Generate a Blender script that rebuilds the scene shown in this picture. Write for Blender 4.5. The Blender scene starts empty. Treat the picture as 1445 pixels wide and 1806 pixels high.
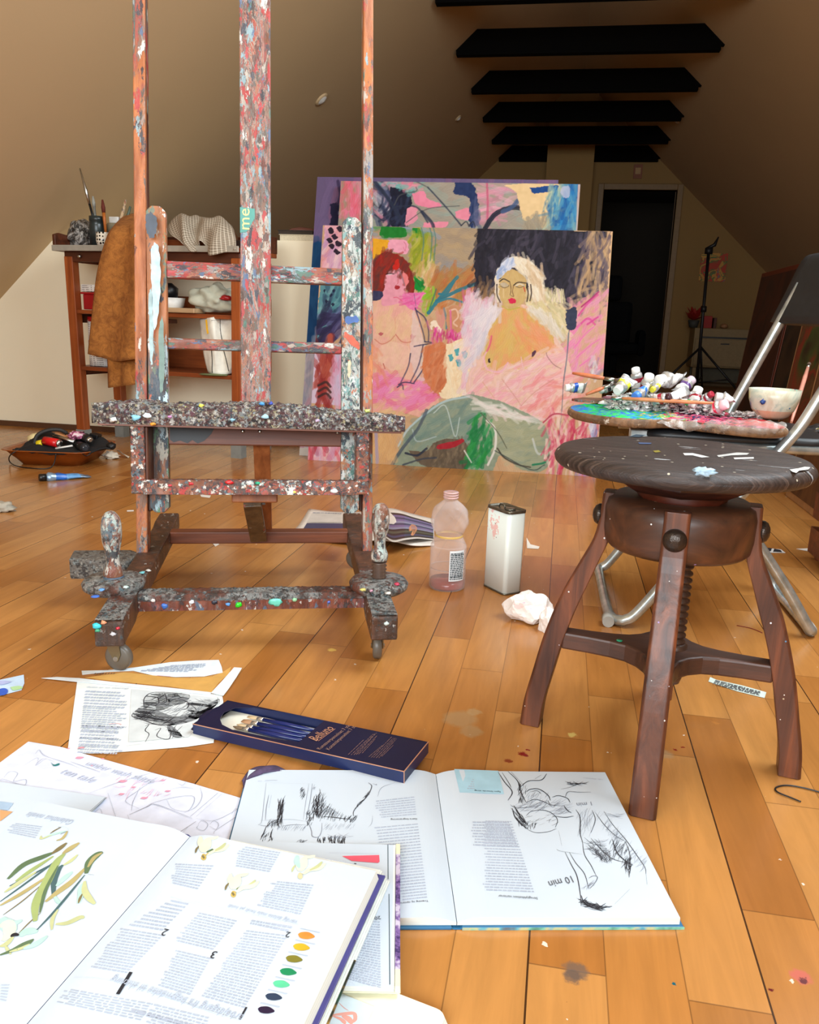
import bpy, bmesh, math, random
import numpy as np
from mathutils import Vector, Matrix, noise as mnoise
from mathutils.geometry import tessellate_polygon

random.seed(7)
rng = np.random.default_rng(11)
sc = bpy.context.scene
col = sc.collection

# ------------------------------------------------------------------ camera
FOC, CX, CY, CAMH = 1440.0, 722.5, 903.0, 0.68
yv = Vector((275, -328, FOC)).normalized()
dn = Vector((-220, 6137, FOC)).normalized(); dn = (dn - yv * dn.dot(yv)).normalized()
zv = -dn; xv = yv.cross(zv)
RW = Matrix((xv, yv, zv))                      # photo directions -> world directions
CAMC = Vector((0, 0, CAMH))
cam = bpy.data.cameras.new('camera'); camo = bpy.data.objects.new('camera', cam); col.objects.link(camo)
m3 = Matrix((RW @ Vector((1, 0, 0)), RW @ Vector((0, -1, 0)), RW @ Vector((0, 0, -1)))).transposed()
camo.matrix_world = Matrix.Translation(CAMC) @ m3.to_4x4()
cam.sensor_fit = 'VERTICAL'; cam.sensor_height = 36.0; cam.lens = 36.0 * FOC / 1806.0
cam.clip_start = 0.02; cam.clip_end = 60
sc.camera = camo

# ------------------------------------------------------------------ world, daylight through the gable window, added roof light, exposure
sc.view_settings.view_transform = 'Standard'; sc.view_settings.look = 'None'
sc.view_settings.gamma = 1.0; sc.view_settings.use_curve_mapping = False
sc.view_settings.exposure = 0.08
wd = bpy.data.worlds.new('world'); sc.world = wd; wd.use_nodes = True
wd.node_tree.nodes['Background'].inputs[0].default_value = (0.75, 0.87, 1.0, 1)
wd.node_tree.nodes['Background'].inputs[1].default_value = 1.0

def area(name, loc, target, sx, sy, power, color):
    l = bpy.data.lights.new(name, 'AREA'); l.shape = 'RECTANGLE'; l.size = sx; l.size_y = sy
    l.energy = power; l.color = color
    o = bpy.data.objects.new(name, l); col.objects.link(o); o.location = loc
    o.rotation_euler = (Vector(target) - Vector(loc)).to_track_quat('-Z', 'Y').to_euler()
    return o
area('gable_window_daylight', (-0.5, -1.75, 1.5), (-0.5, 3.0, 1.15), 2.9, 1.3, 150, (0.84, 0.94, 1.0))
area('added_roof_light', (1.30, 2.0, 2.50), (0.30, 2.4, 1.42), 2.2, 1.1, 110, (0.84, 0.94, 1.0))  # added light, out of view, to brighten the left slope and low wall

# ------------------------------------------------------------------ geometry helpers
def ray(px, py): return (RW @ Vector((px - CX, py - CY, FOC))).normalized()
def F(px, py, z=0.0):                          # photo point on the horizontal plane z
    r = ray(px, py); return CAMC + r * ((z - CAMH) / r.z)
def YP(px, py, y):                             # photo point on the vertical plane Y = y
    r = ray(px, py); return CAMC + r * (y / r.y)
def PL(px, py, P, N):
    r = ray(px, py); return CAMC + r * ((Vector(P) - CAMC).dot(N) / r.dot(N))

WM = {}
def reg(o, M): WM[o.name] = M; return o
def top(o, label, cat, group=None):
    o['label'] = label; o['category'] = cat
    if group: o['group'] = group
    return o
def thing(name, loc, rz, label, cat, group=None, M=None):
    o = bpy.data.objects.new(name, None); col.objects.link(o); o.empty_display_size = 0.05
    Mw = M if M is not None else Matrix.Translation(Vector(loc)) @ Matrix.Rotation(rz, 4, 'Z')
    o.matrix_world = Mw
    o.matrix_basis = Mw
    reg(o, Mw); top(o, label, cat, group); return o

class MB:
    """collects shapes in world space; M is applied to everything added"""
    def __init__(s, M=None): s.v = []; s.f = []; s.mi = []; s.sm = []; s.M = M or Matrix.Identity(4); s.m = 0; s.smooth = False; s.uv = None
    def add(s, vs, fs, m=None, smooth=None):
        b = len(s.v); s.v += [s.M @ Vector(p) for p in vs]
        for f in fs:
            s.f.append([b + i for i in f]); s.mi.append(s.m if m is None else m); s.sm.append(s.smooth if smooth is None else smooth)
        return s
    def box(s, x0, x1, y0, y1, z0, z1, m=None):
        vs = [(x, y, z) for z in (z0, z1) for x, y in ((x0, y0), (x1, y0), (x1, y1), (x0, y1))]
        return s.add(vs, [(3, 2, 1, 0), (4, 5, 6, 7), (0, 1, 5, 4), (1, 2, 6, 5), (2, 3, 7, 6), (3, 0, 4, 7)], m, False)
    def bar(s, a, b, w, h, up=(0, 0, 1), m=None):          # rectangular bar from a to b
        a = Vector(a); b = Vector(b); d = (b - a).normalized(); sd = d.cross(Vector(up)).normalized(); u = sd.cross(d)
        vs = [p + sd * i * w / 2 + u * j * h / 2 for p in (a, b) for i, j in ((-1, -1), (1, -1), (1, 1), (-1, 1))]
        return s.add(vs, [(3, 2, 1, 0), (4, 5, 6, 7), (0, 1, 5, 4), (1, 2, 6, 5), (2, 3, 7, 6), (3, 0, 4, 7)], m, False)
    def loft(s, rings, m=None, cap=True, closed=True, smooth=True):
        n = len(rings[0]); vs = [p for r in rings for p in r]; fs = []
        for i in range(len(rings) - 1):
            for j in range(n if closed else n - 1):
                k = (j + 1) % n; fs.append((i * n + j, i * n + k, (i + 1) * n + k, (i + 1) * n + j))
        s.add(vs, fs, m, smooth)
        if cap:
            s.add(rings[0], [tuple(range(n))[::-1]], m, False); s.add(rings[-1], [tuple(range(n))], m, False)
        return s
    def tube(s, pts, r, n=12, m=None, cap=True):
        pts = [Vector(p) for p in pts]; rs = r if isinstance(r, (list, tuple)) else [r] * len(pts)
        rings = []; up = Vector((0, 0, 1)); prev = None
        for i, p in enumerate(pts):
            d = (pts[min(i + 1, len(pts) - 1)] - pts[max(i - 1, 0)]).normalized()
            a = prev - d * prev.dot(d) if prev is not None else d.orthogonal()
            if a.length < 1e-5: a = d.orthogonal()
            a.normalize(); prev = a; b = d.cross(a)
            rings.append([p + (a * math.cos(t) + b * math.sin(t)) * rs[i] for t in [2 * math.pi * k / n for k in range(n)]])
        return s.loft(rings, m, cap)
    def lathe(s, prof, c=(0, 0, 0), n=32, m=None, cap=True, T=None):   # prof: (r, z)
        T = T or Matrix.Translation(Vector(c))
        rings = [[T @ Vector((r * math.cos(2 * math.pi * k / n), r * math.sin(2 * math.pi * k / n), z)) for k in range(n)] for r, z in prof]
        return s.loft(rings, m, cap)
    def prism(s, poly, z0, z1, m=None, T=None, side=None):   # poly: (x,y) ccw
        n = len(poly); T = T or Matrix.Identity(4)
        vs = [T @ Vector((x, y, z)) for z in (z0, z1) for x, y in poly]
        tri = tessellate_polygon([[Vector((x, y, 0)) for x, y in poly]])
        fs = [(a, b, c) for a, b, c in tri]; fs2 = [(a + n, b + n, c + n) for a, b, c in tri]
        s.add(vs, fs + fs2, m, False)
        s.add(vs, [(i, (i + 1) % n, (i + 1) % n + n, i + n) for i in range(n)], m if side is None else side, False)
        return s
    def grid(s, P, m=None, smooth=True):                   # P: array [ny][nx] of points
        ny, nx = len(P), len(P[0]); vs = [p for r in P for p in r]
        return s.add(vs, [(j * nx + i, j * nx + i + 1, (j + 1) * nx + i + 1, (j + 1) * nx + i) for j in range(ny - 1) for i in range(nx - 1)], m, smooth)
    def ribbon(s, pts, w, m=None, n=(0, 0, 1), taper=False):   # flat stroke lying on a surface with normal n
        pts = [Vector(p) for p in pts]; n = Vector(n); vs = []
        for i, p in enumerate(pts):
            d = (pts[min(i + 1, len(pts) - 1)] - pts[max(i - 1, 0)])
            if d.length < 1e-7: d = Vector((1, 0, 0))
            sd = d.normalized().cross(n); k = w / 2
            if taper: k *= math.sin(math.pi * (0.12 + 0.76 * i / max(1, len(pts) - 1)))
            vs += [p - sd * k, p + sd * k]
        return s.add(vs, [(2 * i, 2 * i + 1, 2 * i + 3, 2 * i + 2) for i in range(len(pts) - 1)], m, False)
    def poly(s, pts, m=None):
        pts = [Vector(p) for p in pts]
        tri = tessellate_polygon([pts]); return s.add(pts, [tuple(t) for t in tri], m, False)
    def obj(s, name, mats, parent=None, origin=None, rz=0.0, bevel=0, solid=0, sub=0, recalc=True, kind=None, Mo=None):
        if not isinstance(mats, (list, tuple)): mats = [mats]
        if parent is not None: Mw = WM[parent.name]
        else: Mw = Mo or (Matrix.Translation(Vector(origin or (0, 0, 0))) @ Matrix.Rotation(rz, 4, 'Z'))
        inv = Mw.inverted()
        me = bpy.data.meshes.new(name); me.from_pydata([inv @ p for p in s.v], [], s.f)
        for m in mats: me.materials.append(m)
        me.polygons.foreach_set('material_index', s.mi); me.polygons.foreach_set('use_smooth', s.sm); me.update()
        if recalc:
            bm = bmesh.new(); bm.from_mesh(me); bmesh.ops.remove_doubles(bm, verts=bm.verts, dist=1e-6)
            bmesh.ops.recalc_face_normals(bm, faces=bm.faces); bm.to_mesh(me); bm.free()
        o = bpy.data.objects.new(name, me); col.objects.link(o)
        if parent is not None: o.parent = parent
        else: o.matrix_world = Mw; o.matrix_basis = Mw
        reg(o, Mw)
        if bevel:
            b = o.modifiers.new('bevel', 'BEVEL'); b.width = bevel; b.segments = 2; b.limit_method = 'ANGLE'; b.angle_limit = math.radians(40)
        if solid:
            b = o.modifiers.new('thickness', 'SOLIDIFY'); b.thickness = solid; b.offset = 0
        if sub:
            b = o.modifiers.new('sub', 'SUBSURF'); b.levels = sub; b.render_levels = sub
        if kind: o['kind'] = kind
        return o

def spline(pts, n=8):
    """Catmull-Rom through points (any dimension) -> list of np arrays"""
    P = [np.array(p, float) for p in pts]; P = [2 * P[0] - P[1]] + P + [2 * P[-1] - P[-2]]; out = []
    for i in range(1, len(P) - 2):
        for k in range(n):
            t = k / n; a, b, c, d = P[i - 1], P[i], P[i + 1], P[i + 2]
            out.append(0.5 * (2 * b + (c - a) * t + (2 * a - 5 * b + 4 * c - d) * t * t + (3 * b - a - 3 * c + d) * t ** 3))
    out.append(P[-2]); return out
def V(p): return Vector([float(x) for x in p])
def nz(x, y, z, s=1.0, o=3): return mnoise.fractal(Vector((x * s, y * s, z * s)), 1.0, 2.0, o)

def crumple(center, rad, amp=0.35, seed=0, n=3, freq=1.6, M=None, flat=True):
    bm = bmesh.new(); bmesh.ops.create_icosphere(bm, subdivisions=n, radius=1.0)
    vs = []
    for v in bm.verts:
        p = v.co.normalized(); q = p * freq + Vector((seed * 3.1, seed * 1.7, seed * 0.9))
        k = 1 + amp * (abs(mnoise.noise(q)) * 2 - 0.6) + amp * 0.5 * (abs(mnoise.noise(q * 2.7)) - 0.3)
        w = Vector((p.x * rad[0] * k, p.y * rad[1] * k, p.z * rad[2] * k))
        if flat: w.z = max(w.z, -rad[2] * 0.8)
        vs.append(Vector(center) + w)
    bm.verts.index_update(); fs = [tuple(v.index for v in f.verts) for f in bm.faces]; bm.free()
    return vs, fs

def sheet(rows, nx=24, ny=24, ripple=None):
    """rows: control rows of 3-D points (top to bottom, left to right) -> smooth grid"""
    R = [spline(r, max(2, nx // (len(r) - 1))) for r in rows]; k = len(R[0])
    cols = [spline([R[i][j] for i in range(len(R))], max(2, ny // (len(rows) - 1))) for j in range(k)]
    G = [[Vector(cols[j][i]) for j in range(k)] for i in range(len(cols[0]))]
    if ripple:
        ny_, nx_ = len(G), len(G[0])
        G = [[G[i][j] + Vector(ripple(j / (nx_ - 1), i / (ny_ - 1))) for j in range(nx_)] for i in range(ny_)]
    return G

def text_geo(body, size=1.0):
    cu = bpy.data.curves.new('t', 'FONT'); cu.body = body; cu.size = size; cu.resolution_u = 2
    ob = bpy.data.objects.new('t', cu); me = bpy.data.meshes.new_from_object(ob)
    vs = [v.co.copy() for v in me.vertices]; fs = [tuple(p.vertices) for p in me.polygons]
    bpy.data.objects.remove(ob); bpy.data.curves.remove(cu); bpy.data.meshes.remove(me); return vs, fs
def write(mb, body, A, B, m, N=(0, 0, 1), hscale=1.0, lift=0.0004, slant=0.0):
    """text running from A to B on a surface with normal N"""
    vs, fs = text_geo(body)
    if not vs: return
    x0 = min(v.x for v in vs); x1 = max(v.x for v in vs)
    A = Vector(A); B = Vector(B); N = Vector(N).normalized(); d = (B - A); L = d.length; d.normalize(); u = N.cross(d)
    s = L / (x1 - x0)
    mb.add([A + d * ((v.x - x0 + slant * v.y) * s) + u * (v.y * s * hscale) + N * lift for v in vs], fs, m, False)

# ------------------------------------------------------------------ materials
def lin(c):
    c = [x / 255 for x in c]; return tuple((x / 12.92 if x <= 0.04045 else ((x + 0.055) / 1.055) ** 2.4) for x in c)
def rgba(c): return (*lin(c), 1)
MATS = {}
class NT:
    def __init__(s, name):
        s.mat = bpy.data.materials.new(name); s.mat.use_nodes = True; s.nt = s.mat.node_tree; s.n = s.nt.nodes; s.l = s.nt.links
        s.bsdf = s.n['Principled BSDF']
    def node(s, t, **kw):
        nd = s.n.new(t)
        for k, v in kw.items():
            if k == 'inp':
                for a, b in v.items():
                    if hasattr(b, 'is_linked') or hasattr(b, 'links'): s.l.new(b, nd.inputs[a])
                    else: nd.inputs[a].default_value = b
            else: setattr(nd, k, v)
        return nd
    def math(s, op, a, b=0.5, c=0.0, clamp=False):
        nd = s.n.new('ShaderNodeMath'); nd.operation = op; nd.use_clamp = clamp
        for i, x in enumerate((a, b, c)):
            if hasattr(x, 'links'): s.l.new(x, nd.inputs[i])
            else: nd.inputs[i].default_value = x
        return nd.outputs[0]
    def mix(s, fac, a, b):
        nd = s.n.new('ShaderNodeMix'); nd.data_type = 'RGBA'
        for i, x in ((0, fac), (6, a), (7, b)):
            if hasattr(x, 'links'): s.l.new(x, nd.inputs[i])
            else: nd.inputs[i].default_value = x
        return nd.outputs[2]
    def coord(s, kind='Object', scale=(1, 1, 1), rot=(0, 0, 0), loc=(0, 0, 0)):
        t = s.n.new('ShaderNodeTexCoord'); m = s.n.new('ShaderNodeMapping'); s.l.new(t.outputs[kind], m.inputs[0])
        m.inputs['Scale'].default_value = scale; m.inputs['Rotation'].default_value = rot; m.inputs['Location'].default_value = loc
        return m.outputs[0]
    def noise(s, vec, scale=5, detail=4, rough=0.55, dist=0.0):
        nd = s.n.new('ShaderNodeTexNoise'); s.l.new(vec, nd.inputs['Vector'])
        nd.inputs['Scale'].default_value = scale; nd.inputs['Detail'].default_value = detail
        nd.inputs['Roughness'].default_value = rough; nd.inputs['Distortion'].default_value = dist
        return nd
    def ramp(s, fac, stops, interp='LINEAR'):
        nd = s.n.new('ShaderNodeValToRGB'); s.l.new(fac, nd.inputs[0]); e = nd.color_ramp.elements; nd.color_ramp.interpolation = interp
        while len(e) > 1: e.remove(e[-1])
        e[0].position = stops[0][0]; e[0].color = stops[0][1]
        for p, c in stops[1:]:
            x = e.new(p); x.color = c
        return nd.outputs[0]
    def bump(s, h, strength=0.3, dist=0.01):
        nd = s.n.new('ShaderNodeBump'); nd.inputs['Strength'].default_value = strength; nd.inputs['Distance'].default_value = dist
        s.l.new(h, nd.inputs['Height']); s.l.new(nd.outputs[0], s.bsdf.inputs['Normal'])
    def set(s, **kw):
        for k, v in kw.items():
            i = s.bsdf.inputs[k.replace('_', ' ')]
            if hasattr(v, 'links'): s.l.new(v, i)
            else: i.default_value = v

def plain(name, c, rough=0.6, metal=0.0, var=0.06, scale=30, bump=0.0, spec=0.5, **kw):
    if name in MATS: return MATS[name]
    t = NT(name); cc = t.coord(); n = t.noise(cc, scale, 3)
    a = rgba(c); dk = tuple(x * (1 - var * 2) for x in a[:3]) + (1,); br = tuple(min(1, x * (1 + var)) for x in a[:3]) + (1,)
    t.set(Base_Color=t.ramp(n.outputs[0], [(0.3, dk), (0.7, br)]), Roughness=rough, Metallic=metal)
    t.bsdf.inputs['Specular IOR Level'].default_value = spec
    for k, v in kw.items(): t.bsdf.inputs[k.replace('_', ' ')].default_value = v
    if bump: t.bump(n.outputs[0], bump, 0.004)
    MATS[name] = t.mat; return t.mat

def wood(name, c1, c2, axis=2, scale=1.0, rough=0.5, bump=0.25, spots=None):
    if name in MATS: return MATS[name]
    t = NT(name); sc_ = [38 * scale] * 3; sc_[axis] = 2.2 * scale
    v = t.coord(scale=tuple(sc_)); n = t.noise(v, 1.0, 6, 0.6, 0.6); n2 = t.noise(t.coord(), 6, 2)
    f = t.math('ADD', t.math('MULTIPLY', n.outputs[0], 0.75), t.math('MULTIPLY', n2.outputs[0], 0.25))
    c = t.ramp(f, [(0.36, rgba(c1)), (0.52, rgba([(a + b) / 2 for a, b in zip(c1, c2)])), (0.66, rgba(c2))])
    if spots:
        vo = t.node('ShaderNodeTexVoronoi', inp={'Vector': t.coord(), 'Scale': spots[0]})
        sep = t.node('ShaderNodeSeparateColor', inp={'Color': vo.outputs['Color']})
        mk = t.math('MULTIPLY', t.math('LESS_THAN', vo.outputs['Distance'], t.math('MULTIPLY', sep.outputs[1], 0.22)), t.math('GREATER_THAN', sep.outputs[0], 1 - spots[1]))
        pc = t.ramp(sep.outputs[2], [(0, rgba((225, 220, 215))), (0.55, rgba((190, 170, 140))), (0.72, rgba((150, 120, 170))), (0.84, rgba((90, 130, 160))), (0.93, rgba((230, 230, 240)))], 'CONSTANT')
        c = t.mix(mk, c, pc)
    t.set(Base_Color=c, Roughness=rough); t.bump(n.outputs[0], bump, 0.003); MATS[name] = t.mat; return t.mat

PAL_EASEL = [(214, 212, 204), (70, 72, 78), (170, 52, 50), (60, 66, 76), (136, 166, 174), (96, 88, 80), (176, 166, 154), (104, 60, 50), (180, 66, 66), (50, 50, 58), (110, 96, 88), (160, 108, 84), (90, 110, 140), (130, 100, 84), (84, 120, 108), (150, 144, 138)]
def splat(name, base, amount=0.6, pal=PAL_EASEL, scale=26, stretch=(1, 1, 0.45), rough=0.4, bump=0.5, tint=None, tintamt=0.0, thick=0.006):
    """wood crusted with paint: smeared streaks plus layers of ragged flakes over grained wood"""
    if name in MATS: return MATS[name]
    t = NT(name)
    g = t.noise(t.coord(scale=(40, 40, 3)), 1.0, 5, 0.6, 0.5)
    c = t.ramp(g.outputs[0], [(0.35, rgba(base[0])), (0.65, rgba(base[1]))])
    big = t.noise(t.coord(scale=stretch), 7.0, 6, 0.7)
    cov = t.node('ShaderNodeMapRange', inp={0: big.outputs[0], 1: 0.62 - amount * 0.22, 2: 0.68 - amount * 0.22})
    n = len(pal); sm = t.noise(t.coord(scale=[x * (1 if x >= 1 else .6) for x in stretch], loc=(1, 5, 3)), scale * .9, 7, 0.75, 1.2)
    smear = t.ramp(sm.outputs[0], [(0.28 + 0.44 * i / n, rgba(pal[(i * 5) % n])) for i in range(n)])
    c = t.mix(t.math('MULTIPLY', cov.outputs[0], .9), c, smear); hsum = t.math('MULTIPLY', sm.outputs[0], 1.2)
    st = [(i / n, rgba(p)) for i, p in enumerate(pal)]
    if tint:
        tn = t.noise(t.coord(scale=stretch, loc=(5, 2, 9)), 14, 7, 0.75)
        c = t.mix(t.math('MULTIPLY', t.math('GREATER_THAN', tn.outputs[0], 0.60 - tintamt * 0.25), 0.8), c, rgba(tint))
    for k, (s_, am) in enumerate(((1.0, .55), (2.0, .8), (3.8, .8))):
        vec = t.coord(scale=stretch, loc=(k * 3.7, k * 1.3, k * 2.1))
        ds = t.noise(vec, scale * s_ * 1.3, 4, 0.7)
        v2 = t.node('ShaderNodeVectorMath', operation='MULTIPLY_ADD', inp={0: ds.outputs['Color'], 1: (2.6 / (s_ * scale),) * 3, 2: vec})
        vo = t.node('ShaderNodeTexVoronoi', inp={'Vector': v2.outputs[0], 'Scale': scale * s_})
        sep = t.node('ShaderNodeSeparateColor', inp={'Color': vo.outputs['Color']})
        edge = t.math('ADD', t.math('MULTIPLY', big.outputs[0], 1.1), sep.outputs[0])
        mk = t.math('MULTIPLY', t.math('GREATER_THAN', edge, 1.62 - amount * am * 0.55), t.math('LESS_THAN', vo.outputs['Distance'], 0.62))
        sh = t.math('ADD', 0.62, t.math('MULTIPLY', ds.outputs[0], 0.75))
        pc2 = t.node('ShaderNodeVectorMath', operation='SCALE', inp={0: t.ramp(sep.outputs[1], st, 'CONSTANT'), 'Scale': sh})
        c = t.mix(t.math('MULTIPLY', mk, .92), c, pc2.outputs[0])
        hsum = t.math('ADD', hsum, t.math('MULTIPLY', mk, t.math('ADD', 0.4, ds.outputs[0])))
    t.set(Base_Color=c, Roughness=rough); t.bump(hsum, bump, thick); MATS[name] = t.mat; return t.mat

M_white = plain('white_paint', (235, 232, 225), 0.5)
M_black = plain('black_plastic', (16, 16, 18), 0.4)
M_metal = plain('brushed_metal', (190, 190, 185), 0.28, 1.0, 0.05, 60)
M_dkmetal = plain('dark_iron', (60, 52, 46), 0.45, 0.8, 0.15, 50, 0.3)
# ------------------------------------------------------------------ room shell
YF, YB, SL = 11.15, -1.8, 0.925
RIDGE = 3.63
def roofz(x): return RIDGE - SL * abs(x)
XE = RIDGE / SL
def wall_mat(name, c, bump=0.05, var=0.03):
    t = NT(name); n = t.noise(t.coord(), 90, 3); b = t.noise(t.coord(), 1.3, 2)
    a = rgba(c); d = tuple(x * (1 - var) for x in a[:3]) + (1,)
    t.set(Base_Color=t.ramp(b.outputs[0], [(0.35, d), (0.65, a)]), Roughness=0.85); t.bump(n.outputs[0], bump, 0.003); return t.mat
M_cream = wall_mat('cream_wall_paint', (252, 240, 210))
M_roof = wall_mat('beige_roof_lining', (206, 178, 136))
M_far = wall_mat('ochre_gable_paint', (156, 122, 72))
M_beam = plain('black_stained_beam', (5, 4, 3), 0.9, spec=.1)

def floor_mat():
    t = NT('maple_strip_floor')
    tc = t.node('ShaderNodeTexCoord'); sp = t.node('ShaderNodeSeparateXYZ', inp={0: tc.outputs['Object']})
    W = 0.0835; X0 = F(926, 1790).x
    u = t.math('DIVIDE', t.math('SUBTRACT', sp.outputs[0], X0 - 40 * 3 * W), W)
    row = t.math('FLOOR', u); fu = t.math('FRACT', u)
    wn = t.node('ShaderNodeTexWhiteNoise', noise_dimensions='1D', inp={'W': row})
    vy = t.math('ADD', t.math('DIVIDE', sp.outputs[1], 0.52), t.math('MULTIPLY', wn.outputs[0], 7.0))
    cell = t.math('FLOOR', vy); fv = t.math('FRACT', vy)
    cmb = t.node('ShaderNodeCombineXYZ', inp={0: row, 1: cell})
    wc = t.node('ShaderNodeTexWhiteNoise', noise_dimensions='3D', inp={'Vector': cmb.outputs[0]})
    # grain shifted per board
    off = t.node('ShaderNodeVectorMath', operation='MULTIPLY_ADD', inp={0: wc.outputs['Color'], 1: (9, 9, 9), 2: tc.outputs['Object']})
    mp = t.node('ShaderNodeMapping', inp={0: off.outputs[0]}); mp.inputs['Scale'].default_value = (34, 2.6, 1)
    g = t.noise(mp.outputs[0], 1.2, 6, 0.62, 0.7)
    mp2 = t.node('ShaderNodeMapping', inp={0: off.outputs[0]}); mp2.inputs['Scale'].default_value = (7, 1.2, 1)
    g2 = t.noise(mp2.outputs[0], 1.6, 4, 0.6, 1.5)
    base = t.ramp(wc.outputs[0], [(0.0, rgba((158, 100, 46))), (0.35, rgba((176, 118, 58))), (0.7, rgba((186, 130, 70))), (1.0, rgba((166, 106, 48)))])
    gr = t.math('ADD', 0.44, t.math('ADD', t.math('MULTIPLY', g.outputs[0], 0.56), t.math('MULTIPLY', g2.outputs[0], 0.52)))
    c = t.node('ShaderNodeVectorMath', operation='SCALE', inp={0: base, 'Scale': gr}).outputs[0]
    # seams
    def line(f, w): return t.math('MAXIMUM', t.math('LESS_THAN', f, w), t.math('GREATER_THAN', f, 1 - w))
    thin = t.math('MULTIPLY', t.math('MAXIMUM', line(fu, 0.009), line(fv, 0.0018)), 0.45)
    r3 = t.math('FRACT', t.math('DIVIDE', u, 3.0)); dark = t.math('MULTIPLY', line(r3, 0.0045), 0.93)
    seam = t.math('MAXIMUM', thin, dark)
    c = t.mix(seam, c, rgba((44, 22, 8)))
    # paint specks
    for k, (s_, p_, r_) in enumerate(((9, 0.16, 0.06), (22, 0.12, 0.09), (50, 0.05, 0.16))):
        dn_ = t.noise(tc.outputs['Object'], s_ * 3, 3)
        v2 = t.node('ShaderNodeVectorMath', operation='MULTIPLY_ADD', inp={0: dn_.outputs['Color'], 1: (0.5 / s_,) * 3, 2: tc.outputs['Object']})
        vo = t.node('ShaderNodeTexVoronoi', inp={'Vector': v2.outputs[0], 'Scale': s_}); se = t.node('ShaderNodeSeparateColor', inp={'Color': vo.outputs['Color']})
        mk = t.math('MULTIPLY', t.math('LESS_THAN', vo.outputs['Distance'], t.math('MULTIPLY', se.outputs[1], r_)), t.math('GREATER_THAN', se.outputs[0], 1 - p_))
        pc = t.ramp(se.outputs[2], [(0, rgba((225, 215, 200))), (0.4, rgba((70, 50, 40))), (0.6, rgba((70, 100, 130))), (0.7, rgba((150, 40, 30))), (0.82, rgba((230, 200, 110))), (0.92, rgba((60, 120, 90)))], 'CONSTANT')
        c = t.mix(t.math('MULTIPLY', mk, 0.85), c, pc)
    # wear: scuffed greyish patches
    wr = t.noise(t.coord(), 3.1, 5, 0.7); c = t.mix(t.math('MULTIPLY', t.math('SUBTRACT', wr.outputs[0], 0.56, clamp=True), 1.1), c, rgba((150, 120, 86)))
    # stains and spills where they lie
    dz = t.noise(tc.outputs['Object'], 60, 4, 0.7); ds = t.node('ShaderNodeVectorMath', operation='MULTIPLY_ADD', inp={0: dz.outputs['Color'], 1: (0.022,) * 3, 2: tc.outputs['Object']})
    spots = [((1015, 1713), .014, (105, 88, 76), .8), ((1010, 1722), .01, (95, 80, 72), .7), ((925, 1330), .0075, (130, 20, 12), 1), ((931, 1322), .004, (130, 20, 12), 1), ((897, 1342), .006, (120, 24, 14), .8),
             ((1412, 1722), .011, (196, 96, 92), .75), ((1417, 1728), .005, (80, 40, 50), .9), ((1360, 1743), .0035, (96, 16, 24), 1), ((1190, 1322), .004, (120, 20, 12), 1), ((1205, 1318), .003, (120, 20, 12), 1),
             ((585, 1146), .008, (225, 190, 90), .8), ((1010, 1296), .008, (214, 190, 110), .8), ((1262, 1275), .007, (176, 112, 50), .8), ((812, 1268), .03, (166, 142, 104), .5), ((830, 1290), .02, (166, 142, 104), .5),
             ((835, 1255), .014, (176, 152, 110), .5), ((1155, 1365), .009, (134, 138, 60), .7), ((1170, 1330), .016, (160, 140, 110), .5), ((1190, 1735), .0025, (20, 90, 100), 1), ((870, 1375), .004, (110, 20, 14), .9)]
    for (p, r, cc_, a_) in spots:
        P = F(*p); d = t.node('ShaderNodeVectorMath', operation='DISTANCE', inp={0: ds.outputs[0], 1: (P.x + .011, P.y + .011, .011)})
        m_ = t.node('ShaderNodeMapRange', inp={0: d.outputs['Value'], 1: r * 1.15, 2: r * 0.75, 3: 0.0, 4: a_})
        c = t.mix(m_.outputs[0], c, rgba(cc_))
    rg = t.math('ADD', 0.12, t.math('MULTIPLY', wr.outputs[0], 0.2))
    t.set(Base_Color=c, Roughness=rg); t.bsdf.inputs['Specular IOR Level'].default_value = 0.5
    t.bump(t.math('ADD', t.math('MULTIPLY', seam, -1.0), t.math('MULTIPLY', g.outputs[0], 0.12)), 0.25, 0.0015)
    return t.mat
b = MB(); b.box(-XE, XE, YB - .1, 14.2, -0.1, 0); b.obj('floor', floor_mat(), kind='structure')
def roof(name, sg, y0, y1, hole=None):
    b = MB(); th = .12
    def P(x, y, d): return (sg * x, y, RIDGE - SL * x + d)
    ys = [y0, y1]; xs = [0.0, XE + .05]
    if hole: ys = [y0, hole[2], hole[3], y1]; xs = [0.0, hole[0], hole[1], XE + .05]
    for i in range(len(xs) - 1):
        for j in range(len(ys) - 1):
            if hole and i == 1 and j == 1: continue
            vs = [P(x, y, d) for d in (0, th) for x, y in ((xs[i], ys[j]), (xs[i + 1], ys[j]), (xs[i + 1], ys[j + 1]), (xs[i], ys[j + 1]))]
            b.add(vs, [(0, 1, 2, 3), (4, 5, 6, 7), (0, 1, 5, 4), (1, 2, 6, 5), (2, 3, 7, 6), (3, 0, 4, 7)], 0, False)
    return b.obj(name, M_roof, kind='structure')
roof('ceiling_left', -1, YB - .1, YF + .1); roof('ceiling_right', 1, YB - .1, YF + .1, (.80, 1.65, .9, 3.1))  # opening in the right slope is added to let the roof light in
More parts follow.
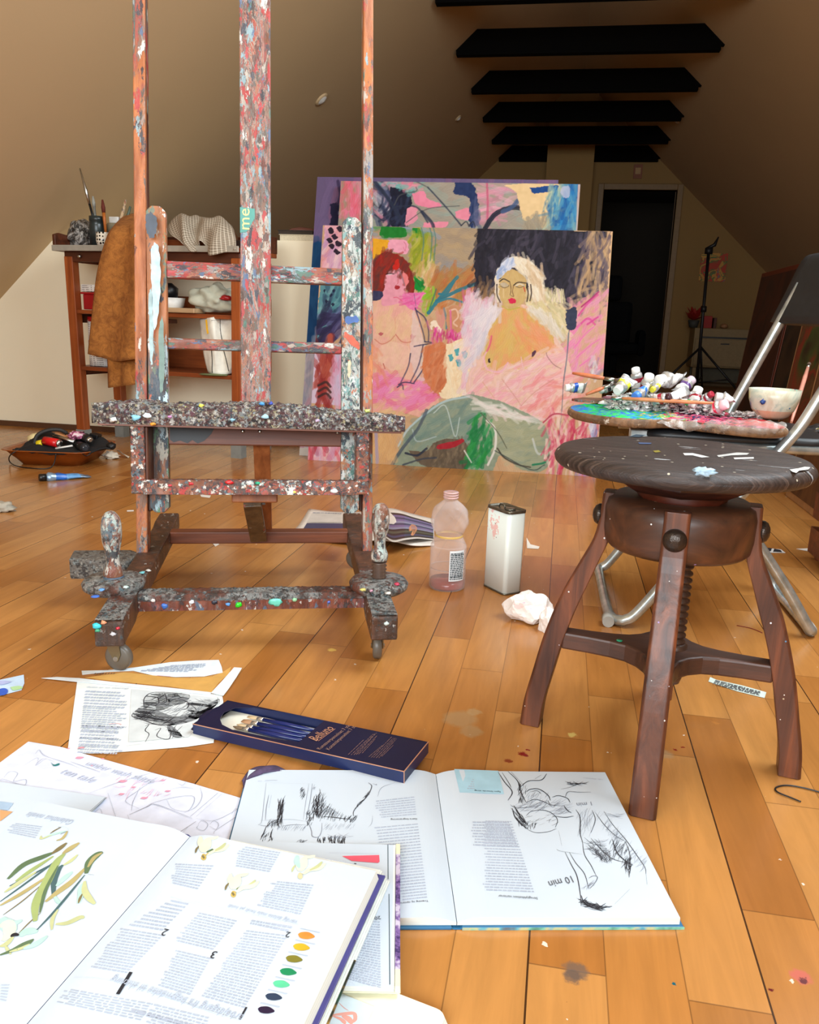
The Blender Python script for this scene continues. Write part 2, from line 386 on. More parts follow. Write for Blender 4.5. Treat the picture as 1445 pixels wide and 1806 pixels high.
def gable(name, y0, y1, hole, mat):
    b = MB(); x0, x1, z0, z1 = hole
    def col_(xa, xb, za_, zb_a, zb_b):
        if zb_a <= za_ and zb_b <= za_: return
        vs = [(x, y, z) for y in (y0, y1) for x, z in ((xa, za_), (xb, za_), (xb, zb_b), (xa, zb_a))]
        b.add(vs, [(0, 1, 2, 3), (4, 5, 6, 7), (0, 1, 5, 4), (1, 2, 6, 5), (2, 3, 7, 6), (3, 0, 4, 7)], 0, False)
    R = lambda x: roofz(x) + .02
    xs = sorted([-XE + .01, x0, x1, XE - .01, 0.0])
    for xa, xb in zip(xs[:-1], xs[1:]):
        if xa >= x0 - 1e-6 and xb <= x1 + 1e-6:
            if z0 > 0.01: col_(xa, xb, 0, z0, z0)
            col_(xa, xb, z1, R(xa), R(xb))
        else: col_(xa, xb, 0, max(0.01, R(xa)), max(0.01, R(xb)))
    return b.obj(name, mat, kind='structure')
D0, D1, DZ = .345, 1.235, 2.36
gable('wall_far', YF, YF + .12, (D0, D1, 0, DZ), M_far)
gable('wall_near', YB - .12, YB, (-1.95, .95, .85, 2.05), M_cream)
b = MB()
for a_ in (-1.95, -.5, .90): b.box(a_, a_ + .05, YB - .09, YB - .03, .85, 2.05)
for z_ in (.85, 2.0): b.box(-1.95, .95, YB - .09, YB - .03, z_, z_ + .05)
b.obj('window_1', M_white, kind='structure')
b = MB()
for x_ in (.82, 1.63): b.bar((x_, .9, roofz(x_) + .06), (x_, 3.1, roofz(x_) + .06), .05, .05)
for y_ in (.92, 2.0, 3.08): b.bar((.80, y_, roofz(.80) + .06), (1.65, y_, roofz(1.65) + .06), .05, .05)
b.obj('added_roof_window', M_white, kind='structure')  # unseen roof window frame, added around the opening for the roof light
# door frame and the dark back room
M_trim = plain('dark_trim', (92, 58, 34), 0.5)
M_door = plain('ochre_door_frame', (140, 108, 64), 0.5)
b = MB(); fw = .07
b.box(D0 - fw, D0, YF - .03, YF + .12, 0, DZ + fw); b.box(D1, D1 + fw, YF - .03, YF + .12, 0, DZ + fw); b.box(D0, D1, YF - .03, YF + .12, DZ, DZ + fw)
b.obj('door_1', M_door, kind='structure', bevel=.006)
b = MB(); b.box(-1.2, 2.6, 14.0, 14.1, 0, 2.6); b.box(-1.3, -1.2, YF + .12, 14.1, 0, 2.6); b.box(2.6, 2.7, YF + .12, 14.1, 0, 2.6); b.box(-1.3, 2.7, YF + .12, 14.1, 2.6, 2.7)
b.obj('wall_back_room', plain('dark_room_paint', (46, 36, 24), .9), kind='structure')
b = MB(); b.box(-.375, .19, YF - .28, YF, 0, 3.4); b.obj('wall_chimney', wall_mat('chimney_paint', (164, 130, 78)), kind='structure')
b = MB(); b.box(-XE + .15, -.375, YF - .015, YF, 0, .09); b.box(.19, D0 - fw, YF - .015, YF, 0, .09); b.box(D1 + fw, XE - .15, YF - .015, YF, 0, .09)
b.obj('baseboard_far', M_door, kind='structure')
# low partition under the left roof slope
PY = 4.26; PZ = 1.062
b = MB(); xl = -XE + .03
def pz_(x): return min(PZ, max(0.02, roofz(x) + .01))
xk = -(RIDGE - PZ) / SL
vs = [(x, y, z) for y in (PY, PY + .5) for x, z in ((xl, 0), (-.05, 0), (-.05, PZ), (xk, PZ), (xl, .03))]
b.add(vs, [(0, 1, 2, 3, 4), (5, 6, 7, 8, 9), (0, 1, 6, 5), (1, 2, 7, 6), (2, 3, 8, 7), (3, 4, 9, 8), (4, 0, 5, 9)], 0, False)
b.obj('wall_left', M_cream, kind='structure')
b = MB(); b.box(-3.9, -.05, PY - .012, PY, 0, .03); b.obj('baseboard_left', M_trim, kind='structure')
# collar beams
for k in range(6):
    y = 5.81 + 1.057 * k - (.03 if k == 5 else 0)
    z0, z1 = 2.715, 2.86
    a0 = (RIDGE - z0) / SL + .004; a1 = (RIDGE - z1) / SL + .004
    b = MB(); vs = [(x, yy, z) for yy in (y, y + .05) for x, z in ((-a0, z0), (a0, z0), (a1, z1), (-a1, z1))]
    b.add(vs, [(0, 1, 2, 3), (4, 5, 6, 7), (0, 1, 5, 4), (1, 2, 6, 5), (2, 3, 7, 6), (3, 0, 4, 7)], 0, False)
    b.box(-a0 + .01, a0 - .03, y - .01, y + .06, z0 - .035, z0)
    b.obj('trim_%d' % (k + 1), M_beam, kind='structure')
# recessed roof spots (unlit)
NL = Vector((SL, 0, -1)).normalized(); NR = Vector((-SL, 0, -1)).normalized()
for (p, N_, lb) in (((567, 175), NL, 'small oval recessed roof spotlight right of the easel mast on the left slope'), ((808, 208), NL, 'small recessed roof spotlight on the left slope below the dark beams'), ((1195, 213), NR, 'tiny recessed roof spotlight on the right slope at the dark beams')):
    P = PL(p[0], p[1], (0, 0, RIDGE), N_)
    Mx = Matrix.Translation(P) @ N_.to_track_quat('Z', 'Y').to_matrix().to_4x4()
    r = .05 if p[0] < 600 else .035
    o = thing('ceiling_spotlight', P, 0, lb, 'spotlight', M=Mx)
    b = MB(Mx); b.lathe([(r, -.002), (r, .006), (r * .8, .012), (r * .7, .012)], n=24, cap=False); b.obj('trim_ring', M_roof, o)
    b = MB(Mx); b.lathe([(r * .7, .012), (r * .4, .02), (.001, .024)], n=24, cap=False); b.obj('lens', M_white, o)
# ------------------------------------------------------------------ stretched canvases painted stroke by stroke
def rnd_noise(h, w, cell, seed=0):
    r = np.random.default_rng(seed); gh, gw = max(2, int(h / cell) + 2), max(2, int(w / cell) + 2)
    g = r.random((gh, gw)); y = np.linspace(0, gh - 1.001, h); x = np.linspace(0, gw - 1.001, w)
    yi = y.astype(int); xi = x.astype(int); fy = (y - yi)[:, None]; fx = (x - xi)[None]
    fy = fy * fy * (3 - 2 * fy); fx = fx * fx * (3 - 2 * fx)
    a = g[yi][:, xi]; b = g[yi][:, xi + 1]; c = g[yi + 1][:, xi]; d = g[yi + 1][:, xi + 1]
    return (a * (1 - fx) + b * fx) * (1 - fy) + (c * (1 - fx) + d * fx) * fy
class Canvas:
    def __init__(s, P0, wd, up, W, Hh, cell=0.0025, ground=(205, 170, 130)):
        s.P0 = Vector(P0); s.w = Vector(wd).normalized(); s.u = Vector(up).normalized(); s.n = s.w.cross(s.u).normalized()  # towards viewer
        s.W = W; s.H = Hh; s.cell = cell; s.nx = int(W / cell) + 1; s.ny = int(Hh / cell) + 1
        s.img = np.zeros((s.ny, s.nx, 3)); s.img[:] = ground; s.N = rnd_noise(s.ny, s.nx, 5, 3); s.N2 = rnd_noise(s.ny, s.nx, 22, 5)
        s.hgt = np.zeros((s.ny, s.nx)); s.view(0, 0, 1); s.r = np.random.default_rng(5)
    def view(s, x0, y0, k): s.vw = (x0, y0, k); return s
    def uv(s, p):
        x = s.vw[0] + p[0] / s.vw[2]; y = s.vw[1] + p[1] / s.vw[2]
        q = PL(x, y, s.P0, s.n) - s.P0; return np.array([q.dot(s.w) / s.cell, q.dot(s.u) / s.cell])
    def px(s): return 1.0 / s.vw[2] * s.scale           # photo px -> cells
    def prep(s):
        s.vw = (0, 0, 1); q = PL(800, 600, s.P0, s.n); a = s.uv((800, 600)); b = s.uv((801, 600)); s.scale = float(np.linalg.norm(b - a)); return s
    def blend(s, sl, mask, c, a=1.0):
        c = np.array(c, float); reg_ = s.img[sl]; k = (mask * a)[..., None]
        nn = (s.N[sl] - .5)[..., None] * 12; s.img[sl] = reg_ * (1 - k) + np.clip(c + nn, 0, 255) * k
        s.hgt[sl] = s.hgt[sl] * (1 - mask * .5) + mask * (0.5 + s.N[sl]) * .6
    def raw_stroke(s, P, w, c, a=1.0, dry=0.35):
        P = np.array(P); R_ = w / 2 + 2
        x0 = max(0, int(P[:, 0].min() - R_)); x1 = min(s.nx, int(P[:, 0].max() + R_) + 2); y0 = max(0, int(P[:, 1].min() - R_)); y1 = min(s.ny, int(P[:, 1].max() + R_) + 2)
        if x1 <= x0 or y1 <= y0: return
        gy, gx = np.mgrid[y0:y1, x0:x1].astype(float); best = np.full(gx.shape, 1e9); side = np.zeros_like(gx); arc = np.zeros_like(gx); acc = 0.0
        for i in range(len(P) - 1):
            d = P[i + 1] - P[i]; L = np.hypot(*d)
            if L < 1e-6: continue
            t = np.clip(((gx - P[i, 0]) * d[0] + (gy - P[i, 1]) * d[1]) / (L * L), 0, 1)
            ex = gx - (P[i, 0] + t * d[0]); ey = gy - (P[i, 1] + t * d[1]); dd = np.hypot(ex, ey); m = dd < best
            best = np.where(m, dd, best); side = np.where(m, (ex * -d[1] + ey * d[0]) / L, side); arc = np.where(m, acc + t * L, arc); acc += L
        seed = s.r.random() * 100
        br = 0.5 + 0.5 * np.sin(side * 2.9 + seed * 7 + np.sin(arc * .05) * 1.3) * np.sin(side * 1.37 + seed)
        end = np.clip(arc / max(acc, 1), 0, 1); edge = w / 2 * (1 - 0.25 * s.N[y0:y1, x0:x1])
        mask = np.clip(edge - best + .5, 0, 1) * (1 - dry * br * (0.35 + 0.65 * end))
        cc = np.array(c, float)[None, None] * (1 + (br - .5)[..., None] * .14)
        reg_ = s.img[y0:y1, x0:x1]; k = (mask * a)[..., None]; s.img[y0:y1, x0:x1] = reg_ * (1 - k) + np.clip(cc, 0, 255) * k
        hh = s.hgt[y0:y1, x0:x1]; s.hgt[y0:y1, x0:x1] = hh * (1 - mask) + mask * (0.5 + .5 * br)
    def stroke(s, pts, w, c, a=1.0, dry=0.35):
        P = [s.uv(p) for p in pts]
        if len(P) > 2: P = spline(P, 6)
        s.raw_stroke(P, w * s.px(), c, a, dry)
    def inside(s, P, gx, gy):
        ins = np.zeros(gx.shape, bool); n = len(P); j = n - 1
        for i in range(n):
            xi, yi = P[i]; xj, yj = P[j]
            cond = ((yi > gy) != (yj > gy)) & (gx < (xj - xi) * (gy - yi) / (yj - yi + 1e-9) + xi); ins ^= cond; j = i
        return ins
    def fill(s, pts, c, a=1.0, curve=True, jit=4):
        P = [s.uv(p) for p in pts]
        if curve: P = spline(P + [P[0]], 5)
        P = np.array(P); x0 = max(0, int(P[:, 0].min()) - 4); x1 = min(s.nx, int(P[:, 0].max()) + 5); y0 = max(0, int(P[:, 1].min()) - 4); y1 = min(s.ny, int(P[:, 1].max()) + 5)
        if x1 <= x0 or y1 <= y0: return
        gy, gx = np.mgrid[y0:y1, x0:x1].astype(float); gx = gx + (s.N[y0:y1, x0:x1] - .5) * jit; gy = gy + (s.N2[y0:y1, x0:x1] - .5) * jit
        m = s.inside(P, gx, gy).astype(float); s.blend((slice(y0, y1), slice(x0, x1)), m, c, a)
    def scrub(s, pts, cols, ang, n, L, w, a=0.8, dry=0.4, spread=0.35):
        """many short strokes inside a region"""
        P = np.array([s.uv(p) for p in pts]); k = s.px(); x0, y0 = P.min(0); x1, y1 = P.max(0); done = 0; tries = 0
        while done < n and tries < n * 12:
            tries += 1; x = s.r.uniform(x0, x1); y = s.r.uniform(y0, y1)
            if not s.inside(P, np.array([x]), np.array([y]))[0]: continue
            done += 1; t = math.radians(ang) + s.r.normal() * spread; l = L * k * s.r.uniform(.5, 1.3); d = np.array([math.cos(t), math.sin(t)]) * l / 2
            mid = np.array([x, y]) + np.array([-d[1], d[0]]) * s.r.uniform(-.25, .25)
            c = cols[s.r.integers(len(cols))]; s.raw_stroke([np.array([x, y]) - d, mid, np.array([x, y]) + d], w * k * s.r.uniform(.8, 1.8), c, a * .62, dry * .7)
    def build(s, label, th=0.022, edgecol=(225, 205, 170)):
        up3 = s.u; M = Matrix((s.w, s.n * -1, s.u)).transposed().to_4x4(); Mw = Matrix.Translation(s.P0) @ M
        root = thing('painting', s.P0, 0, label, 'painting', 'stretched canvases leaning on the low wall' if 'low' in label else None, M=Mw)
        xs = np.linspace(0, s.W, s.nx); ys = np.linspace(0, s.H, s.ny); gx, gy = np.meshgrid(xs, ys)
        depth = -(s.hgt * 0.0012)
        co = np.stack([gx, depth, gy], -1).reshape(-1, 3).astype(np.float32)
        idx = np.arange(s.nx * s.ny).reshape(s.ny, s.nx); q = np.stack([idx[:-1, :-1], idx[:-1, 1:], idx[1:, 1:], idx[1:, :-1]], -1).reshape(-1, 4)
        me = bpy.data.meshes.new('painted_canvas'); me.vertices.add(len(co)); me.vertices.foreach_set('co', co.ravel())
        me.loops.add(q.size); me.loops.foreach_set('vertex_index', q.ravel().astype(np.int32)); me.polygons.add(len(q))
        me.polygons.foreach_set('loop_start', np.arange(0, q.size, 4, dtype=np.int32)); me.polygons.foreach_set('loop_total', np.full(len(q), 4, np.int32)); me.polygons.foreach_set('use_smooth', np.ones(len(q), bool))
        me.update(calc_edges=True)
        at_ = me.color_attributes.new('pigment', 'FLOAT_COLOR', 'POINT'); im = np.clip(s.img, 0, 255) / 255
        l = np.where(im <= .04045, im / 12.92, ((im + .055) / 1.055) ** 2.4) * .72; l = np.concatenate([l, np.ones(l.shape[:2] + (1,))], -1)
        at_.data.foreach_set('color', l.reshape(-1).astype(np.float32))
        if 'oil_paint' not in MATS:
            t = NT('oil_paint'); a_ = t.node('ShaderNodeAttribute', attribute_name='pigment'); wv = t.noise(t.coord(), 420, 2)
            t.set(Base_Color=a_.outputs['Color'], Roughness=.7); t.bsdf.inputs['Specular IOR Level'].default_value = .2; t.bump(wv.outputs[0], .12, .001); MATS['oil_paint'] = t.mat
        me.materials.append(MATS['oil_paint']); o = bpy.data.objects.new('painted_canvas', me); col.objects.link(o); o.parent = root; reg(o, Mw)
        b = MB(Mw); W, Hh = s.W, s.H
        b.add([(0, 0, 0), (W, 0, 0), (W, 0, Hh), (0, 0, Hh), (0, th, 0), (W, th, 0), (W, th, Hh), (0, th, Hh)], [(0, 1, 5, 4), (1, 2, 6, 5), (2, 3, 7, 6), (3, 0, 4, 7)])
        b.obj('canvas_edge', plain('raw_canvas_%d' % edgecol[0], edgecol, .8), root, recalc=True)
        b = MB(Mw); fr = .045
        b.box(0.002, fr, .004, th, 0.002, Hh - .002); b.box(W - fr, W - .002, .004, th, .002, Hh - .002); b.box(fr, W - fr, .004, th, .002, fr); b.box(fr, W - fr, .004, th, Hh - fr, Hh - .002); b.box(W / 2 - .02, W / 2 + .02, .006, th, fr, Hh - fr)
        b.obj('stretcher_frame', wood('stretcher_pine', (150, 112, 66), (190, 150, 98)), root)
        return root

# ---- the big canvas with two seated women
BL = F(543, 811); BR = F(1050, 841); wv_ = (BR - BL).normalized(); hz = Vector((-wv_.y, wv_.x, 0)); TH = math.radians(13)
upv = hz * math.sin(TH) + Vector((0, 0, math.cos(TH)))
big = Canvas(BL, wv_, upv, 1.384, 1.146, 0.0024, (208, 168, 128)).prep()
SK, PK, PL_, NV, CR = (232, 178, 132), (244, 150, 190), (244, 190, 196), (52, 48, 66), (250, 228, 200)
g = big
g.scrub([(540, 395), (1085, 410), (1050, 845), (540, 815)], [(214, 172, 130), (222, 184, 142), (204, 160, 118)], 90, 260, 60, 14, .6)
# left strip behind the easel
g.fill([(574, 395), (604, 395), (604, 500), (566, 500)], (240, 176, 186), curve=False)
g.scrub([(575, 400), (604, 400), (604, 490), (566, 490)], [(230, 150, 150), (250, 214, 214), (200, 150, 190)], 80, 25, 40, 7)
for p in ((583, 408), (590, 418), (581, 425), (596, 430), (585, 436), (600, 405), (594, 445)): g.fill([(p[0] - 6, p[1] - 2), (p[0], p[1] - 6), (p[0] + 6, p[1]), (p[0], p[1] + 5)], (36, 22, 40), .95)
g.fill([(566, 500), (604, 500), (604, 555), (560, 600), (558, 560)], (96, 150, 158), curve=False)
g.scrub([(566, 500), (604, 500), (604, 560), (562, 560)], [(70, 130, 140), (150, 190, 190), (40, 60, 90)], 60, 24, 30, 6)
for p in ((572, 512), (584, 520), (576, 530), (590, 512), (588, 536)): g.fill([(p[0] - 3, p[1]), (p[0], p[1] - 3), (p[0] + 3, p[1]), (p[0], p[1] + 4)], (24, 30, 60), .9)
g.scrub([(562, 555), (604, 545), (604, 610), (556, 610)], [(40, 34, 70), (30, 30, 60), (60, 50, 96), (110, 110, 160)], 50, 34, 44, 9, .95)
g.fill([(548, 620), (604, 625), (604, 715), (540, 710)], (222, 200, 220), curve=False)
g.scrub([(560, 620), (584, 620), (580, 712), (560, 712)], [(170, 60, 50), (150, 44, 44), (190, 90, 70)], 88, 26, 60, 9, .95)
g.scrub([(585, 620), (604, 620), (604, 715), (585, 715)], [(220, 200, 226), (240, 150, 180), (160, 170, 200)], 88, 16, 60, 8)
for y in (680, 690, 700): g.stroke([(562, y), (575, y - 6), (583, y + 2)], 5, (70, 40, 40))
g.fill([(538, 760), (604, 765), (604, 815), (538, 810)], (240, 190, 190), curve=False)
g.scrub([(538, 765), (604, 768), (604, 812), (538, 808)], [(230, 80, 100), (240, 170, 190), (220, 200, 230), (180, 60, 80)], 88, 30, 34, 7)
g.view(640, 380, 4.755)
# background left: greens, yellow, pinks, brown-grey
g.fill([(-40, 90), (1046, 110), (1046, 520), (640, 520), (-40, 520)], (176, 152, 122), curve=False)
g.scrub([(540, 110), (930, 120), (900, 400), (560, 480)], [(168, 146, 120), (184, 160, 130), (156, 136, 116), (190, 160, 120)], 0, 90, 150, 40, .55)
g.scrub([(620, 360), (860, 380), (820, 500), (630, 480)], [(150, 146, 146), (166, 152, 138)], 10, 26, 110, 34, .6)
g.scrub([(-60, 95), (600, 100), (640, 190), (-60, 200)], [(140, 160, 190), (90, 150, 90), (160, 166, 140)], 5, 40, 80, 24, .8)
g.fill([(150, 96), (345, 104), (360, 180), (220, 190), (150, 178)], (26, 126, 40)); g.fill([(420, 105), (480, 108), (490, 190), (425, 185)], (22, 132, 44))
g.scrub([(370, 190), (540, 170), (600, 420), (460, 520), (400, 430)], [(152, 160, 30), (176, 176, 40), (196, 190, 90), (134, 150, 30)], 75, 60, 130, 22, .85)
g.scrub([(-40, 200), (380, 200), (380, 300), (-40, 350)], [(240, 170, 190), (246, 186, 200)], 0, 10, 90, 30, .5)
g.fill([(-40, 205), (215, 205), (210, 270), (110, 360), (-40, 370)], (240, 172, 34)); g.fill([(220, 205), (370, 215), (372, 320), (330, 325), (215, 280)], (246, 168, 188)); g.stroke([(345, 225), (362, 250), (355, 300), (340, 270)], 7, (222, 120, 150))
g.scrub([(470, 380), (600, 380), (600, 600), (500, 640), (420, 460)], [(226, 176, 122), (208, 156, 100), (240, 206, 160), (170, 160, 60)], 85, 46, 130, 18, .85)
g.scrub([(620, 460), (900, 420), (960, 560), (900, 700), (600, 760), (560, 640)], [(184, 104, 56), (196, 128, 72), (176, 120, 60), (200, 110, 50), (172, 136, 74)], 60, 90, 120, 30, .8)
for x in (490, 560, 590): g.stroke([(x, 100), (x + 20, 200), (x + 5, 380)], 12, (80, 130, 120), .7)
g.fill([(430, 515), (505, 560), (510, 625), (435, 625)], (12, 140, 50)); g.scrub([(430, 515), (505, 540), (510, 625), (435, 625)], [(10, 150, 54), (20, 110, 40)], 95, 14, 60, 14)
g.scrub([(500, 640), (600, 640), (590, 800), (520, 820)], [(130, 190, 30), (150, 200, 60), (180, 150, 60)], 80, 22, 80, 20, .85)
# red-haired figure
g.fill([(150, 700), (340, 690), (460, 800), (500, 1000), (480, 1150), (500, 1330), (560, 1420), (640, 1530), (560, 1700), (300, 1640), (-60, 1600), (-60, 760), (60, 730)], (240, 180, 160))
g.scrub([(80, 760), (440, 780), (490, 1000), (480, 1330), (80, 1330)], [(244, 186, 160), (240, 170, 160), (248, 200, 170), (236, 196, 150)], 80, 120, 120, 30, .6)
g.fill([(180, 430), (350, 430), (370, 600), (330, 690), (330, 740), (160, 760), (170, 640)], (240, 160, 176))
g.fill([(88, 390), (180, 312), (290, 330), (370, 400), (420, 520), (430, 640), (380, 650), (350, 520), (300, 440), (230, 470), (190, 520), (170, 640), (80, 650), (60, 500)], (140, 40, 28))
g.scrub([(88, 390), (180, 312), (290, 330), (370, 400), (420, 520), (430, 640), (380, 650), (340, 500), (280, 430), (190, 500), (150, 640), (80, 640)], [(120, 40, 34), (160, 30, 20), (90, 50, 46), (186, 40, 26), (130, 54, 40)], 70, 70, 110, 20, .8)
g.fill([(240, 460), (290, 370), (310, 430), (290, 460)], (206, 34, 20)); g.fill([(335, 470), (380, 520), (370, 590), (345, 580)], (240, 130, 130))
g.fill([(60, 640), (165, 640), (150, 705), (60, 715)], (58, 56, 90))
g.stroke([(195, 495), (225, 488), (262, 492)], 9, (40, 30, 30)); g.stroke([(215, 500), (240, 497)], 8, (230, 226, 220)); g.stroke([(292, 480), (296, 560), (285, 580)], 5, (190, 80, 80)); g.fill([(262, 597), (285, 583), (308, 600), (285, 617)], (176, 40, 50))
g.stroke([(305, 460), (330, 520), (350, 590)], 14, (150, 110, 120), .8)
g.fill([(335, 655), (520, 650), (500, 690), (440, 800), (340, 740)], (244, 130, 180)); g.scrub([(335, 655), (520, 650), (440, 790), (350, 740)], [(246, 100, 170), (240, 150, 190), (226, 90, 150)], 10, 26, 90, 16, .8)
g.stroke([(260, 690), (290, 690), (330, 720)], 8, (226, 90, 120))
# breasts, belly in soft tints
for c_, cx_, cy_, rx, ry in (((238, 200, 150), 190, 930, 80, 100), ((240, 200, 152), 340, 930, 80, 110), ((248, 214, 186), 260, 1180, 150, 120)):
    g.fill([(cx_ + rx * math.cos(t), cy_ + ry * math.sin(t)) for t in np.linspace(0, 5.6, 8)], c_, .4)
g.stroke([(100, 1040), (160, 1080), (230, 1050), (265, 1010)], 9, (214, 120, 96), .8); g.stroke([(275, 1000), (330, 1060), (400, 1060), (440, 1010)], 9, (210, 110, 90), .8); g.stroke([(270, 860), (275, 960)], 6, (226, 150, 120), .7)
g.fill([(130, 990), (150, 978), (170, 995), (152, 1010)], (190, 80, 90), .8); g.fill([(395, 1000), (420, 985), (430, 1020), (405, 1035)], (214, 110, 110), .8); g.stroke([(172, 1245), (186, 1285)], 9, (190, 80, 70))
g.scrub([(80, 1330), (330, 1370), (640, 1440), (640, 1530), (380, 1640), (160, 1600), (60, 1560)], [(240, 120, 170), (244, 140, 190), (248, 150, 200), (236, 110, 140)], 20, 70, 120, 36, .85)
g.scrub([(100, 1560), (330, 1640), (340, 1750), (80, 1650)], [(240, 200, 150), (246, 176, 160), (230, 190, 130)], 30, 26, 110, 24, .8)
g.scrub([(-20, 1110), (110, 1100), (200, 1300), (240, 1420), (110, 1440), (-20, 1330)], [(240, 150, 110), (244, 170, 140), (236, 130, 120)], -60, 40, 100, 20, .6)
g.fill([(420, 780), (520, 1080), (560, 1350), (460, 1380), (400, 1180)], (232, 210, 205), .6)
for P_ in ([(440, 780), (480, 900), (510, 1000), (520, 1060)], [(450, 800), (520, 860), (550, 960), (550, 1060)], [(520, 1060), (580, 1070), (480, 1090), (430, 1100)], [(505, 1090), (470, 1250), (400, 1400)], [(400, 1160), (380, 1270), (320, 1400)], [(520, 1170), (545, 1210), (500, 1300), (430, 1400)], [(300, 1420), (350, 1400), (430, 1410)], [(290, 1440), (330, 1420), (340, 1460)]): g.stroke(P_, 13, (58, 54, 86), .9, .5)
g.stroke([(430, 660), (445, 760)], 4, (70, 90, 110))
# teal plant, pink middle ground, white vase
g.stroke([(550, 820), (640, 700), (720, 600), (790, 520)], 34, (52, 124, 140)); g.stroke([(620, 720), (760, 650), (880, 600), (990, 560)], 34, (50, 118, 136)); g.stroke([(600, 740), (720, 700), (840, 730)], 22, (60, 130, 146)); g.stroke([(560, 780), (590, 700), (615, 620)], 12, (70, 120, 100)); g.stroke([(640, 660), (700, 660), (760, 560)], 26, (52, 124, 140)); g.stroke([(680, 780), (700, 880), (700, 950)], 18, (70, 130, 140), .9)
g.scrub([(540, 830), (860, 740), (980, 760), (960, 1060), (560, 1060)], [(226, 140, 140), (210, 140, 100), (232, 120, 170), (220, 160, 130)], 80, 60, 110, 22, .75)
g.fill([(700, 780), (780, 750), (850, 800), (850, 960), (720, 960)], (208, 146, 106)); g.stroke([(730, 800), (780, 790), (800, 850), (760, 900), (790, 930)], 16, (240, 196, 170)); g.stroke([(735, 800), (740, 980)], 16, (232, 110, 160))
g.scrub([(840, 650), (960, 640), (960, 1080), (850, 1060)], [(226, 100, 150), (240, 150, 190), (214, 90, 140), (244, 190, 200)], 88, 50, 150, 20, .85)
g.fill([(555, 930), (600, 880), (660, 950), (640, 990), (600, 930), (575, 960)], (250, 226, 200)); g.scrub([(570, 960), (800, 960), (800, 1060), (570, 1060)], [(226, 60, 150), (236, 90, 170), (200, 50, 110)], 88, 36, 60, 14, .9)
for x in (595, 630, 680, 735, 780): g.stroke([(x, 985), (x - 6, 1045)], 6, (180, 40, 90))
g.fill([(520, 1100), (700, 1090), (700, 1470), (600, 1480), (500, 1330)], (216, 134, 92)); g.scrub([(520, 1100), (700, 1090), (690, 1470), (500, 1330)], [(204, 120, 80), (226, 150, 106), (190, 100, 60), (220, 120, 70)], 70, 60, 130, 20, .75)
g.fill([(700, 1080), (890, 1060), (900, 1500), (700, 1540), (640, 1500), (695, 1400)], (250, 224, 184)); g.scrub([(700, 1080), (890, 1060), (890, 1520), (700, 1540)], [(252, 230, 194), (244, 206, 160), (255, 236, 206)], 88, 60, 120, 16, .7)
for p in ((735, 1195), (790, 1145), (855, 1170), (800, 1235)): g.fill([(p[0] - 20, p[1] - 25), (p[0] + 15, p[1] - 30), (p[0] + 20, p[1] + 20), (p[0] - 10, p[1] + 30)], (90, 170, 174))
# right half
g.view(820, 380, 3.843)
g.fill([(90, 90), (960, 110), (960, 420), (820, 560), (640, 600), (520, 560), (420, 500), (210, 470), (90, 560), (60, 350)], (36, 32, 42), curve=False)
g.scrub([(80, 90), (960, 110), (930, 420), (700, 600), (560, 560), (430, 480), (200, 480), (90, 580), (60, 300)], [(32, 28, 38), (48, 43, 58), (26, 22, 34), (80, 72, 88), (42, 38, 50)], 75, 300, 120, 20, .85)
g.scrub([(800, 160), (990, 130), (960, 640), (760, 620), (790, 300)], [(206, 164, 116), (190, 150, 110), (96, 84, 100), (214, 176, 130), (70, 60, 84)], 84, 110, 190, 16, .8)
g.scrub([(80, 470), (230, 470), (230, 620), (80, 600)], [(140, 104, 70), (90, 76, 70), (170, 130, 90)], 80, 30, 100, 16, .8)
g.fill([(990, 110), (1020, 110), (945, 1080), (920, 1080), (960, 620)], (222, 178, 132), curve=False)
g.scrub([(700, 640), (960, 520), (930, 1060), (660, 1100)], [(240, 160, 180), (214, 170, 130), (244, 130, 180), (226, 180, 150), (236, 150, 190)], 60, 170, 130, 20, .75)
for P_ in ([(770, 680), (830, 600), (900, 540)], [(760, 760), (830, 700), (880, 740)], [(740, 900), (820, 800), (870, 760)], [(760, 960), (850, 880), (910, 840)], [(780, 1020), (860, 960)], [(720, 820), (780, 740)], [(830, 740), (900, 690)]): g.stroke(P_, 15, (222, 70, 150) if P_[0][1] < 800 else (240, 130, 180), .85)
g.stroke([(790, 620), (860, 560), (905, 520)], 12, (180, 50, 110))
g.scrub([(850, 980), (930, 1000), (920, 1100), (840, 1080)], [(150, 130, 150), (230, 220, 225), (190, 160, 170)], 70, 20, 60, 14, .8)
g.scrub([(450, 540), (660, 530), (700, 820), (560, 760), (430, 640)], [(236, 216, 166), (226, 206, 150), (244, 226, 186), (200, 186, 140)], -55, 130, 100, 16, .85)
for i in range(46): x = 450 + g.r.random() * 230; g.stroke([(x, 560 + (x - 450) * .15), (x + g.r.normal() * 12, 490 + g.r.random() * 40)], 9, [(240, 222, 180), (210, 196, 150), (226, 200, 190)][i % 3], .9)
for i in range(30): x = 60 + g.r.random() * 150; g.stroke([(x, 640), (x + 6, 560 + g.r.random() * 40)], 9, [(240, 190, 200), (236, 214, 206), (190, 150, 120)][i % 3], .9)
g.scrub([(0, 560), (200, 620), (180, 760), (60, 1200), (0, 1200)], [(236, 206, 214), (240, 176, 196), (226, 214, 222), (244, 220, 220)], 80, 130, 150, 24, .8)
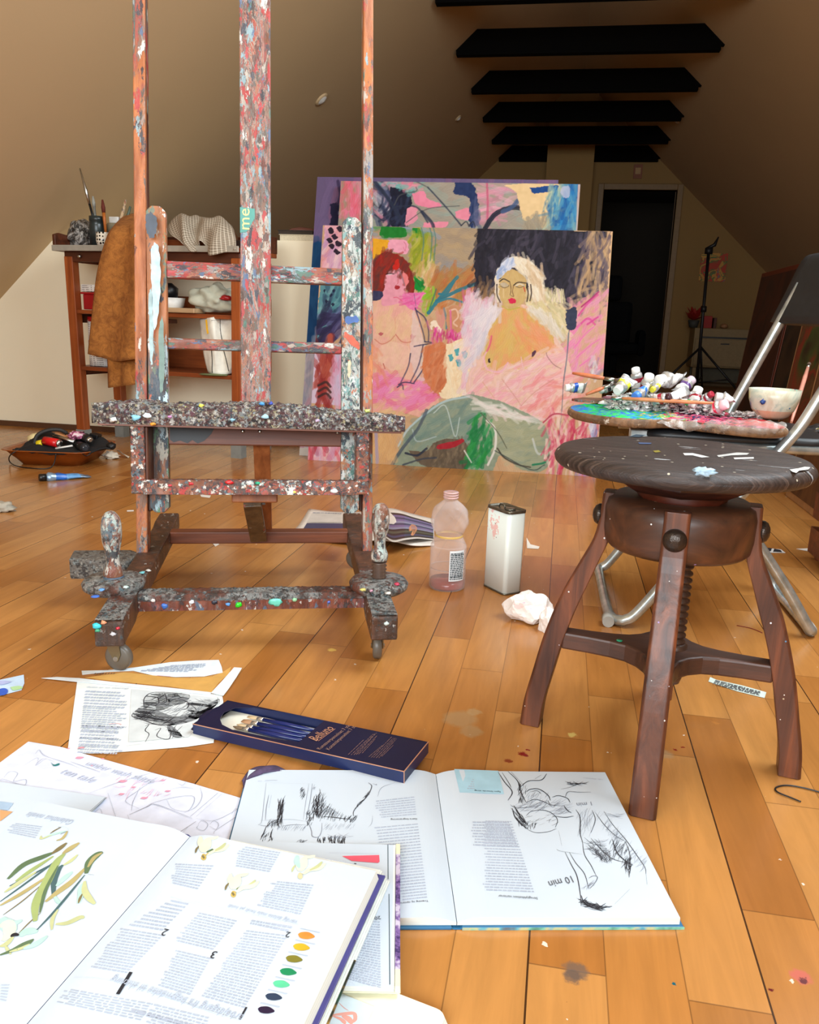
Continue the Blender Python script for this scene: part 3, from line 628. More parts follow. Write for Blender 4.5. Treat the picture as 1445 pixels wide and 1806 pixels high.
# body of the white-haired figure
g.fill([(170, 680), (260, 630), (400, 610), (450, 660), (560, 750), (640, 860), (700, 980), (720, 1200), (540, 1400), (300, 1330), (20, 1220), (60, 1000), (130, 860)], (240, 196, 176))
g.fill([(160, 720), (250, 640), (420, 640), (540, 740), (600, 840), (580, 900), (400, 1050), (300, 1000), (250, 1060), (150, 1010), (130, 900)], (224, 176, 100))
g.scrub([(160, 720), (250, 640), (420, 640), (540, 740), (600, 840), (500, 900), (300, 1000), (240, 1060), (150, 1000), (140, 900)], [(226, 184, 100), (234, 166, 110), (220, 186, 110), (240, 160, 110)], 80, 130, 100, 26, .6)
g.scrub([(380, 660), (560, 760), (620, 900), (460, 960), (330, 860)], [(240, 150, 100), (242, 170, 130), (236, 160, 110)], -60, 60, 90, 22, .6)
g.scrub([(60, 1040), (300, 1020), (540, 900), (680, 960), (640, 1130), (470, 1380), (300, 1330), (30, 1200)], [(246, 196, 196), (250, 214, 210), (240, 180, 180), (246, 170, 180), (236, 190, 160)], 35, 170, 120, 18, .75)
g.scrub([(450, 1130), (690, 1030), (780, 1130), (800, 1330), (560, 1390), (460, 1330)], [(240, 140, 140), (246, 176, 176), (238, 150, 130), (250, 196, 190)], 40, 80, 120, 20, .75)
g.scrub([(60, 640), (240, 640), (150, 800), (110, 980), (60, 980)], [(228, 216, 222), (240, 226, 226), (214, 204, 214)], 75, 60, 130, 22, .85)
g.scrub([(420, 610), (560, 680), (680, 810), (640, 840), (540, 740), (430, 660)], [(232, 220, 206), (240, 228, 214), (222, 206, 180)], -55, 60, 80, 14, .85)
g.stroke([(180, 820), (160, 900), (130, 960), (150, 1040), (240, 1060), (290, 1000)], 14, (246, 186, 200), .9); g.stroke([(180, 820), (168, 880), (150, 920)], 16, (226, 90, 100), .8)
g.fill([(150, 968), (170, 965), (172, 990), (155, 992)], (60, 34, 44)); g.fill([(455, 930), (480, 920), (478, 950), (458, 962)], (90, 50, 70)); g.stroke([(380, 960), (400, 1040), (470, 1060), (530, 1020)], 6, (240, 190, 196)); g.stroke([(550, 930), (560, 960), (600, 1010), (650, 1040)], 5, (130, 80, 80), .8)
g.stroke([(250, 1110), (340, 1230), (380, 1290)], 4, (200, 140, 120), .8); g.stroke([(380, 1290), (470, 1200), (600, 1110)], 5, (210, 150, 130), .8); g.stroke([(120, 1130), (200, 1240)], 5, (214, 170, 110), .7)
# head and hair
g.fill([(205, 560), (205, 430), (245, 330), (330, 285), (420, 300), (500, 370), (530, 470), (520, 560), (470, 590), (440, 520), (420, 420), (340, 360), (280, 380), (235, 440), (235, 560), (225, 600)], (236, 216, 190))
g.scrub([(420, 310), (530, 400), (540, 540), (450, 570), (430, 430), (340, 360), (360, 300)], [(246, 230, 200), (236, 206, 170), (250, 236, 214), (214, 180, 140)], -60, 90, 110, 15, .9)
g.fill([(215, 410), (250, 320), (330, 295), (330, 350), (270, 400), (225, 440)], (200, 206, 226)); g.scrub([(215, 410), (250, 320), (330, 295), (320, 360), (225, 440)], [(214, 216, 232), (150, 170, 210), (232, 230, 236)], 55, 24, 60, 14, .85)
for P_ in ([(420, 480), (428, 530), (420, 585)], [(445, 470), (450, 530), (440, 580)], [(216, 470), (218, 540), (240, 590)]): g.stroke(P_, 9, (50, 36, 34))
g.fill([(235, 440), (290, 380), (345, 375), (410, 430), (415, 500), (395, 590), (330, 635), (270, 620), (238, 560), (230, 500)], (212, 176, 112)); g.scrub([(240, 440), (340, 380), (410, 440), (400, 560), (320, 625), (245, 560)], [(216, 180, 118), (206, 166, 110), (222, 190, 130)], 85, 40, 60, 18, .5)
g.stroke([(250, 615), (300, 640), (370, 625)], 9, (190, 186, 70), .8); g.stroke([(235, 450), (262, 432), (300, 450)], 8, (40, 32, 34)); g.stroke([(330, 475), (360, 455), (412, 460)], 8, (40, 32, 34)); g.stroke([(235, 470), (265, 458), (298, 478)], 5, (70, 60, 60)); g.fill([(240, 470), (265, 460), (298, 478), (262, 490)], (200, 180, 150)); g.stroke([(240, 480), (268, 492), (296, 482)], 4, (60, 48, 46)); g.stroke([(345, 478), (372, 466), (400, 478)], 10, (226, 214, 196)); g.stroke([(345, 482), (372, 490), (400, 480)], 4, (50, 42, 40))
g.stroke([(303, 450), (312, 500), (306, 540)], 5, (90, 60, 44)); g.stroke([(330, 475), (322, 520), (330, 550), (312, 545)], 5, (110, 70, 50)); g.fill([(292, 575), (318, 564), (342, 575), (335, 598), (305, 598)], (222, 40, 80)); g.stroke([(400, 490), (406, 516)], 8, (206, 50, 40), .9); g.stroke([(260, 500), (262, 560)], 10, (246, 214, 170), .5)
# dark drip block, long line
g.fill([(685, 645), (755, 630), (750, 760), (710, 785), (685, 740)], (56, 60, 82)); g.stroke([(705, 780), (692, 950), (668, 1120), (655, 1330), (632, 1560), (625, 1760)], 5, (70, 84, 100)); g.stroke([(700, 800), (690, 960), (670, 1120)], 8, (120, 130, 140), .8)
# green dress and legs
g.view(520, 280, 2.408)
g.fill([(415, 1300), (470, 1170), (560, 1070), (690, 1010), (800, 1010), (960, 1070), (1060, 1130), (1090, 1230), (1060, 1320), (960, 1320), (870, 1260), (830, 1330), (700, 1330), (520, 1310)], (150, 160, 136))
g.scrub([(470, 1180), (600, 1050), (760, 1010), (790, 1100), (740, 1220), (500, 1240)], [(134, 156, 140), (120, 146, 134), (150, 166, 146), (110, 136, 128)], 30, 80, 70, 18, .7)
g.scrub([(800, 1080), (1040, 1130), (1080, 1240), (1040, 1310), (950, 1310), (860, 1230)], [(176, 176, 140), (164, 166, 130), (186, 184, 150)], 20, 90, 70, 18, .6)
g.stroke([(440, 1220), (480, 1150), (560, 1080), (640, 1030), (740, 1010)], 10, (190, 214, 220), .9); g.stroke([(590, 1080), (640, 1050), (680, 1180), (700, 1100)], 5, (214, 224, 220), .8); g.stroke([(500, 1150), (520, 1200), (600, 1180)], 6, (190, 206, 206), .8)
g.fill([(480, 1240), (560, 1240), (600, 1200), (720, 1200), (740, 1310), (560, 1310)], (110, 94, 76)); g.scrub([(560, 1230), (740, 1200), (740, 1300), (560, 1300)], [(90, 76, 60), (130, 112, 90), (150, 130, 100)], 88, 50, 50, 8, .8)
g.fill([(605, 1215), (660, 1205), (710, 1190), (715, 1205), (660, 1232), (610, 1232)], (176, 36, 48)); g.stroke([(410, 1305), (450, 1240), (520, 1150), (560, 1070)], 16, (74, 84, 100), .8); g.stroke([(470, 1250), (520, 1260), (560, 1230)], 10, (40, 46, 64)); g.stroke([(460, 1300), (540, 1275), (600, 1270)], 9, (60, 66, 80), .8)
g.scrub([(750, 1090), (810, 1110), (840, 1200), (800, 1300), (720, 1310), (740, 1200)], [(30, 140, 70), (20, 120, 60), (60, 160, 90), (40, 150, 60)], 70, 70, 60, 11, .95)
g.stroke([(815, 1110), (850, 1150), (850, 1230), (820, 1300)], 10, (246, 236, 226)); g.stroke([(720, 1240), (750, 1290)], 6, (235, 230, 220)); g.stroke([(860, 1230), (890, 1270), (950, 1300), (1000, 1310)], 7, (70, 60, 50)); g.stroke([(790, 1080), (860, 1160), (900, 1230)], 4, (90, 90, 70)); g.stroke([(850, 1240), (1000, 1320), (1060, 1300)], 5, (50, 60, 60), .8); g.stroke([(1010, 1300), (1060, 1290), (1080, 1260)], 10, (40, 130, 90)); g.stroke([(1010, 1190), (1030, 1250), (1060, 1250)], 10, (216, 220, 216), .8)
g.scrub([(330, 1150), (450, 1160), (420, 1290), (330, 1290)], [(230, 180, 120), (238, 190, 130), (222, 170, 112)], 88, 40, 90, 16, .7); g.stroke([(345, 1165), (350, 1290)], 16, (170, 160, 200), .8)
g.scrub([(740, 1010), (900, 1060), (1060, 1120), (1000, 1130), (800, 1070)], [(240, 230, 220), (250, 216, 214), (230, 226, 214)], -20, 40, 80, 9, .85)
g.scrub([(1070, 1110), (1290, 1120), (1270, 1350), (1060, 1330)], [(240, 170, 170), (244, 200, 190), (214, 60, 90), (226, 90, 130), (250, 214, 200), (196, 50, 80)], 85, 150, 90, 9, .9)
g.stroke([(1055, 1120), (1100, 1085), (1160, 1090)], 8, (190, 70, 90)); g.scrub([(1255, 1110), (1295, 1110), (1280, 1180), (1250, 1180)], [(190, 190, 220), (110, 110, 160), (230, 226, 236)], 88, 16, 50, 8); g.scrub([(1180, 1310), (1270, 1320), (1270, 1350), (1180, 1345)], [(150, 130, 200), (206, 150, 190)], 60, 12, 30, 8)
big.build('big canvas of two seated women in pinks and greens, foremost against the low wall')

# ---- the floral canvas behind it
off = hz * 0.06
P0f = BL + off; fl_ = Canvas(P0f, wv_, upv, 1.2, 1.3, 0.003, (168, 156, 140)).prep()
a0 = PL(602, 314, P0f, fl_.n); a1 = PL(1024, 325, P0f, fl_.n)
X0_ = (a0 - P0f).dot(wv_); X1_ = (a1 - P0f).dot(wv_); Hf = (a1 - P0f).dot(upv)
fl_ = Canvas(P0f + wv_ * X0_, wv_, upv, X1_ - X0_, Hf, 0.003, (166, 154, 138)).prep(); g = fl_
g.view(540, 300, 2.89)
g.scrub([(180, 30), (1400, 60), (1390, 330), (180, 330)], [(166, 154, 138), (178, 164, 146), (154, 146, 134), (150, 170, 158)], 5, 200, 140, 24, .7)
g.scrub([(180, 35), (280, 35), (280, 250), (180, 250)], [(240, 120, 150), (244, 150, 176), (190, 130, 110), (236, 100, 120)], 88, 50, 90, 18, .9)
g.scrub([(340, 80), (460, 60), (480, 280), (340, 280)], [(90, 96, 130), (60, 70, 110), (200, 120, 150), (40, 44, 60), (190, 190, 200)], -50, 60, 110, 18, .9)
g.fill([(430, 90), (480, 100), (535, 140), (520, 250), (440, 290), (430, 190)], (22, 24, 46)); g.scrub([(380, 170), (530, 120), (520, 280), (400, 280)], [(20, 22, 42), (34, 40, 70), (50, 60, 90)], 70, 36, 80, 10, .9)
g.scrub([(400, 40), (560, 50), (560, 110), (420, 90)], [(240, 120, 150), (110, 190, 180), (244, 150, 170)], 10, 24, 70, 16, .85)
g.fill([(540, 120), (600, 105), (620, 140), (690, 180), (640, 190), (560, 180)], (244, 140, 166)); g.fill([(520, 200), (560, 190), (560, 260), (500, 280)], (238, 150, 170)); g.fill([(600, 270), (720, 265), (700, 295), (600, 295)], (244, 146, 166)); g.fill([(760, 210), (820, 195), (870, 230), (850, 255), (770, 250)], (242, 144, 164))
g.scrub([(870, 60), (1040, 60), (1060, 200), (960, 260), (870, 280)], [(240, 150, 176), (190, 160, 150), (160, 170, 160), (246, 180, 196), (200, 130, 150)], 5, 60, 120, 16, .75); g.stroke([(920, 60), (925, 170), (922, 250)], 14, (206, 90, 120), .8)
g.fill([(760, 55), (830, 62), (870, 130), (875, 230), (850, 290), (830, 280), (830, 150), (755, 125)], (34, 52, 96)); g.scrub([(840, 180), (880, 180), (870, 300), (840, 300)], [(70, 80, 120), (110, 110, 140)], 88, 14, 70, 12)
for P_, w_ in (([(350, 60), (440, 180), (500, 290)], 20), ([(440, 190), (560, 190), (620, 270)], 9), ([(510, 270), (620, 200), (780, 185)], 5), ([(620, 90), (720, 200), (790, 285)], 8), ([(590, 215), (640, 270), (650, 300)], 20), ([(450, 180), (480, 130), (560, 110), (560, 90)], 6), ([(560, 60), (620, 90)], 6), ([(350, 230), (400, 260), (430, 200)], 8)): g.stroke(P_, w_, (40, 48, 70) if w_ > 6 else (80, 82, 84), .9)
for P_ in ([(790, 285), (815, 265), (830, 290)], [(830, 285), (850, 265), (860, 290)]): g.stroke(P_, 6, (40, 44, 60))
g.stroke([(910, 300), (960, 230), (1040, 195), (1130, 200)], 28, (30, 34, 50)); g.stroke([(1000, 215), (1050, 190), (1080, 155)], 24, (70, 90, 130), .95)
g.fill([(1010, 80), (1280, 70), (1290, 190), (1260, 260), (1230, 220), (1200, 300), (1170, 220), (1140, 260), (1100, 250), (1070, 120)], (240, 204, 150)); g.scrub([(1110, 240), (1250, 230), (1250, 310), (1090, 310)], [(150, 136, 116), (170, 152, 126)], 88, 30, 60, 14, .85)
g.fill([(1140, 95), (1270, 75), (1275, 100), (1160, 125)], (22, 70, 136)); g.scrub([(1240, 80), (1400, 75), (1390, 320), (1250, 320)], [(30, 110, 176), (20, 80, 150), (90, 160, 190), (150, 180, 170), (40, 130, 190)], 86, 90, 110, 18, .85)
g.scrub([(1200, 130), (1260, 110), (1260, 300), (1215, 300)], [(160, 190, 180), (220, 210, 160), (80, 130, 160)], 80, 16, 110, 10, .8); g.fill([(1300, 90), (1340, 90), (1335, 140), (1305, 135)], (190, 190, 214), .8); g.stroke([(1390, 80), (1380, 310)], 14, (236, 190, 170), .9)
fl_.build('tall canvas with pink, navy and blue floral brushwork, showing above the low wall stack', edgecol=(232, 196, 190))

# ---- the purple canvas at the back
P0c = BL + hz * 0.115; cn = Canvas(P0c, wv_, upv, 1.3, 1.3, 0.004).prep()
c0 = PL(532, 808, P0c, cn.n); c1 = PL(560, 312, P0c, cn.n); c2 = PL(985, 321, P0c, cn.n)
xl_ = min((c0 - P0c).dot(wv_), (c1 - P0c).dot(wv_)); Hc = (c1 - P0c).dot(upv)
cn = Canvas(P0c + wv_ * xl_, wv_, upv, (c2 - P0c).dot(wv_) - xl_, Hc, 0.004, (110, 92, 128)).prep(); g = cn
g.scrub([(540, 310), (990, 320), (990, 440), (540, 440)], [(112, 92, 132), (124, 102, 142), (100, 84, 124), (150, 96, 130)], 80, 160, 60, 14, .7)
g.fill([(582, 360), (598, 362), (596, 420), (586, 420)], (28, 26, 60)); g.stroke([(596, 320), (600, 345), (596, 360)], 6, (60, 46, 80))
g.fill([(520, 450), (560, 428), (620, 440), (620, 620), (520, 620)], (24, 80, 136), curve=False); g.scrub([(530, 450), (620, 440), (620, 600), (530, 600)], [(24, 84, 140), (18, 70, 124), (50, 110, 160)], 86, 40, 60, 10, .7)
g.fill([(520, 605), (620, 610), (620, 815), (520, 812)], (206, 196, 216), curve=False); g.scrub([(525, 610), (560, 610), (560, 800), (520, 800)], [(200, 200, 222), (236, 180, 200), (170, 180, 206), (236, 226, 226)], 86, 50, 70, 8, .8); g.fill([(525, 788), (546, 788), (546, 812), (525, 812)], (240, 236, 230), curve=False)
cn.build('purple and blue canvas, rearmost of the painting stack by the low wall', edgecol=(120, 100, 136))
# ------------------------------------------------------------------ the studio easel
EO = Vector((-.57, 1.456, 0)); ERZ = math.atan2(.164, .478)
EM = Matrix.Translation(EO) @ Matrix.Rotation(ERZ, 4, 'Z')
ea = thing('easel', EO, ERZ, 'large paint-crusted wooden studio easel on castors standing left of the bottle', 'easel')
TI = EM @ Matrix.Translation((0, .37, .12)) @ Matrix.Rotation(-math.atan(.14), 4, 'X')     # leaning plane: x, depth, up
OAK = ((112, 62, 34), (176, 108, 62))
S_post = splat('paint_streaked_post', ((150, 84, 46), (200, 124, 72)), .60, scale=34, stretch=(1, 1, .3))
S_mast = splat('paint_caked_mast', ((96, 62, 48), (150, 96, 70)), 1.0, PAL_EASEL + [(170, 54, 56), (96, 76, 70), (120, 96, 88), (84, 66, 58), (110, 84, 70), (140, 110, 92)], scale=36, stretch=(1, 1, .3), tint=(176, 54, 56), tintamt=.08)
S_bar = splat('paint_smeared_crossbar', ((120, 62, 44), (160, 92, 62)), .9, PAL_EASEL, scale=36, stretch=(.4, 1, 1), tint=(180, 56, 60), tintamt=.15)
S_side = splat('paint_daubed_upright', ((150, 92, 52), (196, 124, 74)), .7, [(50, 66, 80), (190, 215, 225), (225, 225, 218), (110, 126, 110), (160, 190, 200), (70, 84, 92), (100, 140, 110), (205, 110, 80), (80, 90, 100), (200, 195, 180)], scale=30, stretch=(1, 1, .3))
S_side2 = splat('paint_crusted_upright', ((150, 92, 52), (196, 124, 74)), .95, [(40, 50, 60), (220, 222, 218), (200, 205, 200), (80, 120, 110), (180, 100, 70), (60, 70, 84), (120, 160, 160), (70, 84, 92), (190, 190, 180)], scale=44, stretch=(1, 1, .6))
S_tray = splat('paint_encrusted_tray', ((60, 50, 46), (110, 96, 86)), 1.5, [(210, 205, 198), (60, 58, 60), (120, 112, 108), (96, 60, 62), (160, 160, 158), (70, 84, 92), (230, 228, 222), (130, 90, 80), (44, 42, 46), (150, 160, 160), (112, 70, 84), (190, 180, 140), (90, 70, 70), (180, 190, 195)], scale=52, stretch=(1, 1, 1), bump=.9, thick=.01)
S_frame = splat('paint_spattered_box_frame', ((110, 66, 48), (150, 92, 66)), .95, [(232, 228, 220), (60, 58, 62), (104, 56, 46), (80, 74, 72), (176, 50, 46), (140, 164, 164), (44, 42, 48), (205, 200, 190), (114, 76, 60), (84, 104, 114), (56, 50, 52), (150, 90, 60)], scale=58, stretch=(.8, 1, .8))
S_base = splat('dark_spattered_base', ((50, 36, 28), (96, 60, 40)), .22, [(80, 78, 76), (130, 130, 126), (60, 56, 54), (190, 190, 186), (60, 66, 68), (96, 70, 60), (60, 46, 40), (50, 44, 40)], scale=48, stretch=(1, 1, 1))
S_basef = splat('thickly_spattered_rail', ((56, 40, 34), (110, 60, 44)), .85, [(84, 84, 82), (50, 46, 46), (100, 104, 100), (90, 52, 42), (56, 62, 64), (160, 162, 158), (60, 48, 42), (84, 104, 110), (54, 48, 46), (70, 60, 54)], scale=56, stretch=(1, 1, 1), bump=.7)
W_plain = wood('old_pine', (124, 66, 32), (176, 104, 56), 2, 1.0, .5, .3)
W_red = wood('red_brown_pine', (84, 42, 24), (134, 72, 42), 0, 1.0, .5, .3)
W_dark = wood('dark_oak_side', (60, 30, 18), (104, 56, 32), 2, 1.0, .5, .3)
def tb(name, boxes, mat, bevel=.003, parent=ea, **k):
    b = MB(TI)
    for x in boxes: b.box(*x)
    return b.obj(name, mat, parent, bevel=bevel, **k)
# uprights (x0,x1,depth0,depth1,s0,s1)
def post(xb0, xb1, xt0, xt1, ytop):
    b = MB(TI); z0, z1 = -.005, ytop; vs = [(x, y, z) for z, (x0, x1) in ((z0, (xb0, xb1)), (z1, (xt0, xt1))) for x, y in ((x0, -.005), (x1, -.005), (x1, .042), (x0, .042))]
    b.add(vs, [(3, 2, 1, 0), (4, 5, 6, 7), (0, 1, 5, 4), (1, 2, 6, 5), (2, 3, 7, 6), (3, 0, 4, 7)]); return b
bx = post(-.283, -.257, -.270, -.243, 1.42); bx.obj('upright', S_post, ea, bevel=.0025)
post(.254, .278, .243, .266, 1.42).obj('upright', S_post, ea, bevel=.0025)
tb('guide_strip', [(-.257, -.247, .008, .036, .10, 1.40)], W_dark); tb('guide_strip', [(.246, .253, .008, .036, .10, 1.40)], W_dark)
# sliding frame: two stiles with clipped tops, three rails
def stile(x0, x1, z0, z1, mat):
    b = MB(TI @ Matrix.Rotation(math.pi / 2, 4, 'X')); c = .012
    b.prism([(x0 + c, z0), (x1 - c, z0), (x1, z0 + c), (x1, z1 - c), (x1 - c, z1), (x0 + c, z1), (x0, z1 - c), (x0, z0 + c)], -.022, .004)
    return b.obj('frame_stile', mat, ea, bevel=.002)
stile(-.250, -.206, .098, .802, S_side); stile(.199, .244, .096, .800, S_side2)
tb('frame_rail', [(-.206, .199, -.002, .02, .643, .681)], S_bar); tb('frame_rail', [(-.206, .199, -.002, .02, .481, .506)], S_bar)
lo = tb('frame_rail', [(-.208, .201, .000, .022, .258, .302)], W_red)
t_ = NT('black_paint_patch'); t_.set(Base_Color=rgba((30, 28, 30)), Roughness=.5)
b = MB(TI); pts = [(-.203, -.0012, .30), (-.10, -.0012, .30), (-.108, -.0012, .285), (-.125, -.0012, .268), (-.14, -.0012, .262), (-.152, -.0012, .270), (-.163, -.0012, .262), (-.18, -.0012, .268), (-.195, -.0012, .264), (-.203, -.0012, .27)]
b.add([Vector(p) for p in pts], [tuple(range(len(pts)))]); b.obj('black_paint_patch', t_.mat, lo)
for x in (-.035, .005, .19): b = MB(TI @ Matrix.Translation((x, -.002, .292)) @ Matrix.Rotation(math.pi / 2, 4, 'X')); b.lathe([(.004, 0), (.004, .002), (.001, .003)], n=12); b.obj('screw', M_metal, lo)
def smear(pts, c, name='paint_smear', d=-.0225):
    b = MB(TI); P = spline(pts + [pts[0]], 5)[:-1]; b.poly([Vector((float(x) + .0012 * math.sin(i * 2.3), d, float(z) + .002 * math.sin(i * 1.7))) for i, (x, z) in enumerate(P)]); b.obj(name, plain('smear_%d_%d_%d' % c, c, .4, var=.14, scale=60), ea, recalc=False)
smear([(-.237, .70), (-.228, .715), (-.219, .70), (-.216, .64), (-.222, .56), (-.232, .52), (-.236, .60)], (176, 208, 222)); smear([(-.243, .60), (-.236, .61), (-.234, .50), (-.238, .44), (-.243, .48)], (150, 176, 178)); smear([(-.222, .52), (-.213, .55), (-.210, .44), (-.216, .38), (-.222, .40)], (96, 124, 110)); smear([(-.247, .775), (-.235, .782), (-.222, .765), (-.226, .735), (-.236, .725), (-.246, .74)], (52, 62, 78)); smear([(-.245, .33), (-.230, .35), (-.214, .34), (-.21, .31), (-.246, .305)], (70, 72, 76))
smear([(.206, .565), (.232, .568), (.236, .555), (.208, .55)], (60, 100, 170)); smear([(.213, .46), (.219, .465), (.219, .43), (.213, .425)], (214, 196, 160)); smear([(.204, .53), (.225, .52), (.24, .50), (.236, .49), (.206, .515)], (190, 80, 50))
# mast
mast = tb('mast', [(-.037, .032, -.03, -.004, .36, 1.42)], S_mast, .002)
b = MB(TI); z_ = .80
b.add([Vector(p) for p in [(-.0372, -.0312, .745), (-.022, -.0312, .748), (-.012, -.0312, .765), (-.004, -.0312, .78), (-.004, -.0312, .80), (-.0372, -.0312, .802)]], [(0, 1, 2, 3, 4, 5)], 0)
bl_ = MB(TI); write(bl_, 'me', Vector((-.016, -.0312, .753)), Vector((-.016, -.0312, .799)), 0, (0, -1, 0), .9)
stk_ = b.obj('torn_sticker', plain('teal_sticker', (80, 150, 140), .5), ea, recalc=False); bl_.obj('sticker_lettering', plain('sticker_lettering', (230, 215, 140), .5), stk_, recalc=False)
# lower centre support and prop
b = MB(EM); b.bar((.008, .435, .40), (.010, .60, .110), .040, .022, (0, 1, 0)); b.obj('lower_mast', W_plain, ea, bevel=.002); tb('support_plate', [(-.06, .047, -.03, .03, .124, .146)], W_plain)
b = MB(TI); b.box(-.028, .018, -.018, -.004, .118, .13); b.lathe([(.003, 0), (.003, .004)], n=10, T=Matrix.Translation((-.018, -.02, .124)) @ Matrix.Rotation(math.pi / 2, 4, 'X')); b.obj('hinge', M_dkmetal, ea)
b = MB(EM); b.bar((-.012, .36, .245), (-.004, .542, .108), .042, .018, (0, 1, 0)); b.obj('back_prop', splat('prop_spatter', ((70, 52, 36), (110, 84, 56)), .3, scale=40), ea, bevel=.002)
# paint tray: board with a mound of dried paint
b = MB(TI); nx_, ny_ = 260, 34; x0, x1, y0, y1 = -.357, .342, -.095, .005
G = []
for j in range(ny_):
    row = []
    for i in range(nx_):
        u = i / (nx_ - 1); v = j / (ny_ - 1); x = x0 + (x1 - x0) * u; y = y0 + (y1 - y0) * v
        base = .346 - .018 * u
        mound = .010 * (min(1, u / .12) * min(1, (1 - u) / .17)) ** .8 * (0.55 + .45 * math.sin(math.pi * v)) * (1 + .5 * nz(x * 9, 3, 2)) + (.010 * math.exp(-((u - .55) / .16) ** 2))
        r = abs(mnoise.noise(Vector((x * 70, y * 70, 1)))) * .0085 + abs(mnoise.noise(Vector((x * 160, y * 160, 4)))) * .005 + mnoise.noise(Vector((x * 34, y * 34, 7))) * .004
        ed = min(1, v * 8, (1 - v) * 8, u * 40, (1 - u) * 40); e2 = mnoise.noise(Vector((x * 60, v * 3, 9))) * .002
        row.append((x, y + e2, base + (mound + r) * ed + .004 * (1 - ed)))
    G.append(row)
b.grid(G, smooth=True)
fr = [(p[0], p[1], p[2]) for p in G[0]]; lowf = [(p[0] + (.004 if i == 0 else 0), y0 + .002 + mnoise.noise(Vector((p[0] * 40, 1, 1))) * .0016, .305 - .009 * i / (nx_ - 1)) for i, p in enumerate(G[0])]
mid = [(a[0], y0 - .002 + mnoise.noise(Vector((a[0] * 80, 3, 1))) * .003, (a[2] + c[2]) / 2 + mnoise.noise(Vector((a[0] * 50, 5, 1))) * .003) for a, c in zip(fr, lowf)]
b.grid([lowf, mid, fr]); bk = G[-1]; b.grid([bk, [(p[0], y1, .30) for p in bk]])
L_ = [g_[0] for g_ in G]; R_ = [g_[-1] for g_ in G]; b.grid([[(p[0], p[1], .305) for p in L_], L_]); b.grid([R_, [(p[0], p[1], .297) for p in R_]])
tray = b.obj('paint_tray', S_tray, ea)
vs = [(x0 + .012, y0 + .004, .301), (x1 - .008, y0 + .004, .292), (x1 - .008, y1, .292), (x0 + .012, y1, .301)]
b = MB(TI); b.add(vs + [(a, c, d + .006) for a, c, d in vs], [(3, 2, 1, 0), (4, 5, 6, 7), (0, 1, 5, 4), (1, 2, 6, 5), (2, 3, 7, 6), (3, 0, 4, 7)]); b.obj('tray_board', W_red, ea)
blobs = [((640, 722), (60, 190, 225), .011), ((450, 728), (70, 175, 225), .012), ((462, 712), (80, 160, 225), .007), ((330, 720), (235, 225, 80), .009), ((355, 716), (230, 225, 90), .007), ((240, 737), (140, 205, 230), .011), ((260, 733), (225, 240, 245), .01), ((410, 741), (150, 200, 225), .006), ((270, 748), (235, 160, 60), .007), ((468, 735), (170, 210, 225), .009), ((478, 712), (70, 90, 190), .006), ((648, 725), (200, 215, 120), .007), ((300, 735), (200, 140, 190), .005), ((560, 742), (210, 190, 220), .006), ((200, 740), (235, 235, 230), .008)]
for p, c_, r in blobs:
    if p[0] == 640: continue
    q = TI.inverted() @ PL(p[0], p[1], TI @ Vector((0, -.097 if p[1] > 728 else -.088, .33)), TI.to_3x3() @ Vector((0, -1, 0)))
    vs_, fs_ = crumple((q.x, q.y, q.z), (r, .009, r * .7), .5, r * 1000 + p[0], 2, 2.2, flat=False)
    b = MB(TI); b.add(vs_, fs_, 0, True); b.obj('paint_blob', plain('blob_%d_%d_%d' % c_, c_, .35, spec=.6), tray)
# box frame hanging below the tray
fs1 = tb('box_side', [(-.278, -.247, -.085, -.03, .148, .303)], S_frame); fs2 = tb('box_side', [(.229, .259, -.085, -.03, .148, .300)], S_frame)
tb('box_side', [(-.247, -.240, -.08, .004, .15, .30)], W_dark)
b = MB(TI); G = []
for j in range(9):
    row = []
    for i in range(200):
        x = -.25 + .482 * i / 199; v = j / 8; row.append((x, -.085 + v * .05, .179 + abs(mnoise.noise(Vector((x * 90, v * 3, 2)))) * .004 * min(1, v * 6 + .2)))
    G.append(row)
b.grid(G); b.grid([[(p[0], p[1], .147) for p in G[0]], G[0]]); b.grid([G[-1], [(p[0], p[1], .147) for p in G[-1]]]); b.box(-.25, .232, -.083, -.037, .1465, .15)
bb = b.obj('box_bottom_rail', S_frame, ea)
for p, c_, r in (((337, 853), (205, 50, 60), .006), ((405, 851), (215, 40, 44), .009), ((455, 852), (40, 170, 130), .007), ((300, 856), (200, 60, 70), .006), ((520, 868), (235, 225, 110), .005), ((590, 866), (235, 240, 240), .01)):
    q = TI.inverted() @ PL(p[0], p[1], TI @ Vector((0, -.085, .17)), (TI.to_3x3() @ Vector((0, -1, 0))).normalized()); vs_, fs_ = crumple((q.x, q.y, q.z), (r, .003, r * .6), .5, p[0], 2, 2.2, flat=False)
    b = MB(TI); b.add(vs_, fs_, 0, True); b.obj('paint_blob', plain('blob_%d_%d_%d' % c_, c_, .35, spec=.6), bb)
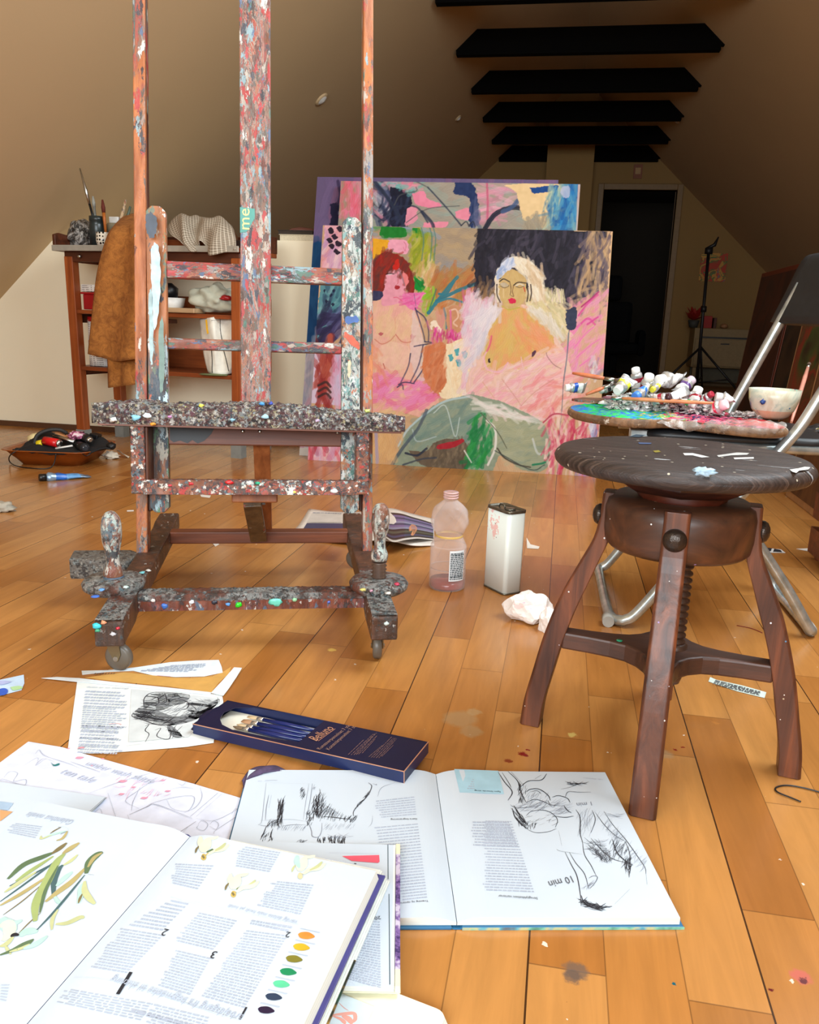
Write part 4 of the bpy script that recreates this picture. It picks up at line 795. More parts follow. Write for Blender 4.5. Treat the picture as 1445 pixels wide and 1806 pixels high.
# base: two rails, crossbars, blocks
def rail(sx):
    b = MB(EM); c = sx * .256; w = .026
    prof = [(-.085, .072), (-.085, .118), (-.078, .124), (.60, .124), (.64, .132), (.735, .132), (.742, .124), (.742, .09), (.70, .078), (.06, .078), (.04, .072)]
    T = Matrix(((0, 0, 1, 0), (1, 0, 0, 0), (0, 1, 0, 0), (0, 0, 0, 1)))
    b.prism(prof, c - w, c + w, T=T); return b
rl = rail(-1).obj('base_rail', S_base, ea, bevel=.004); rr = rail(1).obj('base_rail', S_base, ea, bevel=.004)
for sx, r_ in ((-1, rl), (1, rr)):
    b = MB(EM); c = sx * .256; G = []
    for j in range(30):
        G.append([(c + (-.5 + i / 19) * .05, -.083 + .30 * j / 29, .1245 + abs(mnoise.noise(Vector((i * .6 + sx, j * .7, 1)))) * .004 * min(1, i / 2, (19 - i) / 2, j / 2)) for i in range(20)])
    b.grid(G); b.obj('dried_paint_crust', S_basef, r_)
    b = MB(EM); T_ = Matrix.Translation((c, 0, 0))
    for x in (-.012, .012):
        b.lathe([(.003, 0), (.003, .0015)], (c + x, .72, .132), 10)
    b.obj('screw', M_metal, r_)
b = MB(EM); G = []
for j in range(10):
    G.append([(-.232 + .464 * i / 149, .068 + .042 * j / 9, .119 + abs(mnoise.noise(Vector((i * .35, j * .8, 5)))) * .005 * min(1, j / 1.5 + .3)) for i in range(150)])
b.grid(G); b.grid([[(p[0], p[1], .088) for p in G[0]], G[0]]); b.grid([G[-1], [(p[0], p[1], .088) for p in G[-1]]]); b.box(-.232, .232, .07, .108, .086, .09)
cb_ = b.obj('front_crossbar', S_basef, ea)
b = MB(EM); b.box(-.232, .230, .0655, .068, .086, .106); b.obj('wooden_face', splat('dripped_red_wood', ((84, 40, 28), (134, 72, 50)), .5, [(90, 90, 90), (200, 196, 190), (60, 50, 50), (120, 60, 50), (80, 100, 120), (150, 90, 80)], 50, (1, 1, .5)), cb_)
for p, c_, r in (((421, 1067), (40, 200, 30), .0085), ((487, 1062), (110, 210, 190), .013), ((290, 1069), (60, 110, 190), .008), ((338, 1062), (225, 228, 235), .006), ((402, 1066), (90, 150, 215), .005), ((270, 1059), (225, 215, 210), .005), ((520, 1058), (150, 205, 160), .006), ((378, 1062), (30, 34, 50), .006), ((580, 1062), (90, 110, 200), .004), ((200, 760), (1, 1, 1), 0)):
    if r == 0: continue
    q = EM.inverted() @ PL(p[0], p[1], EM @ Vector((0, .065, .1)), (EM.to_3x3() @ Vector((0, -1, 0)))); vs_, fs_ = crumple((q.x, q.y, q.z), (r, .003, r * .8), .5, p[0], 2, 2.2, flat=False)
    b = MB(EM); b.add(vs_, fs_, 0, True); b.obj('paint_blob', plain('blob_%d_%d_%d' % c_, c_, .35, spec=.6), cb_)
b = MB(EM); b.box(-.232, .232, .552, .592, .092, .124); b.obj('rear_crossbar', W_red, ea, bevel=.003)
# outrigger arm on the left
b = MB(EM); vs = [(-.425, .325, .072), (-.30, .30, .078), (-.27, .37, .078), (-.30, .395, .078), (-.43, .39, .072)]
b.add([Vector(v) for v in vs] + [Vector((v[0], v[1], .122 + .003 * math.sin(i * 5))) for i, v in enumerate(vs)], [(0, 1, 2, 3, 4), (5, 6, 7, 8, 9), (0, 1, 6, 5), (1, 2, 7, 6), (2, 3, 8, 7), (3, 4, 9, 8), (4, 0, 5, 9)])
b.obj('side_block', splat('grey_caked_block', ((70, 62, 56), (110, 100, 92)), 1.1, [(120, 116, 110), (80, 76, 74), (160, 158, 150), (60, 58, 58), (140, 150, 150)], 60, (1, 1, 1), bump=.9), ea, bevel=.005)
# clamp discs and turned handles
def knob(cx_, cy_, threaded):
    b = MB(EM); z0 = .124
    b.lathe([(.02, z0 - .012), (.05, z0 - .006), (.061, z0 + .002), (.063, z0 + .012), (.057, z0 + .020), (.03, z0 + .023)], (cx_, cy_, 0), 40)
    d = b.obj('clamp_disc', S_basef, ea)
    b = MB(EM); zz = z0 + .022
    if threaded:
        b.lathe([(.014 + (.0025 if k % 2 else -.001), zz + .004 * k) for k in range(10)], (cx_, cy_, 0), 20); b.obj('wooden_screw', wood('screw_wood', (70, 50, 40), (120, 96, 80), 2), ea); zz += .04; prof = [(.017, 0), (.018, .012), (.012, .03), (.013, .05), (.018, .07), (.019, .088), (.017, .108), (.010, .120), (.002, .123)]
    else:
        prof = [(.020, 0), (.019, .012), (.013, .03), (.0145, .05), (.019, .075), (.0205, .098), (.018, .120), (.010, .133), (.002, .137)]
        b.lathe([(.0205, zz - .002), (.0205, zz + .004)], (cx_, cy_, 0), 24); b.obj('blue_ring', plain('blue_grey_ring', (70, 90, 110), .5), ea); zz += .003
    b = MB(EM); pr = [(float(a[0]), zz + float(a[1])) for a in spline(prof, 4)]; b.lathe(pr, (cx_, cy_, 0), 28); b.obj('turned_handle', splat('handle_spatter', ((86, 56, 42), (140, 92, 70)), .75, [(90, 110, 120), (170, 190, 185), (60, 66, 72), (205, 200, 190), (120, 70, 54), (70, 60, 56), (150, 130, 120)], 44, (1, 1, .7), rough=.3), ea)
knob(-.283, .108, False); knob(.262, .082, True)
# castors
M_tyre = plain('grey_wheel', (96, 88, 78), .4); 
def castor(x, y, ang, side, parent=ea):
    T = EM @ Matrix.Translation((x, y, 0)) @ Matrix.Rotation(ang, 4, 'Z')
    b = MB(T); b.lathe([(.018, .066), (.018, .074)], n=20)
    for s in (-1, 1):
        Tt = T @ Matrix.Translation((0, s * .011, 0)) @ Matrix.Rotation(math.pi / 2, 4, 'X'); b2 = MB(Tt); b2.prism([(-.014, .068), (.016, .068), (.02, .036), (.014, .022), (.006, .022), (-.004, .04)], -.001, .001); b.M = Matrix.Identity(4); b.add(b2.v, b2.f, 0, False); b.M = T
    c = b.obj('castor', plain('brass_grey_bracket', (130, 116, 88), .4, .7), parent)
    b = MB(T @ Matrix.Translation((.01, 0, .027)) @ Matrix.Rotation(math.pi / 2, 4, 'X')); b.lathe([(.006, -.0095), (.022, -.009), (.0265, -.006), (.0265, .006), (.022, .009), (.006, .0095)], n=32); b.obj('wheel', M_tyre, c)
    b = MB(T @ Matrix.Translation((.01, 0, .027)) @ Matrix.Rotation(math.pi / 2, 4, 'X')); b.lathe([(.005, -.014), (.005, .014)], n=12); b.obj('axle', M_metal, c)
castor(-.262, -.02, math.radians(-20), 1); castor(.252, -.01, math.radians(80), 1); castor(-.285, .50, math.radians(60), 1); castor(.268, .62, math.radians(150), 1)
for p, c_, r, z_, pr_ in (((171, 1104), (60, 200, 215), .009, None, rl), ((183, 1098), (225, 150, 110), .006, None, rl), ((200, 1118), (205, 205, 210), .006, None, rl), ((172, 1112), (60, 160, 120), .005, None, rl), ((208, 1108), (200, 40, 60), .004, None, rl), ((168, 1052), (60, 110, 200), .009, .146, rl), ((180, 1040), (90, 150, 215), .006, .146, rl), ((222, 1035), (190, 215, 210), .006, .146, rl), ((640, 1040), (225, 210, 120), .007, .146, rr), ((685, 1046), (225, 220, 210), .006, .146, rr), ((700, 1030), (190, 50, 80), .007, .146, rr), ((655, 1042), (190, 140, 160), .004, .146, rr), ((250, 1010), (120, 200, 210), .007, .128, rl), ((262, 1006), (225, 225, 220), .006, .128, rl), ((682, 1100), (190, 205, 200), .006, None, rr)):
    q = EM.inverted() @ (PL(p[0], p[1], EM @ Vector((0, -.086, .1)), EM.to_3x3() @ Vector((0, -1, 0))) if z_ is None else F(p[0], p[1], z_)); vs_, fs_ = crumple((q.x, q.y, q.z), (r, .003 if z_ is None else r, r * .7 if z_ is None else .0025), .5, p[0], 2, 2.2, flat=False)
    b = MB(EM); b.add(vs_, fs_, 0, True); b.obj('paint_blob', plain('blob_%d_%d_%d' % c_, c_, .35, spec=.6), pr_)
# ------------------------------------------------------------------ slatted work cabinet against the low wall
CA = Vector((-2.441, 3.839, 0)); CR = math.atan2(-.148, .989); CMx = Matrix.Translation(CA) @ Matrix.Rotation(CR, 4, 'Z')
cab = thing('work_cabinet', CA, CR, 'open red-brown wooden workbench with shelves, standing against the cream low wall', 'shelf unit')
WC = wood('reddish_varnished_wood', (128, 58, 22), (176, 92, 40), 2, .8, .4, .15); WCx = wood('reddish_varnished_wood_flat', (112, 50, 20), (164, 84, 38), 0, .8, .4, .15); WCd = wood('dark_varnished_wood', (66, 30, 14), (106, 52, 26), 0, .8, .45, .15)
M_zinc = plain('grey_metal_edge', (176, 172, 160), .4, .3); M_foot = plain('grey_leg_sleeve', (140, 144, 140), .5, .2)
def CB(name, boxes, mat, parent=cab, bevel=.003):
    b = MB(CMx)
    for x in boxes: b.box(*x)
    return b.obj(name, mat, parent, bevel=bevel)
for x, y in ((-.03, 0), (.915, 0), (-.01, .28), (.90, .28)):
    # legs taper out slightly to the floor
    b = MB(CMx); vs = []
    xt = x; xb = x + (.018 if x < .5 else -.01)
    for z, xx in ((.0, xb), (.93, xt)):
        vs += [(xx, y, z), (xx + .05, y, z), (xx + .05, y + .045, z), (xx, y + .045, z)]
    b.add(vs, [(3, 2, 1, 0), (4, 5, 6, 7), (0, 1, 5, 4), (1, 2, 6, 5), (2, 3, 7, 6), (3, 0, 4, 7)]); lg = b.obj('leg', WC, cab, bevel=.003)
    b = MB(CMx); b.box(xb - .003, xb + .053, y - .003, y + .048, 0, .07); b.obj('foot_sleeve', M_foot, lg)
CB('worktop', [(-.065, .972, -.03, .34, .955, .975)], WCx); CB('metal_edging', [(-.07, .977, -.036, -.03, .953, .981), (-.07, -.065, -.03, .34, .953, .981)], M_zinc)
CB('apron', [(-.03, .96, .004, .02, .905, .955)], WCd); CB('apron', [(-.03, -.012, .02, .30, .905, .955)], WCx); CB('apron', [(.94, .958, .02, .30, .905, .955)], WCx)
CB('back_rail', [(-.065, .972, .325, .345, .975, 1.055)], WCd)
b = MB(CMx @ Matrix(((0, 0, 1, 0), (1, 0, 0, 0), (0, 1, 0, 0), (0, 0, 0, 1)))); b.prism([(-.03, .975), (.34, .975), (.34, 1.055), (.12, 1.05), (.06, 1.035), (0, 1.04), (-.03, 1.03)], -.068, -.05); b.obj('side_rail', WCd, cab, bevel=.003)
b = MB(CMx @ Matrix(((0, 0, 1, 0), (1, 0, 0, 0), (0, 1, 0, 0), (0, 0, 0, 1)))); b.prism([(.10, .975), (.34, .975), (.34, 1.055), (.14, 1.05)], .957, .972); b.obj('side_rail', WCd, cab, bevel=.003)
CB('shelf', [(-.02, .95, .01, .32, .655, .675)], WCx); CB('shelf_back', [(-.02, .95, .31, .325, .675, .76)], WCx)
CB('shelf', [(-.02, .95, .01, .32, .375, .395)], WCx); CB('shelf_back', [(-.02, .95, .31, .325, .395, .50)], WCx)
CB('side_rail', [(-.025, -.01, .03, .29, .345, .395)], WCd); CB('side_rail', [(-.025, -.01, .03, .29, .61, .655)], WCd)
CB('tool_tray', [(.2, .55, .005, .10, .625, .645)], WCd)
b = MB(CMx @ Matrix.Translation((.07, .002, .93)) @ Matrix.Rotation(math.pi / 2, 4, 'X')); b.lathe([(.004, 0), (.009, .006), (.010, .012), (.004, .016)], n=16); b.obj('knob', M_metal, cab)
def cp(px, py, off=0):      # point over the cabinet's front plane
    n_ = CMx.to_3x3() @ Vector((0, 1, 0)); return PL(px, py, CA + n_ * off, n_)
# towel
M_towel = NT('brown_terry'); n1 = M_towel.noise(M_towel.coord(), 420, 2); n2 = M_towel.noise(M_towel.coord(), 26, 4, .6, 1.2)
M_towel.set(Base_Color=M_towel.ramp(M_towel.math('ADD', M_towel.math('MULTIPLY', n1.outputs[0], .4), M_towel.math('MULTIPLY', n2.outputs[0], .6)), [(.38, rgba((142, 84, 32))), (.62, rgba((196, 126, 56)))]), Roughness=.95); M_towel.bump(M_towel.math('ADD', n1.outputs[0], n2.outputs[0]), .7, .006)
rows = [[cp(216, 384, .22), cp(236, 378, .22), cp(262, 382, .22)], [cp(202, 400, .05), cp(228, 388, .05), cp(270, 398, .06)], [cp(190, 420, -.05), cp(226, 410, -.06), cp(275, 420, -.05)], [cp(176, 480, -.055), cp(222, 480, -.07), cp(278, 480, -.05)], [cp(167, 560, -.05), cp(216, 560, -.075), cp(276, 560, -.05)], [cp(160, 624, -.045), cp(205, 637, -.07), cp(270, 628, -.05)]]
G = sheet(rows, 40, 60, lambda u, v: (0, -.022 * math.sin(u * 9 + v * 1.6) * min(1, v * 1.6) + .010 * nz(u * 3, v * 2, 1), .0))
b = MB(); b.grid(G); tw = b.obj('hanging_towel', M_towel.mat, None, origin=cp(225, 500, -.05), solid=.008); top(tw, 'brown terry towel draped over the left end of the wooden workbench', 'towel')
rows = [[cp(186, 560, -.025), cp(225, 560, -.02), cp(272, 560, -.03)], [cp(190, 620, -.03), cp(225, 620, -.02), cp(272, 620, -.03)], [cp(192, 684, -.02), cp(222, 680, -.03), cp(268, 676, -.02)]]
b = MB(); b.grid(sheet(rows, 24, 20, lambda u, v: (0, -.012 * math.sin(u * 15), 0))); lw = b.obj('towel_inner_fold', M_towel.mat, tw, solid=.008)
# checked cloth
t = NT('checked_linen'); at_ = t.node('ShaderNodeAttribute', attribute_name='weave'); sp = t.node('ShaderNodeSeparateXYZ', inp={0: at_.outputs['Vector']})
def stripes(o, n): return t.math('LESS_THAN', t.math('FRACT', t.math('MULTIPLY', o, n)), .26)
mk = t.math('MULTIPLY', t.math('ADD', stripes(sp.outputs[0], 30), stripes(sp.outputs[1], 26)), .5)
t.set(Base_Color=t.mix(mk, rgba((136, 122, 104)), rgba((224, 212, 192))), Roughness=.9); M_check = t.mat
rows = [[cp(300, 392, .20), cp(330, 382, .2), cp(350, 384, .2), cp(372, 388, .22), cp(396, 396, .2)],
        [cp(298, 398, .10), cp(322, 378, .06), cp(352, 390, .10), cp(376, 380, .06), cp(408, 398, .10)],
        [cp(303, 412, .02), cp(324, 402, -.02), cp(350, 404, .03), cp(374, 398, -.03), cp(412, 412, .0)],
        [cp(316, 424, -.02), cp(330, 428, -.05), cp(352, 418, .0), cp(372, 420, -.05), cp(414, 428, -.03)],
        [cp(330, 438, -.045), cp(344, 444, -.05), cp(356, 424, -.03), cp(372, 450, -.06), cp(414, 440, -.045)]]
G = sheet(rows, 48, 44, lambda u, v: (0, -.02 * math.sin(u * 21 + v * 4) * (.4 + .6 * v), .010 * math.sin(u * 17 - v * 5) * (1 - v) + .006 * nz(u * 5, v * 5, 2)))
b = MB(); b.grid(G); ck = b.obj('checked_cloth', M_check, None, origin=cp(360, 430, 0), solid=.004, recalc=False); top(ck, 'crumpled brown and white checked cloth on top of the wooden workbench', 'cloth')
a_ = ck.data.attributes.new('weave', 'FLOAT_VECTOR', 'POINT'); ny_, nx_ = len(G), len(G[0])
a_.data.foreach_set('vector', np.array([(i / (nx_ - 1), j / (ny_ - 1), 0) for j in range(ny_) for i in range(nx_)], np.float32).ravel())
# on top of the cabinet
zt = .976
def cl(x, y, z=zt): return CMx @ Vector((x, y, z))
t = NT('crinkled_foil'); n_ = t.noise(t.coord(), 22, 5, .7, 2); t.set(Base_Color=t.ramp(n_.outputs[0], [(.4, rgba((40, 38, 36))), (.5, rgba((110, 106, 100))), (.6, rgba((210, 206, 200)))]), Roughness=.2, Metallic=.3); t.bump(n_.outputs[0], .8, .02); M_foil = t.mat
p = cp(145, 425, .12); P0 = Vector((p.x, p.y, zt)); 
vs_, fs_ = crumple((P0.x, P0.y, zt + .065), (.068, .068, .078), .16, 3, 4, 2.0); b = MB(); b.add(vs_, fs_, 0, True); top(b.obj('wrapped_pot', M_foil, None, origin=P0), 'pot wrapped in crinkled silvery plastic at the left end of the workbench top', 'pot')
p = cp(174, 432, .1); P0 = cl(.20, .10)
q0 = cp(162, 431, .08); q1 = cp(184, 431, .08); c0 = (q0 + q1) / 2; c0.z = zt; r0 = (q1 - q0).length / 2
b = MB(); b.lathe([(r0, 0), (r0, .11), (r0 * .9, .125), (r0 * .98, .127), (r0 * .98, .15), (r0 * .8, .15), (r0 * .75, .02)], c0, 28); jar = b.obj('brush_jar', plain('dark_green_jar', (40, 50, 50), .3), None, origin=c0); top(jar, 'dark jar holding brushes and a palette knife on the workbench', 'jar')
def stick(name, label, cat, a, b_, r, mat, tip=None, group=None, tipname='bristles'):
    o = thing(name, a, 0, label, cat, group); m = MB(); a = Vector(a); b_ = Vector(b_); m.tube([a, a.lerp(b_, .7), b_], [r, r * .9, r * .6] if not tip else [r * .7, r, r], 8); m.obj('handle', mat, o)
    if tip:
        d = (b_ - a).normalized(); m = MB(); m.tube([b_, b_ + d * tip[1] * .4, b_ + d * tip[1]], [r * 1.1, r * 1.3, r * .5], 8); m.obj(tipname, tip[0], o)
    return o
def onp(px, py, y): return YP(px, py, y)
yj = c0.y
stick('palette_knife', 'long thin palette knife pointing up out of the dark jar', 'palette knife', c0 + Vector((.01, 0, .03)), onp(158, 360, yj), .006, M_black, (M_metal, .17), tipname='blade')
stick('paintbrush', 'flat grey paintbrush leaning left in the dark jar', 'brush', c0 + Vector((-.005, .01, .03)), onp(166, 365, yj), .007, plain('grey_handle', (120, 120, 112), .5), (plain('grey_bristle', (150, 150, 140), .8), .05))
stick('paintbrush', 'red-brown paintbrush leaning right at the jar beside the towel', 'brush', onp(187, 415, yj - .02), onp(183, 375, yj - .02), .008, plain('orange_handle', (176, 96, 30), .5), (plain('red_brown_bristle', (96, 34, 18), .8), .06))
b = MB(); q = cp(182, 420, .04); rr_ = .034; b.lathe([(rr_ * .75, 0), (rr_, .03), (rr_ * .95, .07), (rr_ * .85, .07), (rr_ * .6, .006)], (q.x, q.y, zt), 24)
t = NT('polka_dot_glaze'); vo = t.node('ShaderNodeTexVoronoi', inp={'Vector': t.coord(), 'Scale': 62.0}); vo.inputs['Randomness'].default_value = .25; t.set(Base_Color=t.mix(t.math('LESS_THAN', vo.outputs['Distance'], .32), rgba((235, 225, 205)), rgba((20, 18, 18))), Roughness=.2)
top(b.obj('spotted_cup', t.mat, None, origin=(q.x, q.y, zt)), 'small white cup with black dots between the jar and the towel', 'cup')
b = MB(); q = cp(203, 392, .2); b.lathe([(.045, 0), (.045, .12), (.038, .13), (.03, .13), (.03, .02)], (q.x, q.y, zt), 24); pot2 = b.obj('brush_jar', plain('cloudy_glass_jar', (150, 140, 116), .2), None, origin=(q.x, q.y, zt)); top(pot2, 'cloudy jar with a speckled brush standing behind the draped towel', 'jar')
stick('paintbrush', 'paint-speckled light wooden brush behind the draped towel', 'brush', (q.x, q.y, zt + .05), onp(222, 352, q.y), .009, splat('speckled_handle', ((190, 160, 120), (220, 190, 150)), .5, scale=70), None)
stick('paintbrush', 'dark green brush handle behind the towel beside the upright', 'brush', (q.x + .03, q.y, zt + .05), onp(230, 364, q.y), .009, plain('green_grey_handle', (84, 96, 80), .5), None)
b = MB(); b.box(-.02, .02, -.012, .012, 0, .03); b.M = Matrix.Identity(4); bb_ = MB(Matrix.Translation((q.x - .0, q.y, zt + .13))); bb_.box(-.025, .025, -.015, .015, 0, .032); top(bb_.obj('white_eraser', M_white, None, origin=(q.x, q.y, zt + .13), bevel=.003), 'small white block resting on the jar rim behind the towel', 'block')
# pumps/bottles behind the cloth at right
q = cp(402, 398, .25)
b = MB(); b.lathe([(.045, 0), (.05, .04), (.03, .075), (.004, .08)], (q.x, q.y, zt + .03), 24); top(b.obj('brown_bowl', plain('brown_glaze', (96, 60, 36), .4), None, origin=(q.x, q.y, zt)), 'brown upturned pot behind the checked cloth on the workbench', 'pot')
b = MB(); b.box(q.x - .02, q.x + .10, q.y - .04, q.y + .03, zt, zt + .055); top(b.obj('dark_box', plain('dark_brown_box', (54, 36, 26), .6), None, origin=(q.x, q.y, zt), bevel=.005), 'small dark box at the right end of the workbench top', 'box')
b = MB(CMx); b.box(.42, .80, .12, .30, zt, zt + .045); top(b.obj('wooden_paint_box', WCx, None, Mo=CMx, bevel=.003), 'flat orange-brown wooden box beneath the checked cloth', 'box')
# mid shelf
def boxat(name, label, cat, x0, x1, y0, y1, z0, z1, mat, group=None, bevel=.004, parts=None):
    M_ = CMx @ Matrix.Translation((x0, y0, z0)); o = thing(name, M_.translation, 0, label, cat, group, M=M_)
    b = MB(CMx); b.box(x0, x1, y0, y1, z0, z1); b.obj('body', mat, o, bevel=bevel)
    for nm, bx_, mt in parts or []: b = MB(CMx); b.box(*bx_); b.obj(nm, mt, o, bevel=.002)
    return o
M_redp = plain('red_plastic', (168, 20, 26), .35); M_lbl = plain('printed_label', (226, 222, 212), .6)
t = NT('fine_print_label'); tc = t.node('ShaderNodeTexCoord'); s_ = t.node('ShaderNodeSeparateXYZ', inp={0: tc.outputs['Object']}); ln = t.math('LESS_THAN', t.math('FRACT', t.math('MULTIPLY', s_.outputs[2], 110)), .42); nn_ = t.noise(t.coord(scale=(90, 90, 12)), 1, 2); t.set(Base_Color=t.mix(t.math('MULTIPLY', ln, t.math('GREATER_THAN', nn_.outputs[0], .47)), rgba((238, 234, 226)), rgba((150, 142, 134))), Roughness=.45); M_print = t.mat
boxat('red_tub', 'red plastic tub on the middle shelf of the workbench', 'tub', .03, .20, .05, .19, .677, .752, M_redp, parts=[('rim', (.022, .208, .042, .198, .752, .762), M_redp)])
boxat('cardboard_box', 'flat printed box lying on top of the red tub', 'box', .02, .19, .05, .18, .764, .80, M_print)
for z_, lb in ((.397, 'lower white tin with a red band and fine print on the bottom shelf, left end'), (.527, 'upper white tin with a red band stacked on another on the bottom shelf')):
    q0 = cp(138, 600, .06); c_ = CMx @ Vector((.092, .10, 0)); o = thing('paint_tin', (c_.x, c_.y, z_), 0, lb, 'tin', 'red-banded white tins')
    h_ = .128 if z_ < .5 else .115; r_ = .064
    b = MB(); b.lathe([(r_, 0), (r_, h_ * .80)], (c_.x, c_.y, z_), 32); b.obj('body', M_print, o)
    b = MB(); b.lathe([(r_ + .001, h_ * .8), (r_ + .001, h_), (r_ * .9, h_)], (c_.x, c_.y, z_), 32); b.obj('red_band', M_redp, o)
c_ = CMx @ Vector((.20, .13, 0)); b = MB(); b.lathe([(.05, 0), (.05, .17), (.03, .19), (.02, .21)], (c_.x, c_.y, .397), 28); top(b.obj('white_bottle', M_print, None, origin=(c_.x, c_.y, .397)), 'white bottle partly behind the towel on the bottom shelf', 'bottle')
M_bag = plain('grey_green_cloth', (188, 188, 168), .8, var=.08, scale=14)
q0 = cp(380, 530, .10); vs_, fs_ = crumple((q0.x, q0.y, .745), (.115, .09, .075), .32, 8, 4, 1.4); b = MB(); b.add(vs_, fs_, 0, True); o = b.obj('cloth_bag', M_bag, None, origin=(q0.x, q0.y, .677)); top(o, 'slumped grey-green cloth bag on the middle shelf of the workbench', 'bag')
vs_, fs_ = crumple((q0.x + .08, q0.y - .06, .752), (.03, .02, .014), .3, 2, 3); b = MB(); b.add(vs_, fs_, 0, True); b.obj('red_tie', M_redp, o)
q0 = cp(304, 530, .08); b = MB(); b.lathe([(.03, 0), (.055, .03), (.062, .07), (.056, .07), (.03, .01)], (q0.x, q0.y, .677), 28); top(b.obj('white_bowl', M_white, None, origin=(q0.x, q0.y, .677)), 'white bowl on the middle shelf beside the cloth bag', 'bowl')
q0 = cp(300, 505, .1); b = MB(Matrix.Translation((q0.x, q0.y, .757))); b.lathe([(.035, -.01), (.04, .035), (.01, .06)], n=20); top(b.obj('black_jar_lid', M_black, None, origin=(q0.x, q0.y, .747)), 'black rounded lid resting on the white bowl', 'lid')
boxat('long_tray', 'pale wooden tray lying along the middle shelf', 'tray', .53, .72, -.012, .09, .677, .70, wood('pale_tray', (170, 136, 100), (200, 170, 130), 0))
# white shopping bag on the bottom shelf (kinked outline, printed lines)
o = thing('shopping_bag', cp(385, 660, .02), 0, 'white shopping bag with thin black lines and a yellow stripe on the bottom shelf', 'bag')
rows = [[cp(352, 562, .06), cp(372, 560, .0), cp(392, 556, .06), cp(412, 560, .05)], [cp(354, 590, .02), cp(376, 592, -.02), cp(390, 590, .02), cp(414, 590, .02)], [cp(358, 620, .01), cp(378, 620, -.01), cp(392, 620, .03), cp(412, 620, .01)], [cp(366, 655, .02), cp(378, 661, -.005), cp(400, 660, .02), cp(408, 650, .03)]]
G = sheet(rows, 24, 24, lambda u, v: (0, .006 * nz(u * 4, v * 4, 1), 0)); Gb = [[p + CMx.to_3x3() @ Vector((0, .09, 0)) for p in r] for r in G]
b = MB(); b.grid(G); b.grid(Gb); b.grid([G[0], Gb[0]]); b.grid([G[-1], Gb[-1]]); b.grid([[r[0] for r in G], [r[0] for r in Gb]]); b.grid([[r[-1] for r in G], [r[-1] for r in Gb]]); b.obj('body', plain('white_bag', (232, 228, 214), .5), o)
def onG(u, v, d=-.0015):
    i = min(len(G) - 1, max(0, v * (len(G) - 1))); j = min(len(G[0]) - 1, max(0, u * (len(G[0]) - 1))); i0 = int(i); j0 = int(j); i1 = min(i0 + 1, len(G) - 1); j1 = min(j0 + 1, len(G[0]) - 1); a = G[i0][j0].lerp(G[i0][j1], j - j0); c = G[i1][j0].lerp(G[i1][j1], j - j0); return a.lerp(c, i - i0) + CMx.to_3x3() @ Vector((0, d, 0))
nrm = -(CMx.to_3x3() @ Vector((0, 1, 0))); b = MB(); b.ribbon([onG(.26, v) for v in np.linspace(.5, .98, 14)], .004, 0, nrm); b.ribbon([onG(.60 + .2 * v, v) for v in np.linspace(.02, .98, 20)], .004, 0, nrm); b.ribbon([onG(u, .02 + .1 * u) for u in np.linspace(.35, .6, 6)], .004, 0, nrm); b.obj('printed_lines', M_black, o, recalc=False)
b = MB(); b.ribbon([onG(.2, v, -.002) for v in np.linspace(.03, .30, 8)], .012, 0, nrm); b.obj('yellow_stripe', plain('yellow_print', (235, 180, 40), .5), o, recalc=False)
vs_, fs_ = crumple(cp(378, 661, .0), (.075, .03, .006), .2, 5, 3); b = MB(); b.add(vs_, fs_, 0, True); b.obj('green_base', plain('green_edge', (110, 120, 80), .6), o)
# books lying on the low wall
def flatbook(name, label, px0, px1, py, y0, y1, z0, th, cc, pc, group=None):
    a = YP(px0, py, PY + .02).x; c = YP(px1, py, PY + .02).x; M_ = Matrix.Translation((a, y0, z0)); o = thing(name, (a, y0, z0), 0, label, 'book', group)
    b = MB(); b.box(a + .004, c, y0 + .004, y1, z0 + .003, z0 + th - .003); b.obj('pages', pc, o)
    b = MB(); b.box(a, c + .004, y0, y1 + .004, z0, z0 + .003); b.box(a, c + .004, y0, y1 + .004, z0 + th - .003, z0 + th); b.obj('cover', cc, o); return o
M_pages = plain('page_edges', (226, 214, 186), .8, var=.1, scale=200)
flatbook('book', 'thick cream-edged book lying on the ledge of the low wall beside the paintings', 491, 560, 422, PY + .03, PY + .25, PZ, .034, plain('cream_cover', (214, 200, 170), .6), M_pages, 'books on the low wall')
flatbook('book', 'dark thin book on top of the cream book on the low wall', 486, 548, 412, PY + .05, PY + .24, PZ + .035, .022, plain('dark_cover', (36, 28, 24), .6), plain('dark_edges', (60, 48, 38), .8), 'books on the low wall')
rows = [[YP(512, 404, PY + .1), YP(530, 401, PY + .1), YP(552, 404, PY + .1)], [YP(508, 409, PY + .06), YP(530, 406, PY + .05), YP(556, 408, PY + .06)]]
b = MB(); b.grid(sheet(rows, 12, 6)); top(b.obj('crumpled_cloth', plain('dusky_pink', (130, 84, 76), .8), None, origin=YP(530, 406, PY + .08), solid=.004), 'small dusky pink rag on the dark book on the low wall', 'rag')

